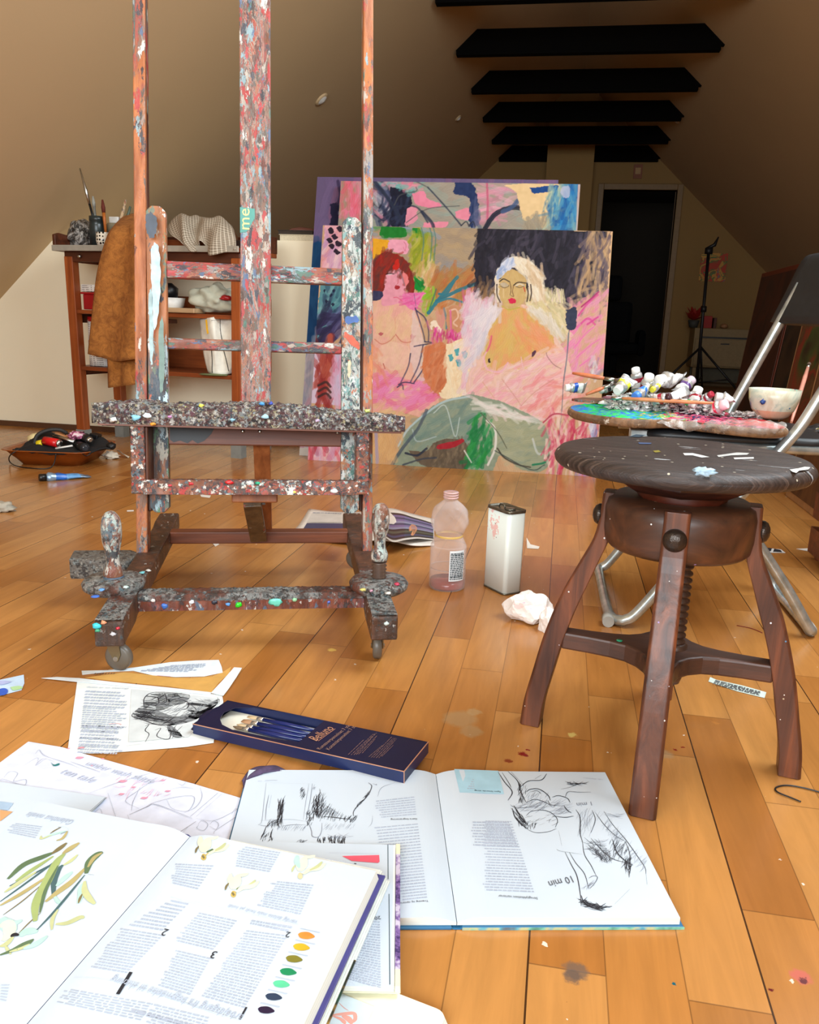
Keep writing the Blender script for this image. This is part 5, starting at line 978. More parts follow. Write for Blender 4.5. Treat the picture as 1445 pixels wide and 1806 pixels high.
# ------------------------------------------------------------------ brown tray of clutter on the floor
tl = F(28, 822); tr = F(128, 824); rr2 = F(190, 800)
u_ = (tr - tl); u_.z = 0; wT = .40; u_ = Vector((.985, .17, 0)).normalized(); v_ = Vector((-u_.y, u_.x, 0)); T0 = F(37, 818)
T0 = F(35, 819)
TM = Matrix.Translation(T0) @ Matrix(((u_.x, v_.x, 0, 0), (u_.y, v_.y, 0, 0), (0, 0, 1, 0), (0, 0, 0, 1)))
L1 = (F(130, 826) - T0).length; Wd = .26
L1 = max(.25, min(L1, .5))
tryo = thing('serving_tray', T0, 0, 'orange-brown deep plastic tray full of clutter on the floor below the workbench', 'tray', M=TM)
def rrect(x0, x1, y0, y1, r, z, n=5):
    out = []
    for cx_, cy_, a0 in ((x1 - r, y0 + r, -90), (x1 - r, y1 - r, 0), (x0 + r, y1 - r, 90), (x0 + r, y0 + r, 180)):
        for k in range(n + 1): a = math.radians(a0 + 90 * k / n); out.append((cx_ + r * math.cos(a), cy_ + r * math.sin(a), z))
    return out
e = .055
b = MB(TM); rings = [rrect(.03, L1 - .03, .03, Wd - .03, .03, .004), rrect(0, L1, 0, Wd, .04, 0), rrect(-e * .5, L1 + e * .5, -e * .5, Wd + e * .5, .05, .035), rrect(-e * .55, L1 + e * .55, -e * .55, Wd + e * .55, .05, .037), rrect(-e, L1 + e, -e, Wd + e, .06, .066), rrect(-e - .015, L1 + e + .015, -e - .015, Wd + e + .015, .07, .07), rrect(-e - .012, L1 + e + .012, -e - .012, Wd + e + .012, .07, .073), rrect(-e + .004, L1 + e - .004, -e + .004, Wd + e - .004, .06, .069), rrect(0, L1, 0, Wd, .04, .006)]
b.loft(rings); b.obj('shell', plain('orange_brown_plastic', (148, 74, 22), .28, var=.05), tryo)
def tp_(px, py, y=.10, dz=0):   # point above the tray
    n_ = TM.to_3x3() @ Vector((0, 1, 0)); return PL(px, py, T0 + n_ * y, n_)
rows = [[tp_(22, 793, -.05), tp_(60, 797, -.06), tp_(100, 801, -.06), tp_(150, 798, -.03), tp_(195, 792, .0)], [tp_(40, 788, .03), tp_(66, 784, .03), tp_(100, 790, .02), tp_(150, 790, .03), tp_(200, 785, .05)], [tp_(60, 770, .16), tp_(80, 762, .16), tp_(110, 768, .16), tp_(150, 768, .16), tp_(178, 772, .16)], [tp_(60, 775, .28), tp_(80, 768, .28), tp_(110, 770, .28), tp_(150, 772, .28), tp_(175, 776, .28)]]
b = MB(); b.grid(sheet(rows, 40, 24, lambda u, v: (0, 0, .012 * nz(u * 6, v * 6, 1)))); o = b.obj('black_cloth_bag', plain('black_cloth', (18, 18, 20), .8), None, origin=tp_(100, 795), solid=.006); top(o, 'black cloth bag spread over the orange-brown tray', 'bag')
vs_, fs_ = crumple(tp_(196, 787, .02), (.022, .02, .018), .2, 3, 3); b = MB(); b.add(vs_, fs_, 0, True); b.obj('black_end', M_black, o)
def cylinder_thing(name, label, cat, a, c, r, mat, capmat=None, n=20, capr=1.0, capname='end_cap'):
    o = thing(name, a, 0, label, cat); b = MB(); a = Vector(a); c = Vector(c); b.tube([a, a.lerp(c, .5), c], r, n); b.obj('body', mat, o)
    if capmat:
        d = (c - a).normalized(); b = MB(); b.tube([c - d * .002, c + d * .006, c + d * .012], [r * capr, r * capr * .9, r * capr * .5], n); b.obj(capname, capmat, o)
    return o
cylinder_thing('spray_can', 'shiny red can lying in the clutter on the tray', 'can', tp_(79, 777, .02), tp_(104, 782, .0), .019, plain('red_gloss', (206, 24, 28), .2), M_metal)
cylinder_thing('yellow_tube', 'yellow and black tube beside the red can on the tray', 'tube', tp_(66, 783, .02), tp_(76, 781, .02), .015, plain('yellow_gloss', (226, 200, 30), .3), M_black)
cylinder_thing('camera_lens', 'black ridged lens-like cylinder at the right of the tray', 'lens', tp_(138, 786, .06), tp_(150, 790, -.03), .021, M_black, plain('glass_front', (40, 44, 50), .1), capr=.9)
cylinder_thing('camera_lens', 'second black cylinder at the right rear of the clutter tray', 'lens', tp_(146, 772, .10), tp_(158, 776, .04), .019, M_black, M_metal, capr=.8)
b = MB(); b.tube([V(q) for q in spline([tp_(60, 785, .05), tp_(66, 768, .06), tp_(84, 759, .08), tp_(104, 758, .10), tp_(118, 764, .12)], 6)], .009, 10); top(b.obj('black_strap', plain('dark_strap', (40, 38, 36), .6), None, origin=tp_(84, 765)), 'dark arched strap curving over the clutter tray', 'strap')
c_ = tp_(62, 775, .14); vs_, fs_ = crumple(c_, (.032, .03, .03), .12, 8, 3); b = MB(); b.add(vs_, fs_, 0, True); top(b.obj('cream_ball', plain('cream_plastic', (226, 206, 150), .6), None, origin=c_), 'cream rounded bundle at the left rear of the clutter tray', 'bundle')
c_ = tp_(112, 770, .12); b = MB(Matrix.Translation(c_) @ Matrix.Rotation(.4, 4, 'Y')); b.box(-.035, .03, -.02, .02, -.015, .012); top(b.obj('wooden_block', plain('tan_block', (196, 130, 80), .6), None, origin=c_, bevel=.006), 'tan wooden block amid the clutter on the tray', 'block')
c_ = tp_(134, 768, .08); vs_, fs_ = crumple(c_, (.04, .03, .022), .4, 12, 3); b = MB(); b.add(vs_, fs_, 0, True); t = NT('pink_floral_cloth'); n_ = t.noise(t.coord(), 60, 3); t.set(Base_Color=t.ramp(n_.outputs[0], [(.4, rgba((90, 40, 60))), (.5, rgba((220, 120, 160))), (.6, rgba((235, 220, 220)))])); top(b.obj('crumpled_cloth', t.mat, None, origin=c_), 'crumpled pink and white patterned scrap of cloth on the tray', 'rag')
cylinder_thing('steel_tube', 'grey metal tube lying across the middle of the clutter tray', 'tube', tp_(95, 768, .08), tp_(132, 780, .04), .009, M_metal, None)
cylinder_thing('white_pen', 'white pen lying along the front of the clutter tray', 'pen', tp_(98, 791, -.01), tp_(128, 786, .0), .004, M_white, None, 10)
b = MB(Matrix.Translation(tp_(168, 774, .12)) @ Matrix.Rotation(.2, 4, 'Y')); b.box(-.02, .02, -.02, .02, -.02, .025); top(b.obj('black_box', M_black, None, origin=tp_(168, 774, .12), bevel=.003), 'black box with a white edge at the right rear of the tray', 'box')
cabp_ = [tp_(34, 792, -.06), tp_(18, 803, -.07), F(17, 814, .01), F(30, 822, .004), F(60, 826, .004), F(85, 826, .004), tp_(95, 818, -.07), tp_(99, 800, -.065)]
b = MB(); b.tube([V(q) for q in spline(cabp_, 8)], .0025, 8); top(b.obj('black_string', M_black, None, origin=F(40, 824)), 'thin black cord looping from the clutter tray onto the floor', 'cord')
b = MB(); b.tube([V(q) for q in spline([tp_(145, 800, -.05), tp_(152, 804, -.065), tp_(160, 800, -.06)], 6)], .0022, 8); top(b.obj('black_string', M_black, None, origin=tp_(150, 802)), 'short black cord hanging over the right edge of the tray', 'cord')
# ------------------------------------------------------------------ old revolving wooden stool
SC = Vector((.198, 1.303, 0)); SRZ = math.atan2(-.073, .425)
SM = Matrix.Translation(SC) @ Matrix.Rotation(SRZ, 4, 'Z')
st = thing('revolving_stool', SC, SRZ, 'old dark wooden screw stool with round seat and four splayed legs, right foreground', 'stool')
SP = (90, .10)
W_leg = wood('worn_dark_leg', (52, 28, 20), (134, 74, 44), 2, 1.1, .42, .4, spots=(120, .12))
W_drum = wood('worn_dark_drum', (44, 26, 18), (110, 64, 38), 0, .55, .42, .3, spots=(60, .12))
W_cap = wood('dark_neck', (40, 22, 18), (86, 44, 34), 0, .9, .4, .3)
t = NT('worn_seat_top'); g_ = t.noise(t.coord(scale=(5, 190, 0)), 1, 9, .72, 0); w2 = t.noise(t.coord(scale=(7, 60, 3)), .55, 4, .7, .3); w3 = t.noise(t.coord(), 6, 3)
c_ = t.ramp(g_.outputs[0], [(.36, rgba((28, 21, 19))), (.52, rgba((54, 42, 38))), (.68, rgba((98, 80, 70)))])
c_ = t.mix(t.math('GREATER_THAN', t.math('ADD', w2.outputs[0], t.math('MULTIPLY', w3.outputs[0], .22)), .80), c_, rgba((190, 196, 200)))
w4 = t.noise(t.coord(scale=(9, 70, 3), loc=(4, 2, 1)), .7, 4, .7, .3); c_ = t.mix(t.math('GREATER_THAN', w4.outputs[0], .735), c_, rgba((90, 120, 150)))
vo = t.node('ShaderNodeTexVoronoi', inp={'Vector': t.coord(), 'Scale': 75.0}); se = t.node('ShaderNodeSeparateColor', inp={'Color': vo.outputs['Color']}); c_ = t.mix(t.math('MULTIPLY', t.math('LESS_THAN', vo.outputs['Distance'], .17), t.math('GREATER_THAN', se.outputs[0], .82)), c_, rgba((190, 180, 160)))
t.set(Base_Color=c_, Roughness=.42); t.bump(g_.outputs[0], .5, .004); M_seat = t.mat
b = MB(Matrix.Translation((.189, 1.292, 0)) @ Matrix.Rotation(SRZ - .12, 4, 'Z')); b.lathe([(.001, .471), (.174, .471), (.184, .473), (.189, .478), (.191, .485), (.189, .490), (.183, .496), (.174, .4985), (.001, .499)], n=96)
seat = b.obj('seat', M_seat, st)
def sdab(pts, c, name='paint_dab'):
    b = MB(); b.poly([F(px, py, .4995) for px, py in pts]); b.obj(name, plain('dab_%d_%d_%d' % c, c, .35), seat, recalc=False)
sdab([(1205, 799), (1222, 799), (1240, 803), (1252, 806), (1238, 807), (1222, 803), (1208, 803)], (226, 226, 224)); sdab([(1265, 803), (1300, 798), (1322, 799), (1318, 802), (1290, 803), (1268, 806)], (206, 208, 206)); sdab([(1294, 807), (1330, 806), (1330, 809), (1296, 810)], (222, 222, 220)); sdab([(1152, 795), (1162, 794), (1166, 797), (1156, 798)], (150, 136, 50))
sdab([(1393, 828), (1408, 826), (1420, 823), (1430, 824), (1426, 828), (1410, 830), (1405, 834), (1398, 832)], (232, 232, 230)); sdab([(1110, 770), (1122, 766), (1140, 767), (1128, 771)], (50, 70, 84)); sdab([(1126, 780), (1150, 781), (1148, 783), (1128, 783)], (70, 90, 130))
q = YP(1242, 831, 1.105); vs_, fs_ = crumple((q.x, q.y - .003, q.z), (.014, .006, .006), .6, 4, 3, 2.4, flat=False); b = MB(); b.add(vs_, fs_, 0, True); b.obj('paint_dab', plain('pale_blue_dab', (170, 200, 220), .35), seat)
b = MB(SM); b.lathe([(.118, .461), (.118, .472), (.001, .472)], n=8); b.lathe([(.001, .440), (.090, .440), (.117, .455), (.118, .4615)], n=8); b.obj('seat_plate', W_cap, st, bevel=.002)
b = MB(SM); b.lathe([(.001, .418), (.06, .418), (.068, .427), (.068, .441), (.001, .441)], n=10); b.obj('neck_block', wood('red_brown_neck', (76, 28, 16), (122, 56, 34), 0, 1, .35, .2), st, bevel=.002)
b = MB(SM); b.lathe([(.001, .346), (.104, .346), (.110, .352), (.113, .37), (.114, .405), (.110, .420), (.100, .426), (.001, .427)], n=72); drum = b.obj('leg_drum', W_drum, st)
for k, a in enumerate((-90, 0, 90, 180)):
    A = math.radians(a); R_ = SM @ Matrix.Rotation(A, 4, 'Z')
    path = [(.111, .426), (.113, .39), (.118, .35), (.138, .30), (.162, .24), (.183, .17), (.198, .10), (.209, .045), (.213, 0)]
    P = spline(path, 4); rings = []
    for i, p in enumerate(P):
        z = p[1]; w = .0185 + .001 * (1 - z / .4); hd = .017 if z > .35 else .019
        ang = 0; q_ = min(1, max(0, (.40 - z) / .14)); ro = p[0] + .007 + .005 * q_; ri = p[0] - .012 - .010 * q_
        c_ = .004; rings.append([R_ @ Vector(v) for v in ((ri, -w, z), (ro - c_, -w, z), (ro, -w + c_, z), (ro, w - c_, z), (ro - c_, w, z), (ri, w, z))])
    b = MB(); b.loft(rings, smooth=False); lg = b.obj('leg', W_leg, st, bevel=.0015)
    b = MB(R_ @ Matrix.Translation((.118, 0, .386)) @ Matrix.Rotation(math.pi / 2, 4, 'Y')); b.lathe([(.017, .0), (.017, .006), (.014, .011), (.007, .0145), (.001, .015)], n=28); b.obj('bolt_head', plain('dark_bolt', (58, 46, 38), .3, .5, .1, 200, .3), lg)
b = MB(SM @ Matrix.Translation((.014, 0, 0))); M_scr = wood('wooden_screw_thread', (44, 28, 22), (96, 66, 50), 0, 1, .4, .2)
pr = []
for k in range(15): z = .185 + k * .0115; pr += [(.0115, z), (.0165, z + .0035), (.017, z + .0055), (.0165, z + .0075), (.0115, z + .0108)]
b.lathe(pr, n=32); b.obj('screw', M_scr, st)
b = MB(SM @ Matrix.Translation((.014, 0, 0))); b.lathe([(.015, .12), (.018, .13), (.018, .165), (.021, .172), (.021, .186), (.014, .19)], n=28); b.obj('screw_nut', M_scr, st)
# spider brace with four flared arms
out = []; n_ = 4
def bp(a, r): return (r * math.cos(a), r * math.sin(a))
pts = []
for k in range(4):
    a = k * math.pi / 2
    for rr_, hw in ((.060, .052 / 2 * 1.15), (.10, .0175), (.15, .0155), (.168, .0155)):
        pass
for k in range(4):
    a = k * math.pi / 2; d = Vector((math.cos(a), math.sin(a))); s = Vector((-d.y, d.x))
    seq = [(.042, -.040), (.060, -.027), (.085, -.0205), (.12, -.017), (.165, -.0155), (.165, .0155), (.12, .017), (.085, .0205), (.060, .027), (.042, .040)]
    for r_, w in seq: q = d * r_ + s * w; pts.append((q.x, q.y))
b = MB(SM); b.prism(pts, .150, .180); b.obj('cross_brace', wood('dark_brace', (50, 34, 28), (96, 58, 42), 0, .9, .45, .3), st, bevel=.004)
q = F(1093, 1129, .181); b = MB(); b.lathe([(.001, .001), (.005, .001), (.005, 0)], (q.x, q.y, .1802), 12); b.obj('paint_dab', plain('green_dab', (40, 150, 110), .4), st)
b = MB(SM); b.lathe([(.012, .02), (.012, .142)], n=16); b.obj('screw_end', M_scr, st)

# ------------------------------------------------------------------ folding chair: steel tube frame, black seat and back
CHM = Matrix.Translation((.40, 2.07, 0))
ch = thing('folding_chair', (.40, 2.07, 0), 0, 'metal-framed folding chair with black seat, carrying the palette behind the wooden stool', 'chair')
t = NT('bright_tube_steel'); n_ = t.noise(t.coord(), 30, 3); t.set(Base_Color=t.ramp(n_.outputs[0], [(.3, rgba((150, 160, 160))), (.7, rgba((205, 212, 212)))]), Roughness=.3, Metallic=.75); M_tube = t.mat
R_T = .0125
near = [Vector(p) for p in ((.185, 1.862, .016), (.215, 1.862, .040), (.30, 1.868, .165), (.395, 1.875, .305), (.482, 1.88, .437), (.515, 1.883, .487), (.545, 1.885, .552), (.60, 1.89, .68), (.66, 1.895, .82))]
fs_ = YP(1290, 722, 2.28); fe = YP(1374, 572, 2.28)
far = [Vector(p) for p in ((.150, 2.285, .016), (.175, 2.285, .04), (.255, 2.285, .165), (.345, 2.285, .305))] + [fs_ - (fe - fs_) * .35, fs_, fe, fe + (fe - fs_) * .45]
pth = [V(p) for p in spline(list(reversed(near)), 6)] + [V(p) for p in spline([(.172, 1.868, .0135), (.160, 1.885, .0128), (.152, 1.95, .0128), (.146, 2.20, .0128), (.144, 2.262, .0128), (.146, 2.278, .0135)], 5)] + [V(p) for p in spline(far, 6)]
b = MB(); b.tube(pth, R_T, 16); b.obj('front_frame', M_tube, ch)
b = MB()
for y in (1.88,): pass
b.tube([V(p) for p in spline([(.24, 1.90, .435), (.33, 1.90, .35), (.42, 1.90, .27), (.53, 1.905, .13), (.598, 1.91, .03), (.609, 1.915, .016), (.612, 1.94, .0125), (.610, 2.10, .0125), (.606, 2.23, .0125), (.602, 2.25, .018), (.58, 2.255, .05), (.50, 2.255, .17), (.32, 2.255, .36), (.24, 2.255, .435)], 6)], R_T, 16); b.obj('rear_frame', M_tube, ch)
for y0_, y1_ in ((2.262, 2.286),):
    pass
b = MB(); b.lathe([(.0135, -.012), (.0135, .022)], n=16, T=Matrix.Translation((.150, 1.872, .0135)) @ Matrix.Rotation(math.pi / 2, 4, 'X')); b.obj('foot_cap', plain('grey_rubber', (170, 170, 164), .6), ch)
b = MB(); b.tube([(.612, 1.925, .0135), (.613, 1.955, .0135)], .0142, 16); b.obj('foot_cap', plain('grey_rubber', (170, 170, 164), .6), ch)
M_seatb = plain('black_vinyl', (26, 28, 31), .45, var=.1)
b = MB(); b.loft([[Vector((x, y, z)) for x, y, z in rrect(.20, .60, 1.905, 2.25, .05, z_)] for z_ in (.436, .44)] + [[Vector((x, y, z)) for x, y, z in rrect(.195, .605, 1.90, 2.255, .055, z_)] for z_ in (.444, .452)] + [[Vector((x, y, z)) for x, y, z in rrect(.205, .595, 1.91, 2.245, .05, z_)] for z_ in (.459,)]); b.obj('seat', M_seatb, ch)
b = MB(); b.tube([(.16, 1.905, .428), (.62, 1.905, .434)], .010, 12); b.tube([(.16, 2.25, .428), (.62, 2.25, .434)], .010, 12); b.obj('seat_rail', M_tube, ch)
b = MB(); b.box(.165, .205, 1.93, 1.97, .415, .455); b.obj('hinge_plate', M_tube, ch, bevel=.003)
# back panel between the tubes
k0 = YP(1368, 568, 2.29); k1 = YP(1424, 462, 2.29)
pa = [Vector((k0.x, 2.31, k0.z - .003)), Vector((k1.x, 2.31, k1.z)), Vector((k1.x + .02, 2.30, k1.z + .012))]
nb = [Vector((k0.x + .085, 1.86, k0.z - .01)), Vector((k1.x + .085, 1.86, k1.z)), Vector((k1.x + .105, 1.87, k1.z + .012))]
b = MB(); rows = [[pa[2], (pa[2] + nb[2]) / 2 + Vector((.02, 0, 0)), nb[2]], [pa[1], (pa[1] + nb[1]) / 2 + Vector((.022, 0, 0)), nb[1]], [pa[0].lerp(pa[1], .5), (pa[0].lerp(pa[1], .5) + nb[0].lerp(nb[1], .5)) / 2 + Vector((.025, 0, 0)), nb[0].lerp(nb[1], .5)], [pa[0], (pa[0] + nb[0]) / 2 + Vector((.022, 0, 0)), nb[0]]]
b.grid(sheet(rows, 16, 12)); b.obj('backrest', plain('scuffed_black_panel', (24, 27, 30), .5, var=.15, scale=40), ch, solid=.02)

# ------------------------------------------------------------------ palette, tubes, brushes, bowl on the chair seat
ZP = .476
def pp(px, py, z=ZP): return F(px, py, z)
pal_out = [(1004, 712), (1012, 704), (1060, 697), (1130, 694), (1210, 696), (1290, 703), (1350, 716), (1384, 728), (1389, 742), (1380, 750), (1330, 752), (1270, 748), (1215, 744), (1172, 741), (1140, 742), (1090, 738), (1040, 728), (1010, 722)]
PZb, PZt = .466, .486
# outline in plan: kidney-like board seen edge-on
plan = [(.02, 2.03), (.035, 1.96), (.075, 1.90), (.13, 1.865), (.19, 1.86), (.225, 1.885), (.26, 1.895), (.30, 1.865), (.36, 1.825), (.42, 1.80), (.465, 1.815), (.487, 1.86), (.485, 1.94), (.46, 2.04), (.41, 2.13), (.33, 2.20), (.22, 2.235), (.12, 2.22), (.055, 2.16), (.025, 2.10)]
plan = [(float(a), float(c)) for a, c in spline(plan + [plan[0]], 4)[:-1]]
pal_root = thing('painters_palette', (.26, 2.03, PZb), 0, 'big wooden palette crusted with green, blue and red paint on the folding chair', 'palette')
n_ = len(plan); cx_ = sum(p[0] for p in plan) / n_; cy_ = sum(p[1] for p in plan) / n_
def ins(k, z): return [Vector((cx_ + (x - cx_) * k, cy_ + (y - cy_) * k, z)) for x, y in plan]
b = MB(); b.loft([ins(.965, PZb), ins(.99, PZb + .004), ins(1.0, PZb + .010), ins(.99, PZt - .004), ins(.97, PZt)]); b.obj('board', splat('palette_rim', ((86, 62, 42), (140, 104, 72)), .35, [(160, 130, 100), (90, 60, 44), (190, 60, 50), (60, 50, 44), (200, 190, 176)], 40, (1, 1, 1)), pal_root)
# thick pigment on the palette top
t = NT('wet_palette_paint'); tc = t.node('ShaderNodeTexCoord'); sp = t.node('ShaderNodeSeparateXYZ', inp={0: tc.outputs['Object']})
d_ = t.noise(t.coord(scale=(6, 22, 10)), 2.4, 4, .6); d2 = t.noise(t.coord(scale=(10, 60, 30)), 1.8, 4, .7)
f = t.math('ADD', t.math('ADD', t.math('MULTIPLY', sp.outputs[0], 2.0), .49), t.math('ADD', t.math('MULTIPLY', t.math('SUBTRACT', d_.outputs[0], .5), .55), t.math('MULTIPLY', t.math('SUBTRACT', d2.outputs[0], .5), .5)))
c_ = t.ramp(f, [(0, rgba((40, 110, 190))), (.08, rgba((30, 190, 70))), (.17, rgba((40, 90, 190))), (.22, rgba((60, 210, 80))), (.30, rgba((50, 130, 220))), (.36, rgba((30, 160, 80))), (.42, rgba((220, 180, 70))), (.46, rgba((150, 160, 170))), (.52, rgba((230, 70, 90))), (.58, rgba((30, 36, 80))), (.64, rgba((226, 90, 130))), (.70, rgba((50, 40, 50))), (.76, rgba((200, 40, 60))), (.84, rgba((200, 24, 30))), (.92, rgba((180, 170, 170))), (.97, rgba((150, 30, 30)))], 'CONSTANT')
t.set(Base_Color=c_, Roughness=.3); t.bump(d2.outputs[0], .8, .006)
G = []
for j in range(46):
    row = []
    for i in range(90):
        # polar-ish param: scale rings
        k = j / 45 * .965; a = i / 89 * (n_ - .0001); i0 = int(a) % n_; i1 = (i0 + 1) % n_; f_ = a - int(a)
        x = plan[i0][0] * (1 - f_) + plan[i1][0] * f_; y = plan[i0][1] * (1 - f_) + plan[i1][1] * f_
        X = cx_ + (x - cx_) * k; Y = cy_ + (y - cy_) * k
        h = abs(mnoise.noise(Vector((X * 60, Y * 90, 1)))) * .007 + abs(mnoise.noise(Vector((X * 25, Y * 30, 7)))) * .006
        row.append((X, Y, PZt + h * min(1, (45 - j) / 4)))
    G.append(row)
b = MB(); b.grid(G); b.obj('paint_layer', t.mat, pal_root)
# plastic film hanging from the front edge
M_film = plain('crinkled_film', (190, 180, 172), .2, 0, .1, 60, .4); M_film.node_tree.nodes['Principled BSDF'].inputs['Alpha'].default_value = .42
def pe(px, py, y): return YP(px, py, y)
rows = [[pe(1158, 742, 1.885), pe(1200, 742, 1.885), pe(1250, 742, 1.86), pe(1300, 740, 1.82), pe(1350, 742, 1.80), pe(1386, 746, 1.83)], [pe(1160, 746, 1.875), pe(1200, 754, 1.87), pe(1250, 752, 1.845), pe(1300, 756, 1.81), pe(1350, 758, 1.79), pe(1388, 752, 1.82)], [pe(1170, 748, 1.88), pe(1210, 760, 1.875), pe(1250, 757, 1.85), pe(1300, 762, 1.815), pe(1350, 765, 1.795), pe(1380, 760, 1.82)]]
b = MB(); b.grid(sheet(rows, 50, 10, lambda u, v: (0, .004 * math.sin(u * 60), .002 * math.sin(u * 47)))); b.obj('crinkled_wrap', M_film, pal_root)
b = MB(); b.grid(sheet([[pe(1006, 722, 1.95), pe(1040, 735, 1.89), pe(1090, 742, 1.875)], [pe(1012, 728, 1.96), pe(1045, 742, 1.91), pe(1088, 750, 1.895)]], 24, 6, lambda u, v: (0, .003 * math.sin(u * 40), 0))); b.obj('crinkled_wrap', M_film, pal_root)
# small second palette board sticking out at the left behind
b = MB(); pl2 = [(.03, 2.155), (.045, 2.13), (.10, 2.13), (.20, 2.16), (.34, 2.14), (.36, 2.20), (.20, 2.245), (.06, 2.21)]
b.prism(pl2, .493, .499); b.obj('thin_board', splat('brown_thin_board', ((84, 58, 44), (130, 92, 66)), .3, scale=40), None, origin=(.03, 2.155, .493), bevel=.001); o = bpy.data.objects['thin_board']; top(o, 'thin brown board under the paint tubes, projecting left over the palette', 'board')

def paint_tube(name, label, a, c, r, colr, capc, seed, group=None, metal=(200, 200, 198), twist=0.0, lay=None, capl=None, lab=(228, 226, 222)):
    """a = cap end, c = crimped tail"""
    o = thing(name, a, 0, label, 'paint tube', group); a = Vector(a); c = Vector(c); d = (c - a); L = d.length; d.normalize(); s = d.cross(Vector((0, 0, 1))).normalized(); u = s.cross(d)
    if twist: R_ = Matrix.Rotation(twist, 3, d); s = R_ @ s; u = R_ @ u
    capl = capl or r * 1.2; rings = []; n = 20; m = 14
    for i in range(m):
        t_ = i / (m - 1)
        if i == 0: rx = ry = r * .45; x = capl * .7
        else:
            x = capl + (L - capl) * (i - 1) / (m - 2); k = (i - 1) / (m - 2); rx = r * (1 + .38 * k ** 1.5); ry = max(.0012, r * (1 - k) ** .75)
        ring = []
        for j in range(n):
            an = 2 * math.pi * j / n; w = mnoise.noise(Vector((j * .55, i * .5, seed * 3.3))) * r * .34 * min(1, i / 3)
            ring.append(a + d * x + s * ((rx + w * .5) * math.cos(an)) + u * ((ry + w * (ry / r + .15)) * math.sin(an)) + u * (mnoise.noise(Vector((i * .25, seed, 1))) * r * .8 * (i / m)))
        rings.append(ring)
    b = MB(); b.loft(rings[:4], 0, cap=False); b.loft(rings[3:7], 1, cap=False); b.loft(rings[6:11], 2, cap=False); b.loft(rings[10:], 3, cap=True)
    ml = plain('tube_metal_%d' % metal[0], metal, .3, .6); lb = plain('tube_label_%d' % lab[0], lab, .4, var=.12, scale=50)
    b.obj('tube_body', [ml, plain('tube_%d_%d_%d' % colr, colr, .3), lb, ml], o, recalc=True)
    b = MB(); b.tube([a, a + d * capl * .05, a + d * capl * .75, a + d * capl * .8], [r * .62, r * .72, r * .76, r * .6], 18); b.obj('cap', plain('cap_%d_%d_%d' % capc, capc, .35), o); return o
def P3(px, py, y): return YP(px, py, y)
WH = (236, 234, 230)
G_ = 'paint tubes piled on the palette'
tubes = [((997, 684), 2.12, (1034, 684), 2.14, .0105, (40, 80, 170), WH, 'blue-banded paint tube with white cap lying at the far left of the palette'),
         ((1121, 649), 2.08, (1128, 692), 2.10, .0115, (140, 20, 40), WH, 'paint tube with dark red swirl pointing its white cap straight up, highest in the pile'),
         ((1146, 661), 2.05, (1138, 700), 2.08, .0135, (110, 16, 30), WH, 'dark red paint tube with white cap standing right of the topmost tube'),
         ((1088, 690), 2.0, (1112, 668), 2.05, .0125, (210, 214, 60), WH, 'paint tube with yellow-green collar and white cap facing the viewer at left of the pile'),
         ((1106, 663), 2.12, (1085, 694), 2.10, .012, (180, 190, 196), (200, 200, 200), 'crushed silver tube leaning left against the topmost tube'),
         ((1120, 700), 1.98, (1146, 684), 2.03, .012, (50, 120, 220), (70, 130, 220), 'bright blue smeared paint tube in the middle of the pile'),
         ((1160, 672), 2.06, (1200, 668), 2.10, .017, (226, 220, 214), WH, 'wide white paint-spotted tube lying flat across the top of the pile'),
         ((1222, 669), 2.08, (1196, 690), 2.05, .013, (90, 60, 120), (200, 180, 190), 'purple and white flattened paint tube at the right end of the top'),
         ((1233, 684), 2.02, (1222, 712), 2.0, .0125, (150, 20, 40), WH, 'dark red tube with upright white cap right of the white spotted tube'),
         ((1170, 707), 1.97, (1216, 687), 2.03, .008, (240, 240, 238), WH, 'thin white squeezed tube slanting up to the right in the pile'),
         ((1257, 694), 2.02, (1240, 706), 2.04, .009, (180, 20, 40), (160, 30, 50), 'small crimson tube with crimson cap near the right of the pile'),
         ((1283, 712), 1.93, (1254, 722), 1.95, .0135, (200, 40, 70), (240, 200, 205), 'pink-capped red tube lying nearest the bowl at the right end of the pile'),
         ((1262, 700), 2.0, (1296, 706), 2.0, .013, (210, 206, 200), (200, 200, 196), 'crumpled silver-white tube just behind the pink-capped red tube'),
         ((1228, 716), 1.95, (1200, 704), 1.97, .008, (30, 150, 90), (220, 220, 216), 'small tube with green smear below the upright dark red tube'),
         ((1184, 700), 1.96, (1150, 706), 1.98, .010, (150, 16, 36), (60, 20, 30), 'squashed dark red tube at the front centre of the pile'),
         ((1058, 690), 2.12, (1088, 678), 2.14, .009, (40, 36, 44), (200, 200, 196), 'small dark tube lying behind the orange brush handles'),
         ((1150, 688), 2.02, (1168, 676), 2.06, .008, (235, 215, 50), (226, 210, 60), 'small yellow tube wedged between the blue smeared and the white spotted tubes')]
for i, (p, y, p2, y2, r, c1_, c2_, lb) in enumerate(tubes):
    A_ = P3(p[0], p[1], y); B_ = P3(p2[0], p2[1], y2); A_.z = max(A_.z, PZt + r * .7); B_.z = max(B_.z, PZt + .006)
    r *= 1.18; paint_tube('paint_tube', lb, A_, B_, r, c1_, c2_, i + 1, G_, twist=(i % 5 - 2) * .5)
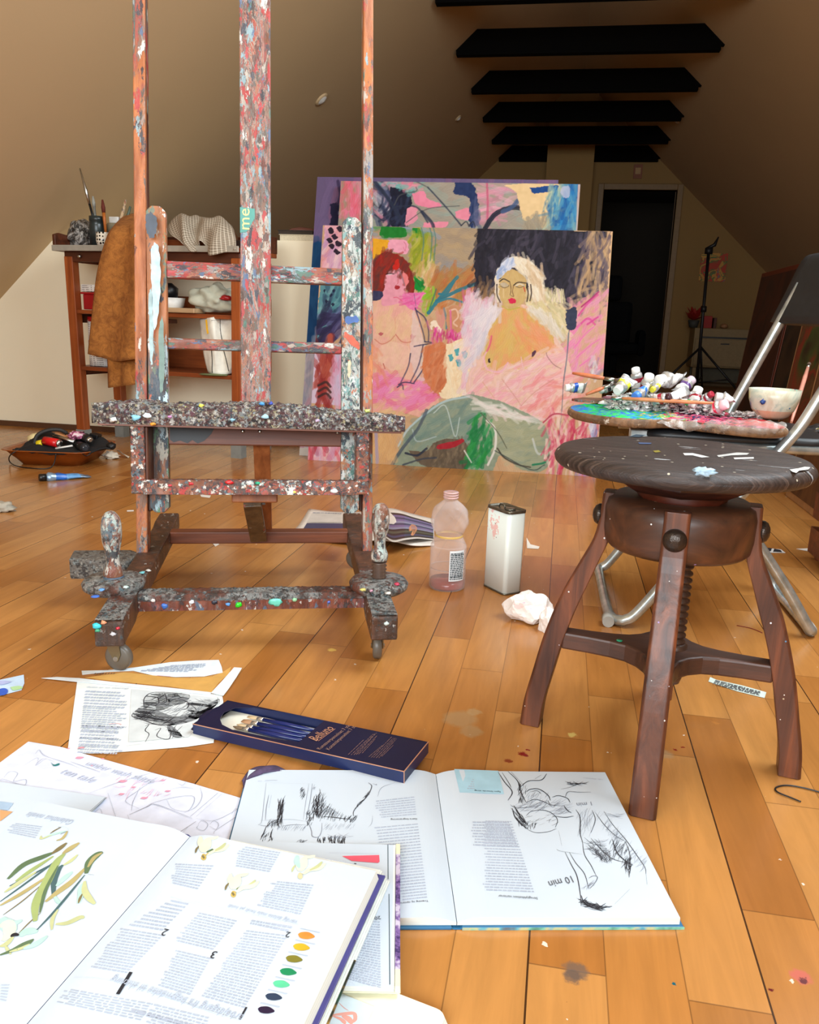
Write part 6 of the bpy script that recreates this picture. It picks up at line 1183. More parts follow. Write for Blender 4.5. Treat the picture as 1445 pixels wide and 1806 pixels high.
# crushed silver scraps filling the pile
for i, (p, y, s_, c1_, lb) in enumerate((((1150, 700), 2.06, (.06, .045, .026), (196, 190, 188), 'crumpled silver foil scrap under the middle of the tube pile'), ((1205, 700), 2.06, (.06, .045, .026), (120, 60, 70), 'crumpled dark red stained foil under the right of the tube pile'), ((1100, 702), 2.06, (.045, .035, .022), (206, 200, 196), 'crumpled pale foil under the left of the tube pile'), ((1240, 712), 2.02, (.045, .035, .018), (160, 150, 150), 'grey crumpled foil between the tube pile and the red tube'), ((1318, 722), 2.0, (.04, .025, .009), (150, 140, 136), 'grey paint-smeared rag in front of the bowl'))):
    c0 = P3(p[0], p[1], y); c0.z = PZt + s_[2] * .8; vs_, fs_ = crumple(c0, s_, .5, i + 20, 4, 2.6); b = MB(); b.add(vs_, fs_, 0, False)
    t = NT('foil_scrap'); nn = t.noise(t.coord(), 70, 4, .7, 1); t.set(Base_Color=t.ramp(nn.outputs[0], [(.38, rgba((30, 22, 28))), (.47, rgba(c1_)), (.58, rgba((226, 222, 218))), (.66, rgba((150, 30, 50)))]), Roughness=.3, Metallic=.2)
    top(b.obj('crumpled_foil', t.mat, None, origin=c0), lb, 'foil', 'foil scraps on the palette')
def brush(name, label, a, c, r, hc, bc, bl=.022, fl=.025, group=None, fc=None):
    """a handle end, c bristle tip"""
    o = thing(name, a, 0, label, 'paintbrush', group); a = Vector(a); c = Vector(c); d = (c - a).normalized(); e1 = c - d * (bl + fl); e2 = c - d * bl
    b = MB(); b.tube([a, a.lerp(e1, .3), a.lerp(e1, .8), e1], [r * .6, r, r * 1.15, r * .8], 12); b.obj('handle', hc, o)
    b = MB(); b.tube([e1, e2], [r * .9, r * 1.0], 12); b.obj('ferrule', fc or M_metal, o)
    b = MB(); b.tube([e2, e2.lerp(c, .5), c], [r * .95, r * 1.1, r * .3], 12); b.obj('bristles', bc, o); return o
M_or = plain('orange_brush_handle', (196, 110, 70), .4, var=.15); M_br = plain('stiff_dark_bristle', (90, 70, 56), .8)
brush('paintbrush', 'orange-handled brush pointing up left from the tube pile', P3(1010, 658, 2.10), P3(1100, 673, 2.06), .0050, M_or, M_br, group='orange-handled brushes on the palette')
brush('paintbrush', 'short orange-handled brush crossing beneath the pile at left', P3(1034, 696, 2.05), P3(1096, 672, 2.08), .0042, M_or, M_br, group='orange-handled brushes on the palette')
brush('paintbrush', 'long orange-handled brush lying along the front of the tube pile', P3(1275, 712, 1.935), P3(1062, 701, 1.99), .0042, plain('rubbed_orange_handle', (206, 130, 84), .4, var=.2), plain('red_grey_bristle', (120, 70, 80), .7), group='orange-handled brushes on the palette')
c0 = F(1361, 738, PZt + .003); D_ = math.hypot(c0.x, c0.y); yb = c0.y
q0 = YP(1314, 690, yb); q1 = YP(1407, 690, yb); rb = (q1 - q0).length / 2; hb_ = YP(1361, 686, yb).z - (PZt + .003)
prof = [(.001, 0), (rb * .42, 0), (rb * .62, .006), (rb * .82, hb_ * .32), (rb * .95, hb_ * .65), (rb, hb_), (rb - .003, hb_), (rb * .90, hb_ * .6), (rb * .7, hb_ * .25), (.001, .008)]
b = MB(); b.lathe([(float(a), float(c)) for a, c in prof], (c0.x, c0.y, PZt + .003), 56)
t = NT('paint_smeared_bowl'); n1 = t.noise(t.coord(scale=(1, 1, .8)), 16, 5, .6, 1.5); n2 = t.noise(t.coord(loc=(3, 1, 2)), 24, 4, .6); n3 = t.noise(t.coord(scale=(1, 1, .35), loc=(7, 4, 0)), 34, 3); sp = t.node('ShaderNodeSeparateXYZ', inp={0: t.node('ShaderNodeTexCoord').outputs['Object']})
c_ = t.ramp(n1.outputs[0], [(.3, rgba((150, 170, 160))), (.45, rgba((206, 206, 186))), (.6, rgba((190, 184, 160))), (.72, rgba((220, 170, 160)))])
c_ = t.mix(t.math('GREATER_THAN', n2.outputs[0], .63), c_, rgba((60, 110, 150))); c_ = t.mix(t.math('GREATER_THAN', n3.outputs[0], .68), c_, rgba((130, 220, 200)))
n4 = t.noise(t.coord(loc=(9, 9, 2)), 13, 3); c_ = t.mix(t.math('MULTIPLY', t.math('GREATER_THAN', n4.outputs[0], .6), .6), c_, rgba((200, 205, 90)))
c_ = t.mix(t.math('MULTIPLY', t.math('LESS_THAN', sp.outputs[2], .02), .6), c_, rgba((210, 130, 90))); t.set(Base_Color=c_, Roughness=.3)
bo = b.obj('mixing_bowl', t.mat, None, origin=(c0.x, c0.y, PZt + .003)); top(bo, 'white bowl smeared with coloured paint at the right end of the palette', 'bowl')
q = YP(1346, 709, yb - rb * .93); vs_, fs_ = crumple((q.x, q.y, q.z), (.006, .004, .007), .6, 2, 2, 2, flat=False); b = MB(); b.add(vs_, fs_, 0, True); b.obj('paint_dab', plain('deep_blue_dab', (30, 60, 120), .4), bo)
brush('paintbrush', 'pinkish long-handled brush leaning beyond the bowl at right', P3(1396, 745, 2.3), P3(1428, 640, 2.75), .0055, plain('pink_handle', (206, 140, 120), .4), M_br)
# ------------------------------------------------------------------ floor objects between easel and stool
Bc = F(787, 1037, 0); Bc.y += .012
q0 = YP(756, 1030, Bc.y); q1 = YP(819, 1030, Bc.y); rB = (q1 - q0).length / 2; sB = .243 / .26
Hb = YP(793, 866, Bc.y).z
M_pet = NT('clear_plastic'); M_pet.set(Base_Color=rgba((250, 240, 238)), Roughness=.12); nn = M_pet.noise(M_pet.coord(), 40, 3); M_pet.bump(nn.outputs[0], .5, .006)
tr_ = M_pet.node('ShaderNodeBsdfTransparent'); tr_.inputs[0].default_value = (.98, .965, .96, 1); lw_ = M_pet.node('ShaderNodeLayerWeight'); lw_.inputs[0].default_value = .25; mx_ = M_pet.n.new('ShaderNodeMixShader'); M_pet.l.new(M_pet.math('ADD', .06, M_pet.math('MULTIPLY', lw_.outputs['Facing'], .38)), mx_.inputs[0]); M_pet.l.new(tr_.outputs[0], mx_.inputs[1]); M_pet.l.new(M_pet.bsdf.outputs[0], mx_.inputs[2]); M_pet.l.new(mx_.outputs[0], M_pet.n['Material Output'].inputs[0])
M_liq = plain('cloudy_red_liquid', (150, 54, 40), .15); 
pro = [(.93, 0), (1.0, .012), (1.0, .2), (.96, .215), (1.0, .23), (1.0, .43), (.97, .45), (.86, .50), (.74, .545), (.80, .585), (.96, .64), (1.02, .70), (1.0, .76), (.86, .83), (.62, .875), (.40, .905), (.375, .915), (.375, .99), (.34, 1.0)]
bt = thing('plastic_bottle', (Bc.x, Bc.y, 0), 0, 'clear plastic bottle with cloudy red liquid at the bottom, right of the easel', 'bottle')
pr = [(float(a) * rB, float(c) * Hb) for a, c in spline(pro, 3)]
b = MB(); T_ = Matrix.Translation((Bc.x, Bc.y, 0)); n = 48; rings = []
for r, z in pr:
    k = 1 + (.03 if .56 < z / Hb < .86 else 0)
    rings.append([T_ @ Vector(((r * (1 + (k - 1) * math.cos(8 * (a + z * 22)))) * math.cos(a), (r * (1 + (k - 1) * math.cos(8 * (a + z * 22)))) * math.sin(a), z)) for a in [2 * math.pi * i / n for i in range(n)]])
inner = [[T_ @ (Vector((0, 0, p.z)) * 1 + (T_.inverted() @ p - Vector((0, 0, p.z))) * .955) + Vector((0, 0, .0015 if i == 0 else 0)) for p in rg] for i, rg in enumerate(rings)]
b.loft(rings + inner[::-1], cap=False); b.add(rings[0], [tuple(range(n))[::-1]]); b.add(inner[0], [tuple(range(n))]); b.obj('bottle_shell', M_pet.mat, bt)
b = MB(); b.lathe([(rB * .91, .002), (rB * .94, .006), (rB * .94, Hb * .085), (.001, Hb * .085)], (Bc.x, Bc.y, 0), 40); b.obj('paint_water', M_liq, bt)
b = MB()
for z in (.93, .955, .98): b.lathe([(rB * .375, Hb * z), (rB * .42, Hb * z + .001), (rB * .42, Hb * z + .003), (rB * .375, Hb * z + .004)], (Bc.x, Bc.y, 0), 32, cap=False)
b.obj('neck_thread', plain('pinkish_stained_neck', (214, 170, 166), .4), bt)
# printed label on the right side of the bottle
a0, a1 = math.radians(-78), math.radians(-25); b = MB(); zz0, zz1 = Hb * .115, Hb * .43
b.grid([[Vector((Bc.x + (rB + .0006) * math.cos(a0 + (a1 - a0) * i / 12), Bc.y + (rB + .0006) * math.sin(a0 + (a1 - a0) * i / 12), z)) for i in range(13)] for z in (zz0, zz1)])
lbo = b.obj('label', plain('white_label', (226, 230, 232), .4), bt)
b = MB(); r_ = random.Random(4)
for k in range(15):
    z = zz0 + (zz1 - zz0) * (.05 + .9 * k / 15); x = .06
    while x < .9:
        w = r_.uniform(.05, .2); w = min(w, .94 - x); t0 = a0 + (a1 - a0) * x; t1 = a0 + (a1 - a0) * (x + w); h_ = .0030 if k not in (1, 13) else .0042
        pts = [Vector((Bc.x + (rB + .0012) * math.cos(a), Bc.y + (rB + .0012) * math.sin(a), z)) for a in (t0, (t0 + t1) / 2, t1)]
        b.grid([pts, [p + Vector((0, 0, h_)) for p in pts]]); x += w + .03
b.obj('label_print', plain('grey_print', (70, 80, 86), .6), lbo, recalc=False)
b = MB(); 
for z, c_ in ((.548, 0),): b.lathe([(rB * .745, Hb * z - .003), (rB * .77, Hb * z), (rB * .75, Hb * z + .003)], (Bc.x, Bc.y, 0), 36, cap=False)
b.obj('yellow_band', plain('yellow_orange_smear', (226, 190, 110), .4), bt)
# rectangular tin
A0 = F(851, 1032, 0); A1 = F(889, 1051, 0); A2 = F(923, 1047, 0)
e1 = (A1 - A0); e1.z = 0
tn = thing('solvent_tin', A1, 0, 'tall rectangular white metal tin with grey top standing between bottle and stool', 'tin')
d1 = (A2 - A1); d1.z = 0; Ht = YP(897, 903, A1.y).z
ax = Vector((.93, -.36, 0)).normalized()
tinW = .088; tinD = .055
# face 1 (wide, faces left-front) and face 2 (narrow right-front)
ex = e1.normalized(); ey = Vector((-ex.y, ex.x, 0)); 
W1 = e1.length; 
D1 = min(.07, max(.035, d1.dot(ex.cross(Vector((0, 0, -1)))) if False else abs(d1.dot(ey))))
TT = Matrix.Translation(A0) @ Matrix(((ex.x, ey.x, 0, 0), (ex.y, ey.y, 0, 0), (0, 0, 1, 0), (0, 0, 0, 1)))
tn.matrix_basis = TT; WM[tn.name] = TT
def rr_ring(z, g=0): return [TT @ Vector(v) for v in rrect(-g, W1 + g, -g, D1 + g, .011 + g, z, 6)]
b = MB(); b.loft([rr_ring(.004), rr_ring(Ht - .006)]); t = NT('tin_white_enamel'); nn = t.noise(t.coord(), 34, 4, .7); sp = t.node('ShaderNodeSeparateXYZ', inp={0: t.node('ShaderNodeTexCoord').outputs['Object']})
up_ = t.math('MULTIPLY', t.math('GREATER_THAN', sp.outputs[2], Ht * .62), t.math('LESS_THAN', sp.outputs[0], W1 * .6)); c_ = t.mix(t.math('MULTIPLY', up_, t.math('GREATER_THAN', nn.outputs[0], .52)), rgba((232, 240, 234)), rgba((232, 188, 182)))
n5 = t.noise(t.coord(loc=(2, 2, 2)), 80, 2); c_ = t.mix(t.math('MULTIPLY', t.math('MULTIPLY', up_, t.math('LESS_THAN', sp.outputs[2], Ht * .82)), t.math('GREATER_THAN', n5.outputs[0], .68)), c_, rgba((70, 30, 16))); t.set(Base_Color=c_, Roughness=.28); b.obj('tin_body', t.mat, tn)
M_tin = plain('tinplate', (120, 116, 104), .3, .8, .15, 60)
b = MB(); b.loft([rr_ring(0, .001), rr_ring(.005, .001)]); b.obj('bottom_seam', M_tin, tn)
b = MB(); b.loft([rr_ring(Ht - .007, .0015), rr_ring(Ht, .0015), rr_ring(Ht, -.001), rr_ring(Ht - .004, -.002)]); b.obj('lid_rim', M_tin, tn)
b = MB(TT); b.lathe([(.014, 0), (.014, .004), (.010, .005), (.001, .005)], (W1 * .66, D1 * .5, Ht - .004), 24); b.obj('spout_cap', M_tin, tn)
b = MB(TT); b.tube([V(q) for q in spline([(W1 * .16, D1 * .5, Ht - .003), (W1 * .22, D1 * .5, Ht + .003), (W1 * .36, D1 * .5, Ht + .003), (W1 * .42, D1 * .5, Ht - .003)], 5)], .002, 8); b.obj('wire_handle', M_tin, tn)
# crumpled tissues
def tissue(name, label, c0, rad, seed, cols):
    bm = bmesh.new(); bmesh.ops.create_icosphere(bm, subdivisions=4, radius=1); vs = []
    for v in bm.verts:
        p = v.co.normalized(); q = p * 1.7 + Vector((seed, seed * 2, 0)); k = .62 + .62 * mnoise.voronoi(q * .9)[0][0] + .25 * mnoise.noise(q * .5)
        vs.append(Vector(c0) + Vector((p.x * rad[0] * k, p.y * rad[1] * k, max(-rad[2] * .55, p.z * rad[2] * k))))
    bm.verts.index_update(); fs = [tuple(v.index for v in f.verts) for f in bm.faces]; bm.free(); b = MB(); b.add(vs, fs, 0, False)
    t = NT('stained_tissue'); nn = t.noise(t.coord(), 36, 3, .6); n2 = t.noise(t.coord(loc=(5, 5, 1)), 26, 3, .6); c_ = t.mix(t.math('GREATER_THAN', nn.outputs[0], .665), rgba((238, 230, 224)), rgba(cols[0])); c_ = t.mix(t.math('MULTIPLY', t.math('GREATER_THAN', n2.outputs[0], .6), .7), c_, rgba(cols[1])); t.set(Base_Color=c_, Roughness=.9)
    return top(b.obj(name, t.mat, None, origin=(c0[0], c0[1], 0)), label, 'tissue', 'crumpled tissues beside the stool')
q = F(932, 1098, 0); tissue('crumpled_tissue', 'crumpled white tissue with blue stains on the floor below the tin', (q.x, q.y + .02, .026), (.052, .04, .042), 3.1, ((50, 80, 160), (236, 200, 196)))
q = F(968, 1116, 0); tissue('crumpled_tissue', 'smaller crumpled white tissue with a pink spot touching the left stool leg', (q.x, q.y + .015, .018), (.024, .026, .036), 7.7, ((220, 40, 120), (226, 226, 230)))

# ------------------------------------------------------------------ far end of the studio
M_ld = plain('light_stand_black', (20, 20, 22), .5)
ls0 = YP(1231, 660, 9.2); LS = Vector((ls0.x, 9.2, 0)); tp0 = YP(1250, 448, 9.2)
lst = thing('light_stand', LS, 0, 'tall black tripod light stand in front of the dim far wall', 'light stand')
b = MB(); b.tube([LS + Vector((0, 0, .12)), Vector((tp0.x, 9.2, tp0.z))], .016, 12); b.obj('pole', M_ld, lst)
zc = YP(1232, 612, 9.2).z
for k, a in enumerate((200, -20, 75)):
    A = math.radians(a); b = MB(); ft = LS + Vector((math.cos(A) * .5, math.sin(A) * .4, .012)); b.tube([LS + Vector((.0, 0, zc)), ft], .012, 10); b.tube([LS + Vector((0, 0, .14)), LS.lerp(ft, .62) + Vector((0, 0, zc * .36))], .008, 8); b.obj('leg', M_ld, lst)
b = MB(); p_ = LS.lerp(Vector((tp0.x, 9.2, tp0.z)), .46); p_.z = YP(1236, 545, 9.2).z; b.lathe([(.03, -.03), (.03, .03)], (LS.x + (tp0.x - LS.x) * .5, 9.2, p_.z), 12); b.obj('collar', M_ld, lst)
b = MB(); c_ = Vector((tp0.x, 9.2, tp0.z)); b.tube([c_, c_ + Vector((0, 0, .06))], .04, 12); b.tube([c_ + Vector((-.03, 0, .05)), c_ + Vector((.05, 0, .09)), c_ + Vector((.08, 0, .17))], [.012, .02, .006], 8); b.obj('clamp_head', M_ld, lst)
# poster
p0 = YP(1238, 446, YF - .01); p1 = YP(1279, 497, YF - .01)
b = MB(); b.box(p0.x, p1.x, YF - .012, YF - .006, p1.z, p0.z); t = NT('red_flower_print'); n1 = t.noise(t.coord(), 7, 3, .6, 1.5); t.set(Base_Color=t.ramp(n1.outputs[0], [(.35, rgba((190, 60, 30))), (.45, rgba((90, 120, 60))), (.5, rgba((210, 150, 60))), (.58, rgba((200, 70, 50))), (.66, rgba((110, 130, 120)))], 'CONSTANT'), Roughness=.6)
top(b.obj('poster', t.mat, None, origin=(p0.x, YF - .012, p1.z)), 'small red and green still-life print on the far wall behind the light stand', 'poster')
p0 = YP(1122, 290, YF - .01); p1 = YP(1129, 315, YF - .01)
o = thing('wall_plaque', (p0.x, YF - .02, p1.z), 0, 'small vertical reddish plaque high on the far wall above the doorway', 'plaque'); b = MB(); b.box(p0.x - .02, p1.x + .02, YF - .02, YF, p1.z, p0.z); b.obj('plate', plain('red_brown_plaque', (140, 80, 50), .6), o); b = MB(); b.box(p0.x, p1.x, YF - .024, YF - .02, p1.z + .05, p0.z - .04); b.obj('pale_insert', plain('plaque_inner', (190, 150, 100), .6), o)
# dresser on thin legs
dx0 = YP(1226, 580, 10.7).x; dx1 = YP(1338, 580, 10.7).x; dzt = YP(1230, 578, 10.7).z; dzb = YP(1240, 648, 10.7).z
dr = thing('sideboard', (dx0, 10.7, 0), 0, 'pale sideboard with one slot drawer against the far wall under the slope', 'sideboard')
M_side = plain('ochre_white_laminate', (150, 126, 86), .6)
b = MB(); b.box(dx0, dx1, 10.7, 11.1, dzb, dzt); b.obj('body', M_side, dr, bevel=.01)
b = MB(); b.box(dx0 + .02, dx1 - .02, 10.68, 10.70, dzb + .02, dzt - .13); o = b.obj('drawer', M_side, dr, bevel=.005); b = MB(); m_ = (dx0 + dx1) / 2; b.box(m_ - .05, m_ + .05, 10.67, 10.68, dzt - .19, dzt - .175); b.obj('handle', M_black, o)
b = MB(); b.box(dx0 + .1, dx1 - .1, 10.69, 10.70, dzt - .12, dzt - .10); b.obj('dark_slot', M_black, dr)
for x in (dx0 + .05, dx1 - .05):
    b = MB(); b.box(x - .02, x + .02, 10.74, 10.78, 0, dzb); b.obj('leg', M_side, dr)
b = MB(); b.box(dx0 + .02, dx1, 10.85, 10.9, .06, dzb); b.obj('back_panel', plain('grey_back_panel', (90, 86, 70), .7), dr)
c0 = YP(1223, 575, 10.85); po = thing('potted_plant', (c0.x, 10.85, dzt), 0, 'red-leaved potted plant at the left end of the far sideboard', 'plant')
b = MB(); b.lathe([(.05, 0), (.07, .09)], (c0.x, 10.85, dzt), 16); b.obj('pot', plain('grey_pot', (70, 70, 66), .6), po)
b = MB(); r_ = random.Random(3)
for k in range(26):
    a = r_.uniform(0, 6.28); e_ = r_.uniform(.3, 1.3); d = Vector((math.cos(a) * math.cos(e_), math.sin(a) * math.cos(e_), math.sin(e_))); p = Vector((c0.x, 10.85, dzt + .09)); q = p + d * r_.uniform(.12, .2); s_ = d.cross(Vector((0, 0, 1))).normalized() * .035; b.add([p, (p + q) / 2 + s_, q, (p + q) / 2 - s_], [(0, 1, 2, 3)])
b.obj('leaves', plain('red_leaves', (170, 36, 24), .6), po, solid=.003, recalc=False)
c0 = YP(1239, 570, 10.85); c1 = YP(1256, 562, 10.85); b = MB(); b.box(c0.x, c1.x, 10.80, 10.95, dzt, c1.z + .03); top(b.obj('red_box', plain('red_card', (170, 30, 22), .6), None, origin=(c0.x, 10.8, dzt), bevel=.004), 'red box beside the plant on the far sideboard', 'box')
c0 = YP(1258, 570, 10.85); c1 = YP(1264, 562, 10.85)
b = MB(); b.box(c0.x, c1.x, 10.80, 10.95, dzt, c1.z + .01); top(b.obj('book', plain('brown_spine', (90, 50, 36), .6), None, origin=(c0.x, 10.8, dzt), bevel=.004), 'brown upright book right of the red box on the far sideboard', 'book')
c0 = YP(1278, 572, 10.85); b = MB(); b.lathe([(.02, 0), (.05, .025), (.04, .05), (.012, .06)], (c0.x, 10.85, dzt), 18); top(b.obj('small_dish', plain('tan_dish', (170, 120, 80), .5), None, origin=(c0.x, 10.85, dzt)), 'small round dish alone on the right of the far sideboard', 'dish')
# armchair in the dark back room
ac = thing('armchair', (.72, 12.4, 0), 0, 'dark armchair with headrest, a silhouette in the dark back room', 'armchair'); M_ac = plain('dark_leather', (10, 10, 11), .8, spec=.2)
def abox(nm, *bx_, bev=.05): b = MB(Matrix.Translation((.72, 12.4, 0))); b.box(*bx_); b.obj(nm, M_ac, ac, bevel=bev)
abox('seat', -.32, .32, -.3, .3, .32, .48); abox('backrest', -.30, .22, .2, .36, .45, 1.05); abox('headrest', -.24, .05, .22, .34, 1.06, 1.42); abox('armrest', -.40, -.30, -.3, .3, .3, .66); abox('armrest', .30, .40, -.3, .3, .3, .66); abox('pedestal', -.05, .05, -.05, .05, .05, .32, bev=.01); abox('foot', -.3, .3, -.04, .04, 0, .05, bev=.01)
# canvases leaning in a row along the right
def lean(label, px, py, yfar, L, z1, thick, colr, facec, tilt=.10, name='painting'):
    q = YP(px, py, yfar); x0 = q.x - tilt * q.z; M_ = Matrix.Translation((x0, yfar, 0)) @ Matrix.Rotation(-math.pi / 2, 4, 'Z') @ Matrix.Rotation(-math.atan(tilt), 4, 'X')
    # local x runs toward the camera (-Y), local y into +x, z up
    o = thing(name, (x0, yfar, 0), 0, label, 'painting', 'canvases leaning along the right side', M=M_)
    b = MB(M_); b.box(0, L, 0, thick, 0.0, z1); b.obj('frame', colr, o, bevel=.003)
    b = MB(M_); b.box(.03, L - .03, -.003, 0, .03, z1 - .03); b.obj('canvas_face', facec, o); return o
def abst(name, cols):
    t = NT(name); n1 = t.noise(t.coord(scale=(1, 1, .6)), 3.2, 4, .6, 1.2); t.set(Base_Color=t.ramp(n1.outputs[0], [(.3 + .4 * i / len(cols), rgba(c)) for i, c in enumerate(cols)]), Roughness=.6); return t.mat
lean('large brown-framed canvas leaning furthest back along the right side', 1345, 480, 6.2, .97, 1.085, .03, plain('brown_red_frame', (110, 46, 24), .5), abst('brown_face', [(50, 26, 16), (80, 40, 24), (60, 36, 26)]))
lean('dark canvas with black edge leaning behind the folding chair back', 1372, 640, 5.2, .77, .92, .03, M_black, abst('dark_face', [(44, 30, 22), (70, 50, 34), (40, 36, 30)]))
lean('canvas with green and red paint and a pale edge behind the chair back', 1398, 640, 4.4, .67, .86, .025, plain('pale_stretcher', (180, 140, 100), .6), abst('green_face', [(60, 44, 24), (70, 84, 40), (140, 50, 34), (90, 66, 40), (120, 80, 46)]))
lean('brown canvas with pale edge, nearest of those behind the mixing bowl', 1432, 690, 3.7, 1.0, .66, .025, plain('pale_stretcher', (180, 140, 100), .6), abst('umber_face', [(84, 56, 36), (110, 76, 46), (70, 44, 30)]))
cr0 = Vector((.80, 2.42, 0)); cr = thing('wooden_crate', cr0, 0, 'low red-brown wooden crate behind the chair frame at the right edge', 'crate')
b = MB(); zc_ = YP(1410, 790, 2.42).z; zc_ = max(.1, zc_)
b.box(.80, 1.3, 2.42, 2.66, zc_ - .03, zc_); b.obj('crate_top', W_red, cr, bevel=.003)
for z in (.02, .13):
    if z + .08 < zc_ - .03: b = MB(); b.box(.80, 1.3, 2.42, 2.44, z, z + .08); b.box(.80, .82, 2.44, 2.66, z, z + .08); b.obj('side_slat', W_red, cr)
for x, y in ((.82, 2.44), (1.26, 2.44), (.82, 2.62), (1.26, 2.62)): b = MB(); b.box(x, x + .03, y, y + .03, 0, zc_ - .03); b.obj('corner_post', W_red, cr)
c0 = YP(1408, 782, 2.52); vs_, fs_ = crumple((c0.x + .06, 2.54, zc_ + .024), (.11, .08, .03), .35, 5, 4); b = MB(); b.add(vs_, fs_, 0, True); top(b.obj('paint_rag', splat('black_paint_rag', ((22, 22, 24), (50, 46, 44)), .25, [(220, 190, 60), (200, 200, 200), (60, 60, 60)], 60), None, origin=(c0.x + .06, 2.54, zc_)), 'black paint-spotted rag on the crate at the right edge', 'rag')
# ------------------------------------------------------------------ books, papers and the brush box in the foreground
t = NT('page_paper'); nn = t.noise(t.coord(), 5, 2); t.set(Base_Color=t.ramp(nn.outputs[0], [(.3, rgba((196, 208, 220))), (.7, rgba((204, 215, 226)))]), Roughness=.55); M_paper = t.mat
t = NT('page_edge_stack'); sp = t.node('ShaderNodeSeparateXYZ', inp={0: t.node('ShaderNodeTexCoord').outputs['Object']}); l_ = t.math('FRACT', t.math('MULTIPLY', sp.outputs[2], 420)); l2 = t.noise(t.coord(scale=(3, 3, 900)), 1, 2); t.set(Base_Color=t.mix(t.math('ADD', t.math('MULTIPLY', l_, .35), t.math('MULTIPLY', l2.outputs[0], .35)), rgba((242, 244, 236)), rgba((176, 180, 176))), Roughness=.8); M_edge = t.mat
I_txt = plain('body_text_ink', (172, 181, 198), .7); I_blk = plain('black_ink', (34, 34, 42), .6); I_gry = plain('pencil_grey', (130, 136, 150), .7); I_mid = plain('charcoal_mid', (84, 86, 94), .8); I_lt = plain('pale_rule', (196, 204, 214), .7)

class Page:
    """ink marks laid on a page; coordinates are photo pixels (through a zoom view)"""
    def __init__(s, z, mats): s.z = z; s.b = MB(); s.mats = mats; s.vw = (0, 0, 1); s.r = random.Random(5); s.zf = None; s.k = 0
    def view(s, x, y, k): s.vw = (x, y, k); return s
    def P(s, p, lift=0.0):
        x = s.vw[0] + p[0] / s.vw[2]; y = s.vw[1] + p[1] / s.vw[2]; q = F(x, y, s.z)
        if s.zf:
            for _ in range(3): q = F(x, y, s.zf(q))
        return q + Vector((0, 0, .0005 + lift))
    def line(s, pts, w, m=0, taper=False, jit=0):
        if len(pts) > 2: pts = [tuple(a) for a in spline(pts, 5)]
        s.k += 1; s.b.ribbon([s.P(p, .00002 * (s.k % 12)) for p in pts], w, m, taper=taper)
    def hatch(s, pts, ang, n, L, w, m=0, spread=.25):
        xs = [p[0] for p in pts]; ys = [p[1] for p in pts]; c = 0; t_ = 0
        while c < n and t_ < n * 20:
            t_ += 1; x = s.r.uniform(min(xs), max(xs)); y = s.r.uniform(min(ys), max(ys))
            ins = False; j = len(pts) - 1
            for i in range(len(pts)):
                if (pts[i][1] > y) != (pts[j][1] > y) and x < (pts[j][0] - pts[i][0]) * (y - pts[i][1]) / (pts[j][1] - pts[i][1] + 1e-9) + pts[i][0]: ins = not ins
                j = i
            if not ins: continue
            c += 1; a = math.radians(ang) + s.r.gauss(0, spread); l = L * s.r.uniform(.5, 1.2) / 2; dx, dy = math.cos(a) * l, -math.sin(a) * l
            s.line([(x - dx, y - dy), (x + dy * .15, y + dx * .15), (x + dx, y + dy)], w * s.r.uniform(.35, .85), m, True)
    def fill(s, pts, m, curve=True, lift=0):
        if curve: pts = [tuple(a) for a in spline(list(pts) + [pts[0]], 5)[:-1]]
        s.b.poly([s.P(p, lift) for p in pts], m)
    def text(s, body, a, c, m, hs=1.0, slant=0.0): write(s.b, body, s.P(a), s.P(c), m, (s.P(c) - s.P(a)).cross(s.P((a[0], a[1] + 9)) - s.P(a)) * (1 if (s.P(c) - s.P(a)).cross(s.P((a[0], a[1] + 9)) - s.P(a)).z > 0 else -1), hs, .0003, slant)
    def block(s, tr, tl, br, bl, n, m, h=.5, ragged=.25):
        """n lines of body text: tr..tl first line start/end corners at the page's reading top"""
        for k in range(n):
            f = k / max(1, n - 1); A = Vector(tr).lerp(Vector(br), f); B = Vector(tl).lerp(Vector(bl), f); u = 0.0; end = 1 - s.r.random() * ragged * .5
            stepv = (s.P(tuple(Vector(tr).lerp(Vector(br), 1 / max(1, n - 1)))) - s.P(tr)).length
            while u < end:
                w = s.r.uniform(.03, .13) ; w2 = min(w, end - u)
                if w2 > .01: s.b.ribbon([s.P(tuple(A.lerp(B, u))), s.P(tuple(A.lerp(B, u + w2)))], stepv * h * s.r.uniform(.8, 1.05), m)
                u += w + .018
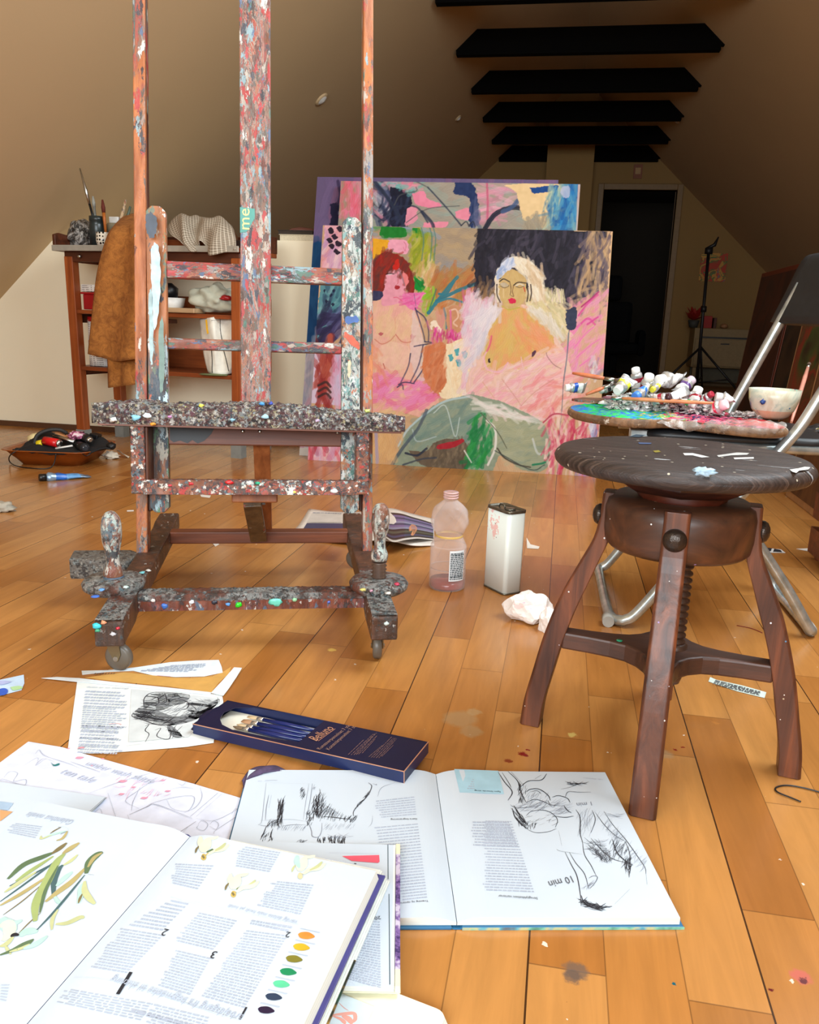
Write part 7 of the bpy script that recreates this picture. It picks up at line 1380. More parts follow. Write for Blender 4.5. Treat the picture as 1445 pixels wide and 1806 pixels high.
def book_block(name, label, G0, G1, wl, wr, tl_, tr_, z0, cover, coverw=.004, dip=.35, fan=0.0):
    """open book: gutter from G0 (near) to G1 (far), page widths and thicknesses, resting at z0; returns root and height function"""
    G0 = Vector((G0[0], G0[1], 0)); G1 = Vector((G1[0], G1[1], 0)); yd = (G1 - G0); Lb = yd.length; yd.normalize(); xd = Vector((yd.y, -yd.x, 0))
    Mb_ = Matrix.Translation(G0 + Vector((0, 0, z0))) @ Matrix(((xd.x, yd.x, 0, 0), (xd.y, yd.y, 0, 0), (0, 0, 1, 0), (0, 0, 0, 1)))
    root = thing('open_book', Mb_.translation, 0, label, 'book', 'open books on the floor', M=Mb_)
    ct = .003
    def hz_(x):
        t_ = tr_ if x > 0 else tl_; a = abs(x); w_ = wr if x > 0 else wl
        return ct + t_ * (1 - (1 - dip) * math.exp(-(a / .013) ** 1.3)) + .0015 * math.exp(-((a - .035) / .02) ** 2) - .001 * (a / w_)
    b = MB(Mb_)
    b.box(.006, wr + coverw, -coverw, Lb + coverw, 0, ct, 0); b.box(-wl - coverw, -.006, -coverw, Lb + coverw, 0, ct, 0)
    rings = []
    b.add([(-.008, -coverw, ct), (-.004, -coverw, ct * .2), (.004, -coverw, ct * .2), (.008, -coverw, ct), (-.008, Lb + coverw, ct), (-.004, Lb + coverw, ct * .2), (.004, Lb + coverw, ct * .2), (.008, Lb + coverw, ct)], [(0, 1, 5, 4), (1, 2, 6, 5), (2, 3, 7, 6)], 0, False)
    b.obj('cover', cover, root, bevel=.0008)
    for sg, w in ((-1, wl), (1, wr)):
        b = MB(Mb_); xs = [sg * (w * (i / 40) ** 1.5 if i else .0004) for i in range(41)]
        b.grid([[(x, 0, ct + .0002) for x in xs], [(x, 0, hz_(x)) for x in xs]], 1, False); b.grid([[(x, Lb, hz_(x)) for x in xs], [(x, Lb, ct + .0002) for x in xs]], 1, False)
        b.grid([[(x, Lb * j / 4, hz_(x)) for x in xs] for j in range(5)], 0, False)
        xe = xs[-1]; xo = xe + sg * fan; b.grid([[(xo, 0, ct + .0002), (xo, Lb, ct + .0002)], [(xe, 0, hz_(xe)), (xe, Lb, hz_(xe))]], 1, False); b.add([(xe, 0, ct + .0002), (xo, 0, ct + .0002), (xe, 0, hz_(xe)), (xe, Lb, ct + .0002), (xo, Lb, ct + .0002), (xe, Lb, hz_(xe))], [(0, 1, 2), (3, 5, 4)], 1, False)
        b.obj('page_block', [M_paper, M_edge], root, recalc=True)
    inv = Mb_.inverted()
    def zf(P): x = (inv @ Vector((P[0], P[1], z0))).x; x = max(-wl, min(wr, x)); return z0 + hz_(x)
    return root, zf

# ---- drawing book, right (open on the floor)
DG0 = F(806, 1628, .006); DG1 = F(769, 1362, .010)
Rd, zfd = book_block('d', 'open figure-drawing book with blue cover and ink sketches, right of the other books', DG0, DG1, .283, .262, .010, .010, 0, plain('blue_book_cover', (44, 108, 152), .4))
pg = Page(.012, []); pg.zf = zfd
mats_ = [I_txt, I_blk, I_gry, I_mid, plain('pale_blue_panel', (168, 208, 226), .6), I_lt]
pg.view(700, 1340, 2.627)
pg.fill([(266, 44), (470, 52), (497, 160), (292, 153)], 4, False)
pg.b.v = pg.b.v
pg.block((478, 134), (310, 134), (455, 86), (345, 82), 6, 0, .45); pg.text('Egen løsende streg', (480, 148), (360, 142), 1, 1.0)
pg.text('Stregtykkelsen varierer', (652, 640), (470, 628), 1, 1.1)
pg.block((636, 612), (398, 602), (532, 288), (398, 285), 26, 0, .42); pg.block((560, 400), (345, 395), (520, 292), (340, 290), 9, 0, .42)
pg.text('118   Mennesker', (952, 92), (862, 84), 0, .9)
B_ = 1
for P_, w_ in (([(470, 58), (500, 105), (535, 150), (515, 190)], .0016), ([(488, 60), (520, 110), (530, 130)], .001), ([(515, 55), (560, 100), (575, 150), (600, 200)], .0016), ([(530, 58), (580, 110)], .001), ([(695, 66), (670, 95), (610, 100), (570, 130)], .0016), ([(670, 72), (640, 90)], .001),
               ([(600, 150), (620, 138), (660, 138), (700, 165), (712, 190)], .0018), ([(620, 150), (650, 145), (670, 160)], .001), ([(720, 175), (750, 168), (790, 180), (803, 200)], .0016), ([(780, 175), (795, 150), (840, 152), (900, 152)], .0010), ([(600, 200), (640, 185), (690, 200), (720, 220)], .0012),
               ([(535, 225), (550, 270), (590, 310), (610, 320)], .0018), ([(545, 215), (570, 260), (600, 300)], .0018), ([(600, 260), (625, 240), (680, 235), (720, 250), (745, 280), (735, 315)], .0012), ([(590, 315), (640, 338), (700, 335), (740, 320)], .0008), ([(720, 262), (780, 268), (820, 262)], .0014), ([(775, 215), (790, 235), (810, 248)], .0018), ([(525, 210), (560, 225), (640, 215)], .0009), ([(700, 190), (715, 210), (770, 215)], .001),
               ([(790, 105), (820, 112), (850, 112), (872, 110)], .0016), ([(760, 138), (800, 130), (830, 118)], .0006), ([(830, 232), (850, 270), (850, 340), (860, 380)], .0012), ([(905, 235), (920, 280), (900, 340)], .0009), ([(920, 245), (960, 300), (1010, 350), (1060, 380)], .0010), ([(960, 240), (1000, 300), (1060, 370), (1110, 440), (1150, 500), (1155, 530)], .0010), ([(860, 375), (870, 440), (900, 490), (925, 540)], .0010), ([(900, 365), (950, 420), (1000, 460), (1070, 480)], .0012), ([(1000, 370), (1020, 430), (1060, 470), (1095, 490)], .0018), ([(1060, 380), (1080, 440), (1080, 530)], .0009),
               ([(800, 430), (830, 480), (870, 530), (890, 600)], .0009), ([(780, 430), (810, 490), (835, 540), (850, 620), (855, 680)], .0011), ([(740, 415), (760, 425), (860, 440)], .0004), ([(750, 330), (765, 400)], .0004), ([(890, 550), (910, 540), (930, 545), (920, 570), (895, 600)], .0007), ([(1155, 530), (1160, 580)], .0005), ([(855, 630), (870, 665), (920, 690), (998, 680)], .0018), ([(960, 245), (1030, 265)], .0005), ([(1080, 600), (1010, 670)], .0003)): pg.line(P_, w_, 1, True)
pg.hatch([(600, 265), (720, 250), (740, 300), (660, 330), (600, 300)], 20, 16, 34, .0005, 1); pg.hatch([(560, 110), (600, 120), (600, 200), (570, 190)], 80, 26, 40, .0008, 1); pg.hatch([(540, 230), (600, 270), (600, 310), (560, 290)], -50, 26, 50, .0011, 1); pg.hatch([(590, 295), (650, 300), (640, 320), (600, 318)], 70, 16, 26, .0008, 1)
pg.hatch([(540, 210), (700, 190), (690, 230), (560, 235)], 25, 40, 60, .0006, 2); pg.hatch([(600, 150), (700, 160), (700, 200), (600, 200)], 60, 26, 40, .0005, 2); pg.hatch([(700, 190), (800, 190), (800, 250), (720, 250)], 20, 40, 60, .0006, 2); pg.hatch([(790, 104), (875, 106), (870, 118), (800, 116)], 0, 22, 40, .001, 1)
pg.hatch([(870, 375), (930, 370), (1010, 450), (960, 470), (900, 430)], -25, 70, 50, .0008, 3, .5); pg.hatch([(990, 380), (1060, 400), (1090, 480), (1010, 440)], 60, 40, 50, .0008, 3); pg.hatch([(1040, 460), (1090, 470), (1085, 530), (1060, 500)], 80, 30, 50, .0007, 1); pg.hatch([(920, 420), (1010, 450), (1000, 475), (930, 465)], 80, 26, 30, .0007, 1)
pg.hatch([(840, 240), (910, 240), (900, 350), (850, 340)], 70, 36, 60, .0004, 2); pg.hatch([(930, 250), (1000, 310), (1060, 380), (1000, 360)], 55, 40, 50, .0004, 2); pg.hatch([(1060, 380), (1150, 470), (1150, 520), (1090, 450)], 50, 26, 50, .0004, 2); pg.hatch([(890, 370), (980, 370), (960, 400)], 10, 14, 40, .0004, 2); pg.hatch([(850, 640), (900, 665), (990, 682), (940, 700), (870, 680)], -5, 60, 50, .0012, 1, .3); pg.hatch([(850, 600), (900, 590), (930, 560), (890, 570)], 40, 16, 40, .0004, 2); pg.hatch([(950, 240), (1040, 250), (1030, 270), (960, 262)], 0, 16, 60, .0005, 2)
pg.text('10 min', (806, 540), (700, 566), 3, 1.3, .3); pg.text('1 min', (900, 196), (832, 202), 2, 1.2, .3)
# left page of the drawing book
pg.view(400, 1330, 3.44)
pg.text('Træning og opvarmning', (1222, 888), (1010, 905), 1, 1.0); pg.block((1216, 868), (1060, 885), (1160, 425), (880, 450), 26, 0, .4); pg.text('Gøre begrænsning', (1156, 392), (995, 395), 1, 1.0); pg.block((1150, 365), (920, 385), (1138, 262), (880, 290), 8, 0, .4)
pg.text('Mennesker   119', (305, 158), (190, 164), 0, .9)
for P_, w_, m_ in (([(240, 175), (225, 300), (212, 410), (190, 430)], .0005, 2), ([(520, 180), (505, 290), (480, 400)], .0009, 2), ([(500, 180), (480, 290), (465, 400)], .0005, 2), ([(240, 175), (500, 182)], .0003, 2), ([(190, 430), (240, 438), (300, 432)], .0007, 2), ([(205, 405), (380, 398), (480, 410)], .0004, 2), ([(255, 250), (240, 330), (235, 400)], .0009, 2), ([(272, 250), (255, 330)], .0005, 2), ([(345, 270), (330, 340), (310, 410)], .0018, 1), ([(860, 175), (880, 200), (850, 260), (800, 310), (770, 350), (770, 380)], .0013, 1), ([(885, 180), (910, 190), (905, 182)], .0008, 2), ([(1020, 175), (940, 205), (915, 260)], .0006, 2), ([(885, 375), (880, 420), (860, 445)], .0004, 2), ([(540, 270), (550, 320), (545, 380)], .0022, 1), ([(590, 310), (630, 330), (700, 380)], .0006, 2), ([(580, 380), (650, 385), (700, 392), (780, 400)], .0013, 1), ([(480, 405), (500, 430), (515, 470), (520, 500), (555, 505), (575, 470), (578, 420)], .0010, 2), ([(330, 440), (400, 430), (480, 432)], .0008, 2), ([(240, 440), (225, 480), (205, 522)], .0013, 1), ([(280, 455), (268, 490), (275, 528)], .0013, 1), ([(240, 440), (290, 405), (330, 400)], .0008, 1)): pg.line(P_, w_, m_, True)
pg.hatch([(318, 290), (346, 280), (340, 410), (306, 420)], 80, 50, 60, .0010, 1, .2); pg.hatch([(250, 405), (335, 400), (310, 440), (245, 440)], 55, 26, 40, .0008, 1, .2); pg.hatch([(450, 210), (475, 210), (470, 275), (450, 265)], 60, 22, 26, .0009, 1); pg.hatch([(520, 280), (560, 250), (590, 300), (575, 385), (525, 390)], 75, 60, 50, .0011, 1, .3); pg.hatch([(580, 310), (600, 310), (700, 385), (580, 385)], 65, 44, 60, .0007, 1, .15); pg.hatch([(560, 230), (600, 240), (590, 300), (560, 290)], 85, 16, 50, .0006, 1); pg.hatch([(485, 350), (510, 350), (520, 430), (490, 430)], 75, 30, 30, .0009, 1)
pg.hatch([(700, 385), (790, 380), (785, 408), (720, 405)], 60, 26, 30, .0008, 1); pg.hatch([(300, 440), (480, 435), (480, 460), (290, 460)], 55, 30, 36, .0005, 2, .1); pg.hatch([(580, 430), (790, 425), (760, 455), (590, 460)], 50, 30, 40, .0004, 2, .1); pg.hatch([(215, 480), (280, 480), (280, 530), (210, 525)], 60, 22, 30, .0008, 1); pg.hatch([(545, 515), (720, 505), (720, 540), (545, 540)], 85, 40, 34, .0013, 1, .15); pg.hatch([(430, 525), (490, 520), (490, 538), (430, 538)], 40, 14, 22, .0008, 1); pg.hatch([(600, 500), (790, 490), (700, 510)], 10, 16, 60, .0005, 2)
pg.hatch([(780, 320), (875, 215), (880, 230), (790, 330)], 45, 26, 26, .0009, 1); pg.hatch([(520, 195), (545, 195), (535, 220), (520, 215)], 60, 8, 20, .0005, 2)
pg.b.obj('printed_ink', mats_, Rd, recalc=False)
b = MB(); nx = 40; q0 = F(830, 1644, .002); q1 = F(1219, 1638, .002)
Mi = WM[Rd.name]; b = MB(Mi); b.box(.006, .2665, -.0046, -.0041, .0, .0032); t = NT('marbled_cover_edge'); nn = t.noise(t.coord(scale=(1, 1, 1)), 26, 3); t.set(Base_Color=t.ramp(nn.outputs[0], [(.35, rgba((60, 110, 90))), (.45, rgba((120, 190, 170))), (.52, rgba((190, 190, 140))), (.6, rgba((90, 170, 190))), (.7, rgba((90, 100, 110)))])); b.obj('marbled_edge', t.mat, Rd)

# ---- stack at the left front: magazine, closed book, flower book
# magazine B
B0 = F(706, 1744, .022); B1 = F(706, 1491, .022)
yd = (B1 - B0); yd.z = 0; LB_ = yd.length + .02; yd.normalize(); xd = Vector((yd.y, -yd.x, 0)); ZB0 = .0155
MBk = Matrix.Translation(Vector((B0.x, B0.y, ZB0)) - yd * .0) @ Matrix(((xd.x, yd.x, 0, 0), (xd.y, yd.y, 0, 0), (0, 0, 1, 0), (0, 0, 0, 1)))
mg = thing('art_book', MBk.translation, 0, 'thin open book with purple-patterned edge and red picture, lying over the drawing book', 'book', M=MBk)
LB2 = (B1 - B0).length
t = NT('purple_pattern_cover'); nn = t.noise(t.coord(), 55, 5, .7); n2 = t.noise(t.coord(scale=(1, 1, 1), loc=(2, 0, 0)), 9, 2); c_ = t.ramp(nn.outputs[0], [(.4, rgba((60, 44, 96))), (.5, rgba((130, 100, 160))), (.6, rgba((200, 190, 210)))]); sp = t.node('ShaderNodeSeparateXYZ', inp={0: t.node('ShaderNodeTexCoord').outputs['Object']}); c_ = t.mix(t.math('MAXIMUM', t.math('GREATER_THAN', sp.outputs[1], LB2 * .91), t.math('LESS_THAN', sp.outputs[1], LB2 * .1)), c_, rgba((225, 222, 190))); t.set(Base_Color=c_, Roughness=.4)
b = MB(MBk); b.box(-.26, .0, 0, LB2, 0, .0015); b.box(-.0055, .0, 0, LB2, .0015, .009); b.obj('cover', t.mat, mg, bevel=.0006)
b = MB(MBk); b.box(-.25, -.006, .001, LB2 - .001, .0016, .0075); b.obj('page_block', [M_edge], mg); b = MB(MBk); b.box(-.25, -.0085, .001, LB2 - .001, .0075, .0078); b.obj('top_page', M_paper, mg)
ZBt = ZB0 + .0078
pg = Page(ZBt, []); pg.view(400, 1330, 3.44)
pg.fill([(700, 620), (925, 614), (928, 655), (918, 662), (760, 650)], 1, False); pg.line([(978, 550), (980, 760)], .0008, 2); pg.line([(985, 850), (990, 1400)], .0008, 2); pg.line([(620, 600), (925, 606)], .0003, 0)
pg.block((935, 1420), (700, 1350), (930, 1020), (700, 1000), 26, 0, .45, .1); pg.text('20', (932, 985), (895, 990), 3, 1.0)
pg.b.obj('printed_ink', [I_txt, plain('coral_picture', (228, 92, 112), .5), plain('dark_green_rule', (40, 70, 80), .6), I_blk], mg, recalc=False)
# closed book A2
ZA2 = .0245; T2 = .024
c0 = F(688, 1556, ZA2); c1 = F(581, 1806, ZA2)
yd = (c0 - c1); yd.z = 0; yd.normalize(); xd = Vector((yd.y, -yd.x, 0)); MA2 = Matrix.Translation(c0 - yd * .30) @ Matrix(((xd.x, yd.x, 0, 0), (xd.y, yd.y, 0, 0), (0, 0, 1, 0), (0, 0, 0, 1)))
a2 = thing('thick_book', MA2.translation, 0, 'thick white-paged book with green cover directly under the open flower book', 'book', M=MA2)
b = MB(MA2)
n = 14
for k in range(n):
    z0_ = .0022 + (T2 - .0022) * k / n; z1_ = .0022 + (T2 - .0022) * (k + 1) / n - .0003; dx = -.002 - .0055 * (k / n) - .0015 * ((k * 7) % 3); b.box(-.20, dx, .002, .298 - .0008 * k, z0_, z1_, 1 if k in (4, 10) else 0)
b.obj('page_block', [plain('white_leaves', (232, 236, 230), .7), plain('grey_leaves', (176, 184, 180), .7)], a2)
t = NT('green_photo_cover'); nn = t.noise(t.coord(), 18, 4, .6); sp = t.node('ShaderNodeSeparateXYZ', inp={0: t.node('ShaderNodeTexCoord').outputs['Object']}); c_ = t.ramp(nn.outputs[0], [(.38, rgba((16, 70, 50))), (.52, rgba((40, 40, 30))), (.62, rgba((200, 150, 60)))]); c_ = t.mix(t.math('GREATER_THAN', sp.outputs[1], .17), c_, rgba((226, 232, 226))); t.set(Base_Color=c_, Roughness=.3)
b = MB(MA2); b.box(-.2, .0, 0, .30, 0, .002); b.obj('cover', t.mat, a2)
# open flower book A
ZA = ZA2 + T2 + .0005
t1 = .011
ZT = ZA + .003 + t1
AG1 = F(335, 1472, ZT - .004); AG0 = F(50, 1806, ZT - .004); yd = Vector((.076, .9971, 0)); AG0 = AG1 - yd * .34
wr_ = (F(672, 1522, ZT) - AG1).length; wl_ = (F(60, 1424, ZT) - AG1).length
Ra, zfa = book_block('a', 'large open flower-painting book with colour swatches, topmost in the left front corner', AG0, AG1, wl_ + .002, wr_ - .002, t1, t1, ZA, plain('purple_blue_cover', (66, 64, 126), .4), coverw=.009, fan=.0035)
pg = Page(ZT, []); pg.zf = zfa
LG, DG, YG, TL = (176, 196, 130), (96, 122, 92), (206, 196, 140), (90, 122, 124)
leafc = [(160, 176, 112), (92, 116, 84), (176, 162, 110), (70, 100, 104), (176, 212, 202), (192, 196, 146), (124, 112, 76)]
sw = [(238, 140, 60), (206, 170, 40), (130, 124, 44), (20, 140, 90), (90, 200, 150), (40, 58, 84), (40, 24, 60)]
M6 = [I_txt, I_blk, I_gry, I_lt] + [plain('leaf_%d' % i, c, .5) for i, c in enumerate(leafc)] + [plain('swatch_%d' % i, c, .4, var=.15) for i, c in enumerate(sw)] + [plain('petal', (226, 226, 200), .5), plain('petal_shade', (206, 200, 160), .5), plain('petal_tip', (196, 170, 90), .5)]
pg.view(0, 1400, 3.6125)
pg.text('Galanthus nivalis', (480, 172), (190, 118), 0, 1.5, .25)
pg.block((228, 280), (22, 238), (268, 212), (88, 190), 6, 0, .35, .5)
def leaf(pts, w, m): pg.line(pts, w, m, True)
SC_ = .0004
for pts, w, m in (([(50, 545), (150, 455), (270, 405), (345, 375)], .0085, 1 + 4), ([(100, 560), (200, 490), (340, 400)], .006, 4), ([(330, 385), (380, 350), (425, 315)], .0065, 6 + 4), ([(60, 590), (200, 520), (370, 430)], .003, 3 + 4), ([(0, 690), (140, 590), (330, 450), (400, 390)], .0028, 3 + 4), ([(30, 630), (120, 570), (230, 500)], .006, 5 + 4), ([(0, 715), (150, 630), (300, 530)], .0055, 2 + 4), ([(20, 775), (150, 680), (290, 560)], .0016, 6 + 4),
                  ([(225, 815), (230, 700), (300, 560), (360, 440), (410, 385)], .0105, 0 + 4), ([(255, 760), (290, 620), (370, 460)], .004, 1 + 4), ([(400, 385), (450, 350), (505, 315)], .0075, 2 + 4), ([(400, 460), (450, 430), (495, 390)], .005, 5 + 4), ([(340, 660), (345, 560), (370, 490), (400, 455)], .007, 3 + 4), ([(340, 640), (370, 690), (400, 700)], .004, 4 + 4), ([(290, 690), (380, 620), (460, 560), (550, 470)], .008, 2 + 4), ([(360, 590), (410, 540), (460, 500)], .007, 4 + 4), ([(550, 510), (570, 440), (620, 390), (655, 375)], .010, 1 + 4), ([(560, 470), (600, 410), (650, 378)], .005, 2 + 4), ([(235, 870), (340, 760), (450, 630), (540, 520)], .0032, 3 + 4), ([(500, 700), (515, 650), (520, 600), (545, 560)], .007, 4 + 4), ([(500, 700), (510, 670), (525, 640)], .003, 6 + 4), ([(540, 560), (540, 620), (570, 670), (605, 705)], .007, 5 + 4), ([(330, 870), (335, 800), (370, 740)], .004, 5 + 4), ([(355, 832), (430, 825), (510, 790), (535, 795)], .0065, 5 + 4), ([(120, 890), (190, 820), (260, 760)], .0016, 6 + 4), ([(600, 520), (560, 515)], .001, 2),
                  ([(0, 800), (50, 840), (90, 880)], .015, 4 + 4), ([(20, 790), (70, 830), (140, 810)], .008, 4 + 4), ([(0, 850), (50, 830), (60, 890), (20, 940)], .012, 18), ([(70, 915), (90, 900), (120, 905)], .005, 1), ([(0, 975), (40, 960), (85, 915)], .006, 5 + 4), ([(0, 1030), (80, 1000), (150, 960), (215, 930)], .005, 1 + 4), ([(110, 1000), (160, 970), (210, 935)], .006, 1 + 4), ([(60, 1010), (130, 990), (190, 960)], .004, 5 + 4), ([(150, 990), (230, 960), (300, 910)], .007, 4 + 4), ([(130, 910), (170, 880), (240, 880)], .010, 4 + 4), ([(30, 960), (50, 1000), (70, 1025)], .003, 5 + 4),
                  ([(265, 290), (330, 262), (420, 240)], .004, 4 + 4), ([(262, 270), (265, 288), (330, 265)], .003, 5 + 4), ([(320, 255), (350, 235), (390, 215)], .0022, 6 + 4), ([(360, 300), (400, 285), (430, 240)], .004, 2 + 4), ([(370, 216), (390, 216)], .0018, 1), ([(385, 260), (430, 240)], .0015, 3 + 4)): leaf(pts, w, m)
pg.line([(375, 212), (420, 215), (436, 240), (425, 280)], .0003, 3)
def bloom(x, y, s, strong=True, rot=0.0, k=3.6125):
    base = (18, 19) if strong else (18, 8)
    for pts, w, m in (([(0, 0), (10, -40), (30, -90)], .014, 18), ([(-5, -20), (-20, -60), (-20, -100)], .007, 8 if not strong else 18), ([(-30, -40), (-45, -20), (-52, 5)], .0028, 5 + 4 if not strong else 10), ([(20, -90), (60, -90), (95, -100)], .006, 18), ([(20, 20), (60, -10), (120, -20), (160, -50)], .008, 18), ([(60, -5), (110, -30), (140, -60)], .005, 9), ([(-2, 10), (0, 35), (5, 50)], .006, 20 if strong else 19), ([(10, 20), (30, 5)], .004, 20 if strong else 19)): pg.line([(x + a * s, y + c * s) for a, c in pts], w * s, m, True)
    if strong: pg.line([(x + 20 * s, y + 0), (x + 60 * s, y - 20 * s)], .003 * s, 5); pg.line([(x - 8 * s, y + 20 * s), (x + 4 * s, y + 40 * s)], .0025 * s, 10)
bloom(1298, 375, 1.0)
pg.view(300, 1450, 3.44); bloom(385, 410, .95, True); bloom(790, 300, .95, False)
for a, c in (((0, 455), (780, 622)), ((0, 1070), (430, 1205))): pg.line([a, c], .00035, 3)
pg.text('samlinger over farver', (1100, 246), (940, 224), 0, 1.0); pg.fill([(1118, 250), (1132, 252), (1130, 258), (1117, 256)], 1, False)
pg.text('værdig deloto male hvidt på hvidt', (778, 602), (360, 500), 0, 1.25, .2)
pg.block((605, 300), (365, 258), (668, 188), (430, 148), 9, 0, .42, .3); pg.block((170, 405), (0, 365), (262, 268), (20, 255), 9, 0, .42, .3); pg.block((792, 558), (520, 500), (870, 385), (620, 360), 12, 0, .42, .3)
pg.block((720, 660), (480, 612), (740, 640), (490, 598), 2, 0, .42); pg.text('2', (735, 672), (708, 668), 1, 1.0)
pg.block((455, 1125), (185, 1050), (712, 692), (455, 660), 27, 0, .40, .15); pg.text('1', (470, 1128), (458, 1125), 1, 1.0)
pg.text('3', (290, 790), (262, 785), 1, 1.0); pg.block((265, 772), (25, 715), (405, 602), (160, 550), 12, 0, .40, .2); pg.block((125, 1045), (-80, 985), (245, 830), (30, 780), 14, 0, .40, .2)
for i, (x, y) in enumerate(((826, 690), (796, 760), (752, 832), (716, 910), (674, 984), (628, 1062), (582, 1142))):
    pg.fill([(x - 50, y - 8), (x - 30, y - 20), (x + 15, y - 20), (x + 50, y + 2), (x + 45, y + 14), (x + 5, y + 22), (x - 35, y + 14)], 11 + i); pg.block((x + 90, y - 15), (x - 30, y - 34), (x + 90, y - 22), (x - 28, y - 40), 1, 0, .01)
    pg.line([(x + 84, y - 18), (x + 44, y - 26), (x - 34, y - 44)], .0007, 0)
pg.text('arbejdsgang fra begyndelse til slutning', (450, 1172), (-340, 935), 0, 1.25, .2)
pg.block((200, 1260), (-250, 1140), (440, 1250), (-200, 1080), 1, 0, .1)
pg.view(0, 1400, 3.6125)
pg.line([(470, 1172), (640, 1180), (900, 1240), (1445, 1425)], .00035, 3)
pg.text('1', (846, 1142), (824, 1138), 1, 1.1); pg.block((812, 1140), (575, 1100), (1040, 905), (760, 860), 15, 0, .40, .2); pg.text('2', (1080, 870), (1050, 862), 1, 1.1)
pg.block((1040, 868), (800, 830), (1200, 705), (1080, 680), 9, 0, .42, .3); pg.block((900, 1442), (350, 1322), (960, 1340), (415, 1243), 7, 0, .3, .3); pg.block((1300, 1560), (900, 1442), (1330, 1430), (960, 1340), 7, 0, .3, .3); pg.block((60, 1220), (0, 1220), (40, 1320), (0, 1310), 6, 0, .3)
pg.b.obj('printed_ink', M6, Ra, recalc=False)

# ---- cream book at the bottom edge
E0 = F(612, 1716, .012); E1 = F(772, 1778, .012); ed = (E1 - E0); ed.z = 0; LE = ed.length; ed.normalize(); ey2 = Vector((-ed.y, ed.x, 0))
ME = Matrix.Translation(Vector((E0.x, E0.y, 0)) - ed * .10) @ Matrix(((ed.x, ey2.x, 0, 0), (ed.y, ey2.y, 0, 0), (0, 0, 1, 0), (0, 0, 0, 1)))
eb = thing('sketch_book', ME.translation, 0, 'cream-coloured open book at the bottom edge, partly under the stack of books', 'book', M=ME)
def rpoly(L, D, r, z): return [ME @ Vector(v) for v in rrect(0, L, -D, 0, r, z)]
b = MB(); t = NT('cream_page'); nn = t.noise(t.coord(), 4, 2); t.set(Base_Color=t.ramp(nn.outputs[0], [(.3, rgba((236, 234, 206))), (.7, rgba((242, 240, 216)))]), Roughness=.6); M_crp = t.mat
Lt = .10 + LE + .012
for k in range(5): b.loft([rpoly(Lt + .004 - .0012 * k, .22, .012, .0005 + .0022 * k), rpoly(Lt + .004 - .0012 * k, .22, .012, .0005 + .0022 * k + .0019)], 1 if k % 2 else 0)
b.obj('page_block', [M_crp, M_edge], eb)
pg = Page(.0118, []); pg.view(400, 1330, 3.44); pg.fill([(700, 1455), (895, 1535), (850, 1640), (600, 1640)], 0, False); 
for pts, w in (([(640, 1585), (700, 1580), (770, 1575), (790, 1600)], .004), ([(680, 1600), (710, 1625), (720, 1640)], .004), ([(700, 1590), (740, 1610), (760, 1640)], .006), ([(770, 1578), (780, 1610), (750, 1638)], .004), ([(640, 1590), (690, 1610), (720, 1640)], .003), ([(680, 1510), (710, 1540), (740, 1560)], .0008)): pg.line(pts, w, 1, True)
pg.b.obj('printed_picture', [plain('pale_blue_plate', (206, 222, 228), .6), plain('salmon_pencil', (226, 160, 146), .6)], eb, recalc=False)

# ---- loose sheets
def loose(name, label, pts, z, mat, cat='paper', curl=None, group=None, th=.0004, extra=None, mats=None, n=24):
    """sheet cut to a photo outline, lying at height z (curl lifts it)"""
    P = [F(px, py, z) for px, py in pts]; c = sum((p for p in P), Vector()) / len(P)
    bm = bmesh.new(); vs = [bm.verts.new(p) for p in P]; bm.faces.new(vs); bmesh.ops.triangulate(bm, faces=bm.faces[:])
    for _ in range(2 if curl else 0): bmesh.ops.subdivide_edges(bm, edges=bm.edges[:], cuts=2, use_grid_fill=False)
    bm.verts.index_update(); V_ = [v.co.copy() for v in bm.verts]; F_ = [tuple(v.index for v in f.verts) for f in bm.faces]; bm.free()
    if curl: V_ = [v + Vector((0, 0, curl(v))) for v in V_]
    b = MB(); b.add(V_, F_, 0, False); o = b.obj(name, mat, None, origin=(c.x, c.y, z), solid=th); top(o, label, cat, group); return o
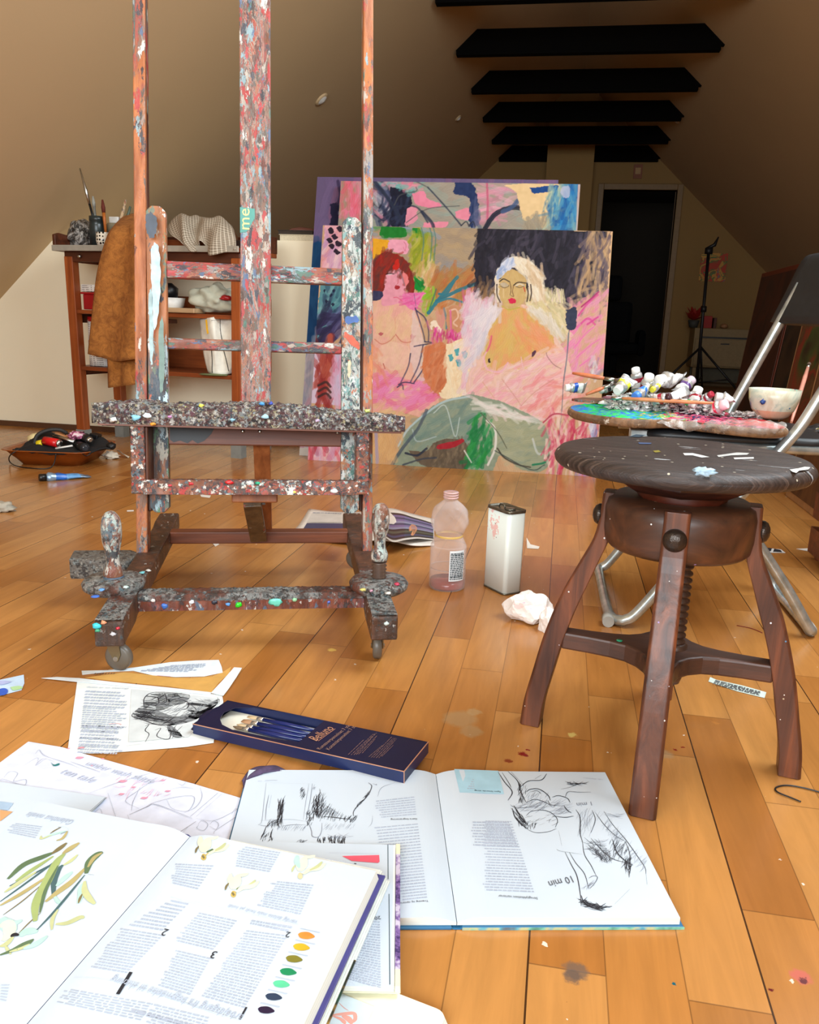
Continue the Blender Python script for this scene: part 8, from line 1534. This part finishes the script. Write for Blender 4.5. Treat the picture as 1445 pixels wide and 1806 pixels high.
# pencil drawing sheet
sk = loose('pencil_drawing', 'large sheet of paper with faint pencil sketches and pink smudges behind the flower book', [(-30, 1372), (0, 1345), (50, 1308), (110, 1318), (150, 1330), (250, 1358), (340, 1382), (436, 1411), (432, 1440), (418, 1475), (330, 1560), (100, 1560), (-40, 1500)], .002, plain('lavender_paper', (214, 220, 238), .6), 'drawing')
pg = Page(.0026, []); pg.view(0, 1150, 2.89)
for pts, w, m in (([(180, 520), (200, 500), (230, 530), (350, 570), (420, 600)], .0006, 0), ([(240, 540), (180, 580), (220, 545), (280, 560)], .0005, 0), ([(360, 560), (430, 585), (510, 612)], .0009, 0), ([(20, 640), (50, 610), (90, 620), (70, 660), (130, 650), (120, 680), (20, 650), (0, 655)], .0006, 0), ([(120, 580), (190, 540), (190, 570)], .0004, 0), ([(185, 675), (300, 580)], .0003, 0), ([(455, 720), (620, 660), (800, 610)], .0005, 0), ([(550, 720), (600, 870)], .0008, 0), ([(440, 840), (540, 745)], .0010, 1), ([(435, 838), (520, 760)], .0005, 1), ([(660, 830), (750, 790), (800, 780), (980, 850)], .0010, 0), ([(650, 830), (670, 880)], .0006, 0), ([(715, 690), (680, 760), (670, 810)], .0006, 0), ([(710, 800), (640, 760), (700, 710), (800, 640)], .0005, 0), ([(745, 790), (780, 770), (900, 740), (990, 740), (960, 810), (880, 800), (850, 755)], .0006, 0), ([(1110, 720), (970, 840)], .0010, 0), ([(1130, 725), (1000, 840)], .0005, 0), ([(1020, 690), (1030, 740), (1000, 790), (940, 820)], .0006, 0), ([(1240, 780), (1180, 820), (1090, 860), (1000, 850)], .0005, 0), ([(1180, 830), (1200, 800), (1220, 820), (1190, 850), (1100, 910), (1090, 930)], .0005, 0), ([(1010, 880), (1030, 860), (1060, 880), (1040, 910), (1005, 900), (1015, 880)], .0006, 0), ([(1070, 880), (1090, 862), (1115, 880), (1100, 905), (1070, 890)], .0006, 0), ([(915, 920), (1000, 865)], .0011, 1), ([(930, 925), (960, 890)], .0005, 1), ([(460, 840), (510, 800), (525, 850)], .0004, 0), ([(870, 700), (930, 690), (1000, 700)], .0004, 0), ([(900, 665), (930, 680), (950, 660)], .0004, 0), ([(0, 655), (120, 680), (300, 720), (540, 745)], .0003, 0)): pg.line(pts, w, m, True)
pg.text('umber wash skitse', (430, 575), (770, 672), 5, 1.1, .3); pg.text('ten tale', (300, 615), (465, 668), 5, 1.0, .3)
for x, y, s in ((405, 540, 22), (350, 492, 8), (525, 545, 9), (625, 660, 24), (830, 655, 14), (735, 745, 20), (680, 690, 14), (620, 725, 16), (855, 710, 16), (470, 580, 8)): pg.fill([(x - s, y + s * .1), (x - s * .4, y - s * .25), (x + s, y - s * .15), (x + s * .1, y + s * .25)], 2)
pg.hatch([(600, 640), (860, 640), (860, 730), (600, 740)], 30, 30, 50, .0012, 3); pg.fill([(258, 562), (275, 575), (300, 568), (302, 576), (275, 582)], 4)
pg.b.obj('pencil_marks', [I_gry, I_mid, plain('pink_stain', (232, 150, 172), .6), plain('pale_pink_stain', (232, 186, 204), .6), plain('teal_fleck', (30, 120, 120), .5), plain('faint_pencil', (184, 190, 206), .7)], sk, recalc=False)
# white page lying over the pencil drawing at left
op = loose('white_page', 'plain white page with a pale blue corner lying over the left of the pencil drawing', [(-30, 1374), (0, 1379), (60, 1388), (120, 1396), (187, 1406), (152, 1444), (100, 1500), (-60, 1480)], .006, M_paper, 'paper')
pg = Page(.0066, []); pg.view(0, 1150, 2.89); pg.fill([(0, 762), (68, 772), (40, 808), (0, 802)], 0, False); pg.fill([(0, 806), (65, 815), (0, 865)], 1, False); pg.line([(545, 743), (440, 838)], .0007, 2); pg.line([(538, 742), (432, 836)], .0007, 3); pg.b.obj('printed_picture', [plain('pale_blue_print', (166, 190, 214), .6), plain('orange_print', (214, 160, 110), .6), plain('grey_green_line', (90, 110, 100), .6), I_gry], op, recalc=False)
# torn page with charcoal figure
cf = loose('torn_book_page', 'torn printed page with a smudged charcoal figure, left of the brush box', [(136, 1203), (145, 1199), (250, 1212), (330, 1219), (392, 1226), (394, 1238), (388, 1262), (378, 1296), (377, 1310), (330, 1317), (270, 1322), (200, 1327), (160, 1329), (119, 1326)], .0015, plain('grey_white_page', (226, 232, 230), .6), 'paper')
pg = Page(.0021, []); pg.view(0, 1150, 2.89)
pg.fill([(670, 190), (1110, 235), (1120, 260), (1060, 330), (960, 435), (655, 460)], 4, False)
pg.text('dette er en oversigt', (440, 182), (655, 190), 0, .8)
for k, (y, n_) in enumerate(((200, 3), (245, 3), (285, 10), (378, 2), (405, 3), (440, 3), (480, 3))):
    pg.block((436 - k * 6, y), (650 - k * 3, y + 10), (434 - k * 6 - n_, y + 10 * n_), (650 - k * 3, y + 10 + 10 * n_), n_, 0, .5, .5)
pg.line([(555, 368), (600, 365), (620, 372)], .0012, 5); pg.fill([(395, 490), (420, 482), (430, 490), (400, 494)], 5); pg.line([(640, 480), (720, 470), (800, 468)], .0006, 0)
pg.fill([(735, 230), (790, 208), (850, 205), (930, 212), (970, 225), (940, 262), (880, 275), (820, 300), (740, 300)], 3); pg.fill([(678, 310), (740, 272), (830, 310), (900, 330), (1000, 300), (1112, 240), (1100, 275), (1000, 345), (880, 375), (760, 368), (690, 345)], 3)
pg.fill([(740, 236), (780, 216), (832, 212), (825, 250), (775, 262), (740, 290)], 2); pg.fill([(855, 215), (930, 216), (950, 240), (890, 240), (860, 258)], 2); pg.fill([(684, 318), (740, 300), (830, 345), (940, 345), (870, 372), (760, 366)], 2); pg.fill([(950, 262), (1080, 240), (1100, 262), (1010, 310), (960, 300)], 2); pg.fill([(850, 375), (880, 380), (930, 430), (890, 436), (860, 410)], 3)
for reg_, a_, n_, L_, w_, m_ in (([(740, 225), (960, 215), (940, 260), (730, 300)], 20, 30, 60, .0020, 1), ([(690, 300), (850, 330), (960, 350), (1090, 270), (1050, 320), (900, 365), (700, 345)], 15, 46, 80, .0020, 1), ([(820, 290), (1100, 250), (960, 330), (830, 330)], 20, 30, 80, .0024, 3), ([(900, 240), (1100, 245), (1090, 262), (950, 256)], -10, 16, 60, .0016, 3), ([(840, 380), (940, 385), (930, 430), (860, 430)], 60, 14, 40, .0016, 2)): pg.hatch(reg_, a_, n_, L_, w_, m_)
for pts, w in (([(735, 290), (735, 240), (770, 210), (840, 205)], .0020), ([(680, 310), (675, 330), (720, 345), (820, 375), (900, 360), (1000, 320), (1110, 255)], .0022), ([(770, 250), (800, 230), (810, 260), (780, 280)], .0016), ([(860, 260), (900, 240), (960, 260), (950, 290), (900, 300)], .0020), ([(840, 210), (850, 250), (820, 270)], .0018), ([(900, 240), (890, 215), (930, 210)], .0016), ([(740, 380), (760, 370), (740, 400), (760, 420), (740, 460)], .0016), ([(790, 400), (820, 390), (800, 430), (860, 445), (870, 400), (840, 380)], .0016), ([(880, 390), (900, 420), (940, 435)], .0016), ([(960, 260), (1000, 300), (940, 340)], .0014), ([(690, 300), (750, 310), (820, 350)], .0014), ([(1110, 230), (1112, 250)], .0010)): pg.line(pts, w, 1, True)
pg.b.obj('printed_ink', [I_txt, I_blk, plain('charcoal_dark', (62, 64, 68), .8), plain('charcoal_soft', (132, 136, 140), .8), plain('charcoal_ground', (206, 212, 214), .7), plain('pinkish_mark', (220, 150, 160), .7)], cf, recalc=False)
loose('torn_paper_strip', 'torn white strip with printed text lying just behind the charcoal page and the easel castor', [(144, 1183), (190, 1182), (240, 1177), (300, 1168), (345, 1165), (386, 1164), (391, 1176), (393, 1186), (360, 1193), (310, 1194), (270, 1191), (235, 1183), (190, 1185), (145, 1190)], .001, plain('blue_white_page', (222, 232, 238), .6), 'paper scrap', group='torn paper scraps on the floor')
pg = Page(.0018, []); pg.view(0, 1150, 2.89); pg.block((720, 95), (1010, 100), (870, 70), (1060, 60), 6, 0, .4, .5); pg.line([(800, 121), (870, 124)], .001, 1)
for x in range(480, 590, 14): pg.line([(x, 112 + (590 - x) * .03), (x + 8, 108)], .0018, 2)
pg.b.obj('printed_ink', [I_txt, plain('pink_print', (214, 90, 120), .6), I_blk], [o for o in bpy.data.objects if o.name.startswith('torn_paper_strip')][-1], recalc=False)
loose('torn_paper_strip', 'long thin white torn sliver leading left from the charcoal page', [(73, 1196), (100, 1194), (140, 1196), (200, 1203), (300, 1213), (372, 1221), (372, 1226), (250, 1213), (140, 1203)], .0026, plain('blue_white_page', (222, 232, 238), .6), 'paper scrap', group='torn paper scraps on the floor')
loose('torn_paper_strip', 'white torn strip slanting up right between charcoal page and brush box', [(372, 1222), (392, 1201), (413, 1177), (427, 1178), (418, 1193), (404, 1214), (394, 1227)], .0035, plain('blue_white_page', (222, 232, 238), .6), 'paper scrap', group='torn paper scraps on the floor')
loose('yellow_paper', 'ochre sheet with a curved edge lying between the torn strip and the charcoal page', [(220, 1186), (262, 1190), (300, 1195), (340, 1196), (375, 1193), (395, 1184), (408, 1176), (404, 1188), (385, 1205), (372, 1222), (300, 1211), (200, 1201), (150, 1195)], .0006, plain('ochre_sheet', (206, 158, 84), .5), 'paper')
# scraps
def scrap(name, label, pts, c, z=.001, cat='paper scrap', curl=None, group='torn paper scraps on the floor'): return loose(name, label, pts, z, plain('scrap_%d_%d_%d' % c, c, .6), cat, curl, group)
s_ = scrap('painted_scrap', 'torn scrap with blue watercolour at the left edge of the picture', [(-20, 1196), (0, 1199), (42, 1190), (43, 1205), (38, 1217), (0, 1227), (-20, 1226)], (190, 212, 234)); 
pg = Page(.0018, []); pg.fill([(-18, 1222), (5, 1214), (14, 1218), (8, 1226), (-18, 1227)], 0); pg.fill([(18, 1212), (34, 1210), (40, 1214), (24, 1218)], 1); pg.fill([(0, 1200), (20, 1202), (12, 1206), (0, 1208)], 2); pg.b.obj('painted_marks', [plain('ultramarine', (50, 90, 190), .6), plain('green_tint', (170, 206, 150), .6), plain('violet_tint', (170, 180, 220), .6)], s_, recalc=False)
s_ = scrap('printed_strip', 'small strip of fine print on the floor beneath the stool brace, at right', [(1253, 1194), (1264, 1199), (1310, 1209), (1352, 1221), (1349, 1231), (1300, 1219), (1250, 1202)], (206, 222, 214)); pg = Page(.0018, []); pg.block((1262, 1200), (1344, 1221), (1258, 1206), (1340, 1226), 4, 0, .5, .1); pg.b.obj('printed_ink', [I_mid], s_, recalc=False)
s_ = scrap('printed_card', 'tiny black and white printed card right of the stool bolt on the floor', [(1334, 965), (1378, 969), (1386, 975), (1334, 974)], (225, 225, 222)); pg = Page(.0018, []); pg.fill([(1350, 966), (1362, 967), (1360, 972), (1347, 971)], 0, False); pg.fill([(1366, 968), (1377, 970), (1380, 974), (1364, 973)], 0, False); pg.b.obj('printed_marks', [I_blk], s_, recalc=False)
scrap('paper_sliver', 'white curved paper sliver at the far right edge behind the chair foot', [(1405, 968), (1425, 967), (1460, 972), (1460, 978), (1430, 973)], (232, 228, 222))
scrap('paper_sliver', 'small white torn corner just right of the white tin', [(929, 948), (936, 960), (952, 964), (950, 968), (930, 967)], (234, 226, 214), curl=None)
scrap('paper_sliver', 'tiny white paper flake between the easel rails', [(374, 957), (381, 955), (387, 960), (380, 964)], (230, 226, 220))
scrap('paper_sliver', 'tiny white chip on the floor left of the easel upright', [(224, 900), (236, 899.5), (236, 901.5), (224, 902)], (236, 232, 224))
scrap('paper_sliver', 'pair of tiny white flakes seen below the easel box frame', [(353, 872), (372, 874), (370, 878), (355, 876)], (236, 232, 224))
q = F(206, 806, .01); vs_, fs_ = crumple((q.x - .03, q.y, .014), (.035, .03, .02), .55, 4, 3, 2.2); b = MB(); b.add(vs_, fs_, 0, True); q2 = F(222, 806, .0); b.add([(q2.x - .05, q2.y, .03), (q2.x - .02, q2.y - .02, .035), (q2.x + .03, q2.y - .03, .002), (q2.x + .02, q2.y, .003)], [(0, 1, 2, 3)]); o = b.obj('crumpled_tissue', plain('white_tissue_plain', (226, 216, 196), .9), None, origin=(q.x, q.y, 0)); top(o, 'crumpled white tissue on the floor just right of the clutter tray', 'tissue')
q = F(4, 902, 0); vs_, fs_ = crumple((q.x - .01, q.y, .014), (.055, .03, .022), .45, 9, 3, 1.8); b = MB(); b.add(vs_, fs_, 0, True); top(b.obj('crumpled_tissue', plain('grey_tissue', (176, 168, 152), .8), None, origin=(q.x, q.y, 0)), 'grey-white crumpled wrapper at the left picture edge', 'tissue')
# blue tube below the tray
A_ = F(66, 843, .016); B_ = F(158, 840, .004); paint_tube('paint_tube', 'large blue paint tube with black cap on the floor before the clutter tray', A_ + Vector((0, .01, 0)), B_, .020, (30, 100, 190), (18, 18, 20), 3.3, metal=(150, 180, 210), capl=.034, lab=(100, 160, 215))
# cord at right
b = MB(); b.tube([V(q_) for q_ in spline([F(1413, 1414, .002), F(1396, 1407, .002), F(1372, 1397, .002), F(1369, 1389, .002), F(1388, 1385, .002), F(1420, 1390, .002), F(1460, 1401, .002)], 6)], .0012, 8); top(b.obj('black_string', M_black, None, origin=F(1390, 1390)), 'thin black curved cord on the bare floor at the right edge', 'cord')
b = MB(); b.tube([V(q_) for q_ in spline([F(1300, 1103, .001), F(1325, 1108, .001), F(1345, 1116, .001)], 4)], .0009, 6); top(b.obj('red_thread', plain('dark_red_thread', (120, 20, 16), .6), None, origin=F(1320, 1107)), 'thin dark red thread on the floor near the chair foot', 'thread')
# purple leaf-like cloth behind the drawing book
q = F(462, 1368, .0); 
rows = [[F(427, 1378, .002), F(430, 1386, .004), F(429, 1392, .002)], [F(440, 1362, .003), F(442, 1370, .014), F(438, 1377, .003)], [F(460, 1352, .002), F(464, 1359, .018), F(462, 1370, .003)], [F(484, 1350, .002), F(486, 1358, .014), F(486, 1367, .003)], [F(505, 1362, .002), F(506, 1364, .006), F(506, 1367, .002)]]
b = MB(); b.grid(sheet(rows, 14, 24, lambda u, v: (0, 0, .003 * math.sin(u * 14 + v * 6)))); top(b.obj('purple_cloth', plain('purple_cloth', (78, 62, 92), .8, var=.2, scale=60), None, origin=(q.x, q.y, 0), solid=.0015), 'small crumpled purple cloth poking out behind the drawing book', 'cloth')

# ---- magazine behind the easel base
mgz = thing('magazine', F(640, 940), 0, 'open art magazine on the floor behind the easel, beside the bottle', 'magazine')
def curlz(x, a=.03): return a * math.exp(-((x) / .07) ** 2)
S0 = F(670, 955, 0); S1 = F(655, 902, 0)
def mpage(ptsl, name, mats):
    rows = [[F(*p) for p in r] for r in ptsl]; b = MB(); b.grid(sheet(rows, 20, 14)); return b.obj(name, mats, mgz, solid=.003)
mpage([[(545, 898, .002), (590, 903, .004), (640, 903, .012), (664, 901, .02)], [(528, 925, .002), (580, 930, .004), (630, 930, .012), (662, 925, .02)], [(505, 948, .002), (560, 954, .004), (625, 956, .012), (668, 952, .02)]], 'left_page', plain('off_white_page', (222, 212, 200), .5))
rp = mpage([[(664, 901, .02), (690, 897, .035), (725, 906, .02), (766, 916, .006)], [(664, 925, .02), (700, 925, .04), (730, 932, .02), (766, 936, .006)], [(668, 952, .02), (700, 956, .022), (730, 962, .01), (766, 962, .003)]], 'right_page', plain('off_white_page', (222, 212, 200), .5))
def mp(px, py): # height of curled right page
    if px < 664: return .002 + .018 * max(0, (px - 560) / 104) ** 1.6
    return max(.006, .022 + .020 * math.sin((px - 664) / 50 * 1.5) if px < 714 else .042 - (px - 714) * .0007)
class MP(Page):
    def P(s, p, lift=0.0):
        x = s.vw[0] + p[0] / s.vw[2]; y = s.vw[1] + p[1] / s.vw[2]; return F(x, y, mp(x, y) + .0025) 
pm = MP(0, []); pm.view(500, 840, 2.89)
pm.fill([(145, 190), (300, 195), (300, 235), (120, 235)], 3, False); pm.block((150, 185), (300, 190), (130, 230), (300, 235), 7, 4, .4, .1)
pm.fill([(120, 238), (320, 240), (320, 290), (90, 285)], 0, False); pm.fill([(120, 238), (165, 238), (130, 287), (90, 285)], 1, False)
pm.b.obj('printed_picture', [plain('navy_plate', (52, 58, 92), .4), plain('rust_plate', (130, 80, 60), .4), I_blk, plain('text_tint', (206, 198, 188), .5), I_gry], mgz, recalc=False)
pr_ = MP(0, []); pr_.view(500, 840, 2.89)
for i in range(24):
    pass
def strip(p0, p1, m):
    n = 10; A = [(Vector(p0[0]).lerp(Vector(p0[1]), k / n)) for k in range(n + 1)]; B = [(Vector(p1[0]).lerp(Vector(p1[1]), k / n)) for k in range(n + 1)]
    pr_.b.grid([[pr_.P(tuple(a)) for a in A], [pr_.P(tuple(c)) for c in B]], m, False)
top_ = [(508, 192), (540, 185), (600, 190), (660, 208), (720, 225), (765, 240)]; bot_ = [(510, 305), (560, 335), (620, 325), (680, 318), (730, 322), (765, 325)]
TT_ = spline(top_, 8); BB_ = spline(bot_, 8); nrow = 14; cols_ = [2, 5, 0, 5, 6, 0, 5, 6, 2, 7, 2, 0, 2, 3, 2]
gridr = [[tuple(a + (c - a) * k / nrow) for a, c in zip(TT_, BB_)] for k in range(nrow + 1)]
for k in range(nrow): pr_.b.grid([[pr_.P(p) for p in gridr[k]], [pr_.P(p) for p in gridr[k + 1]]], cols_[k], False)
pr_.fill([(640, 262), (655, 245), (672, 250), (682, 268), (664, 300), (650, 298), (660, 275), (642, 280)], 8)
pr_.b.obj('printed_picture', [plain('navy_plate', (52, 58, 92), .4), plain('rust_plate', (130, 80, 60), .4), plain('black_plate', (26, 24, 28), .4), plain('text_tint', (206, 198, 188), .5), I_gry, plain('violet_plate', (110, 96, 140), .4), plain('grey_blue_plate', (130, 130, 156), .4), plain('green_plate', (70, 76, 60), .4), plain('ochre_figure', (206, 140, 96), .5)], rp, recalc=False)

# ---- brush box
X0, X1, X2, X3 = F(342, 1292), F(713, 1378), F(762, 1326), F(410, 1250)
bh = .019
A_ = F(340, 1277, bh); B_ = F(713, 1361, bh); C_ = F(762, 1311, bh); D_ = F(411, 1236, bh)
B_ = F(713, 1361, bh + .0135)
ex = (B_ - A_); LX = ex.length; ex.normalize(); ey = Vector((-ex.y, ex.x, 0)).normalized(); ez = ex.cross(ey); C_ = PL(762, 1311, A_, ez); D_ = PL(411, 1236, A_, ez); WX = .5 * ((D_ - A_).dot(ey) + (C_ - B_).dot(ey))
MX = Matrix.Translation(A_ - ez * bh) @ Matrix((ex, ey, ez)).transposed().to_4x4()
bxo = thing('brush_box', MX.translation, 0, 'flat navy cardboard box with a window showing new paintbrushes, resting on the drawing book corner', 'box', M=MX)
M_navy = plain('navy_card', (14, 18, 52), .35, var=.05); M_navys = plain('navy_card_side', (24, 36, 78), .4); M_cop = plain('copper_edge', (206, 150, 120), .35, .3)
b = MB(MX); wl = .002
b.box(0, LX, 0, wl, 0, bh, 1); b.box(0, LX, WX - wl, WX, 0, bh, 1); b.box(0, wl, wl, WX - wl, 0, bh, 1); b.box(LX - wl, LX, wl, WX - wl, 0, bh, 1); b.box(wl, LX - wl, wl, WX - wl, .0, .002, 1)
b.obj('box_sides', [M_navy, M_navys], bxo)
def BF(px, py, z): return PL(px, py, A_ + ez * (z - bh), ez)
def bxp(px, py): q = MX.inverted() @ BF(px, py, bh); return (q.x, q.y)
hole = [bxp(*p) for p in ((572, 1271), (527, 1309), (480, 1302), (410, 1287), (392, 1278), (388, 1268), (395, 1256), (415, 1248), (445, 1247), (490, 1254), (530, 1262))]
outer = [(0, 0), (LX, 0), (LX, WX), (0, WX)]
tris = tessellate_polygon([[Vector((x, y, 0)) for x, y in outer], [Vector((x, y, 0)) for x, y in hole]])
allp = outer + hole; b = MB(MX); b.add([(x, y, bh) for x, y in allp], tris); b.add([(x, y, bh - .0012) for x, y in allp], tris); b.add([(x, y, bh) for x, y in hole] + [(x, y, bh - .0012) for x, y in hole], [(i, (i + 1) % len(hole), (i + 1) % len(hole) + len(hole), i + len(hole)) for i in range(len(hole))]); lid = b.obj('lid', M_navy, bxo)
b = MB(MX); hb2 = [(x, y) for x, y in hole]; b.box(.01, .62 * LX, .006, WX - .006, .003, .0042); b.obj('inner_tray', plain('cream_insert', (230, 226, 210), .5), bxo)
b = MB(MX); b.box(-.0004, LX, -.0004, .0008, bh - .0004, bh + .0006); b.box(LX - .0008, LX + .0006, 0, WX, bh - .0004, bh + .0006); b.box(LX - .0004, LX + .0005, -.0006, .0006, 0, bh); b.obj('copper_edging', M_cop, bxo)
class BPg(Page):
    def P(s, p, lift=0.0): return BF(s.vw[0] + p[0] / s.vw[2], s.vw[1] + p[1] / s.vw[2], bh + .0006)
pg = BPg(bh, []); pg.view(330, 1200, 3.074)
pg.text('Belluno', (702, 330), (800, 262), 0, 1.6, .25); pg.line([(712, 328), (804, 262)], .0010, 0); pg.line([(688, 318), (706, 322)], .0012, 0)
pg.text('Kunstnerpenselsæt 7 stk', (722, 376), (888, 246), 1, 1.15); pg.text('Konstnärpenselset 7 st', (772, 378), (916, 252), 1, 1.15)
for x0_, y0_, x1_, y1_ in ((874, 402, 960, 320), (890, 404, 1010, 290), (905, 404, 1020, 288), (918, 402, 1028, 284), (930, 400, 1030, 300), (950, 394, 1020, 318), (986, 414, 1060, 352), (1000, 418, 1110, 306), (1012, 418, 1120, 312), (1026, 420, 1130, 312), (1040, 420, 1136, 316), (1056, 412, 1120, 350)):
    u = 0; A__ = Vector((x0_, y0_)); B__ = Vector((x1_, y1_))
    while u < 1: w = pg.r.uniform(.05, .16); pg.b.ribbon([pg.P(tuple(A__.lerp(B__, u))), pg.P(tuple(A__.lerp(B__, min(1, u + w))))], .0006, 1); u += w + .03
pg.b.obj('gold_lettering', [M_cop, plain('copper_print', (150, 116, 104), .5)], lid, recalc=False)
M_nb = plain('navy_lacquer', (18, 34, 92), .2); M_tan = plain('tan_bristle', (186, 160, 122), .7); M_fer = plain('silver_ferrule', (214, 210, 200), .25, .8)
for i, (a, c, r, lb, flat, bc) in enumerate((((330 + 640 / 3.074, 1200 + 262 / 3.074), (330 + 330 / 3.074, 1200 + 196 / 3.074), .0038, 'navy-handled brush furthest back in the brush box window', 1.5, M_tan), ((330 + 625 / 3.074, 1200 + 286 / 3.074), (330 + 300 / 3.074, 1200 + 218 / 3.074), .0042, 'wide flat brush with brown bristles in the middle of the box window', 2.4, plain('light_brown_bristle', (164, 124, 90), .7)), ((330 + 615 / 3.074, 1200 + 304 / 3.074), (330 + 270 / 3.074, 1200 + 240 / 3.074), .0040, 'thin-tipped navy-handled brush, second from the near side in the box window', .8, M_tan), ((330 + 595 / 3.074, 1200 + 322 / 3.074), (330 + 250 / 3.074, 1200 + 250 / 3.074), .0040, 'navy-handled brush nearest the front of the box window', 1.0, plain('dark_tan_bristle', (110, 90, 66), .7)))):
    z = .0105; A__ = BF(a[0], a[1], z); C__ = BF(c[0], c[1], z); d = (C__ - A__); L = d.length; d.normalize(); A__ = A__ - d * .03; s = Vector((-d.y, d.x, 0)); o = thing('new_paintbrush', A__, 0, lb, 'paintbrush', 'new paintbrushes in the box')
    e1 = C__ - d * .030; e2 = C__ - d * .019
    b = MB(); b.tube([A__, A__.lerp(e1, .6), e1], [r * .8, r * 1.15, r * .85], 14); b.obj('handle', M_nb, o)
    def fl(pq, w, h): return [pq + s * (w * math.cos(t_)) + Vector((0, 0, h * math.sin(t_))) for t_ in [2 * math.pi * k / 16 for k in range(16)]]
    b = MB(); b.loft([fl(e1 - d * .001, r, r), fl(e1 + d * .003, r * 1.05, r * 1.02), fl(e1 + d * .004, r * .95, r * .95), fl(e2, r * (.7 + flat * .3), r * .7)]); b.obj('ferrule', M_fer, o)
    b = MB(); b.loft([fl(e2, r * (.7 + flat * .3), r * .65), fl(e2.lerp(C__, .6), r * (.7 + flat * .4), r * .45), fl(C__, r * (.5 + flat * .3) if flat > 1 else r * .2, r * .2)]); b.obj('bristles', bc, o)
b = MB(); p_ = [F(330 + x / 3.074, 1200 + y / 3.074, .0012 + k_) for x, y, k_ in ((-40, 280, 0), (0, 275, 0), (34, 290, 0), (36, 260, .002), (120, 190, .004), (196, 150, .004), (180, 138, .003), (110, 165, .002), (20, 230, 0))]
b.poly(p_); top(b.obj('card_flap', M_navy, None, origin=p_[0], solid=.0006), 'loose navy card flap sticking out at the left end of the brush box', 'card')
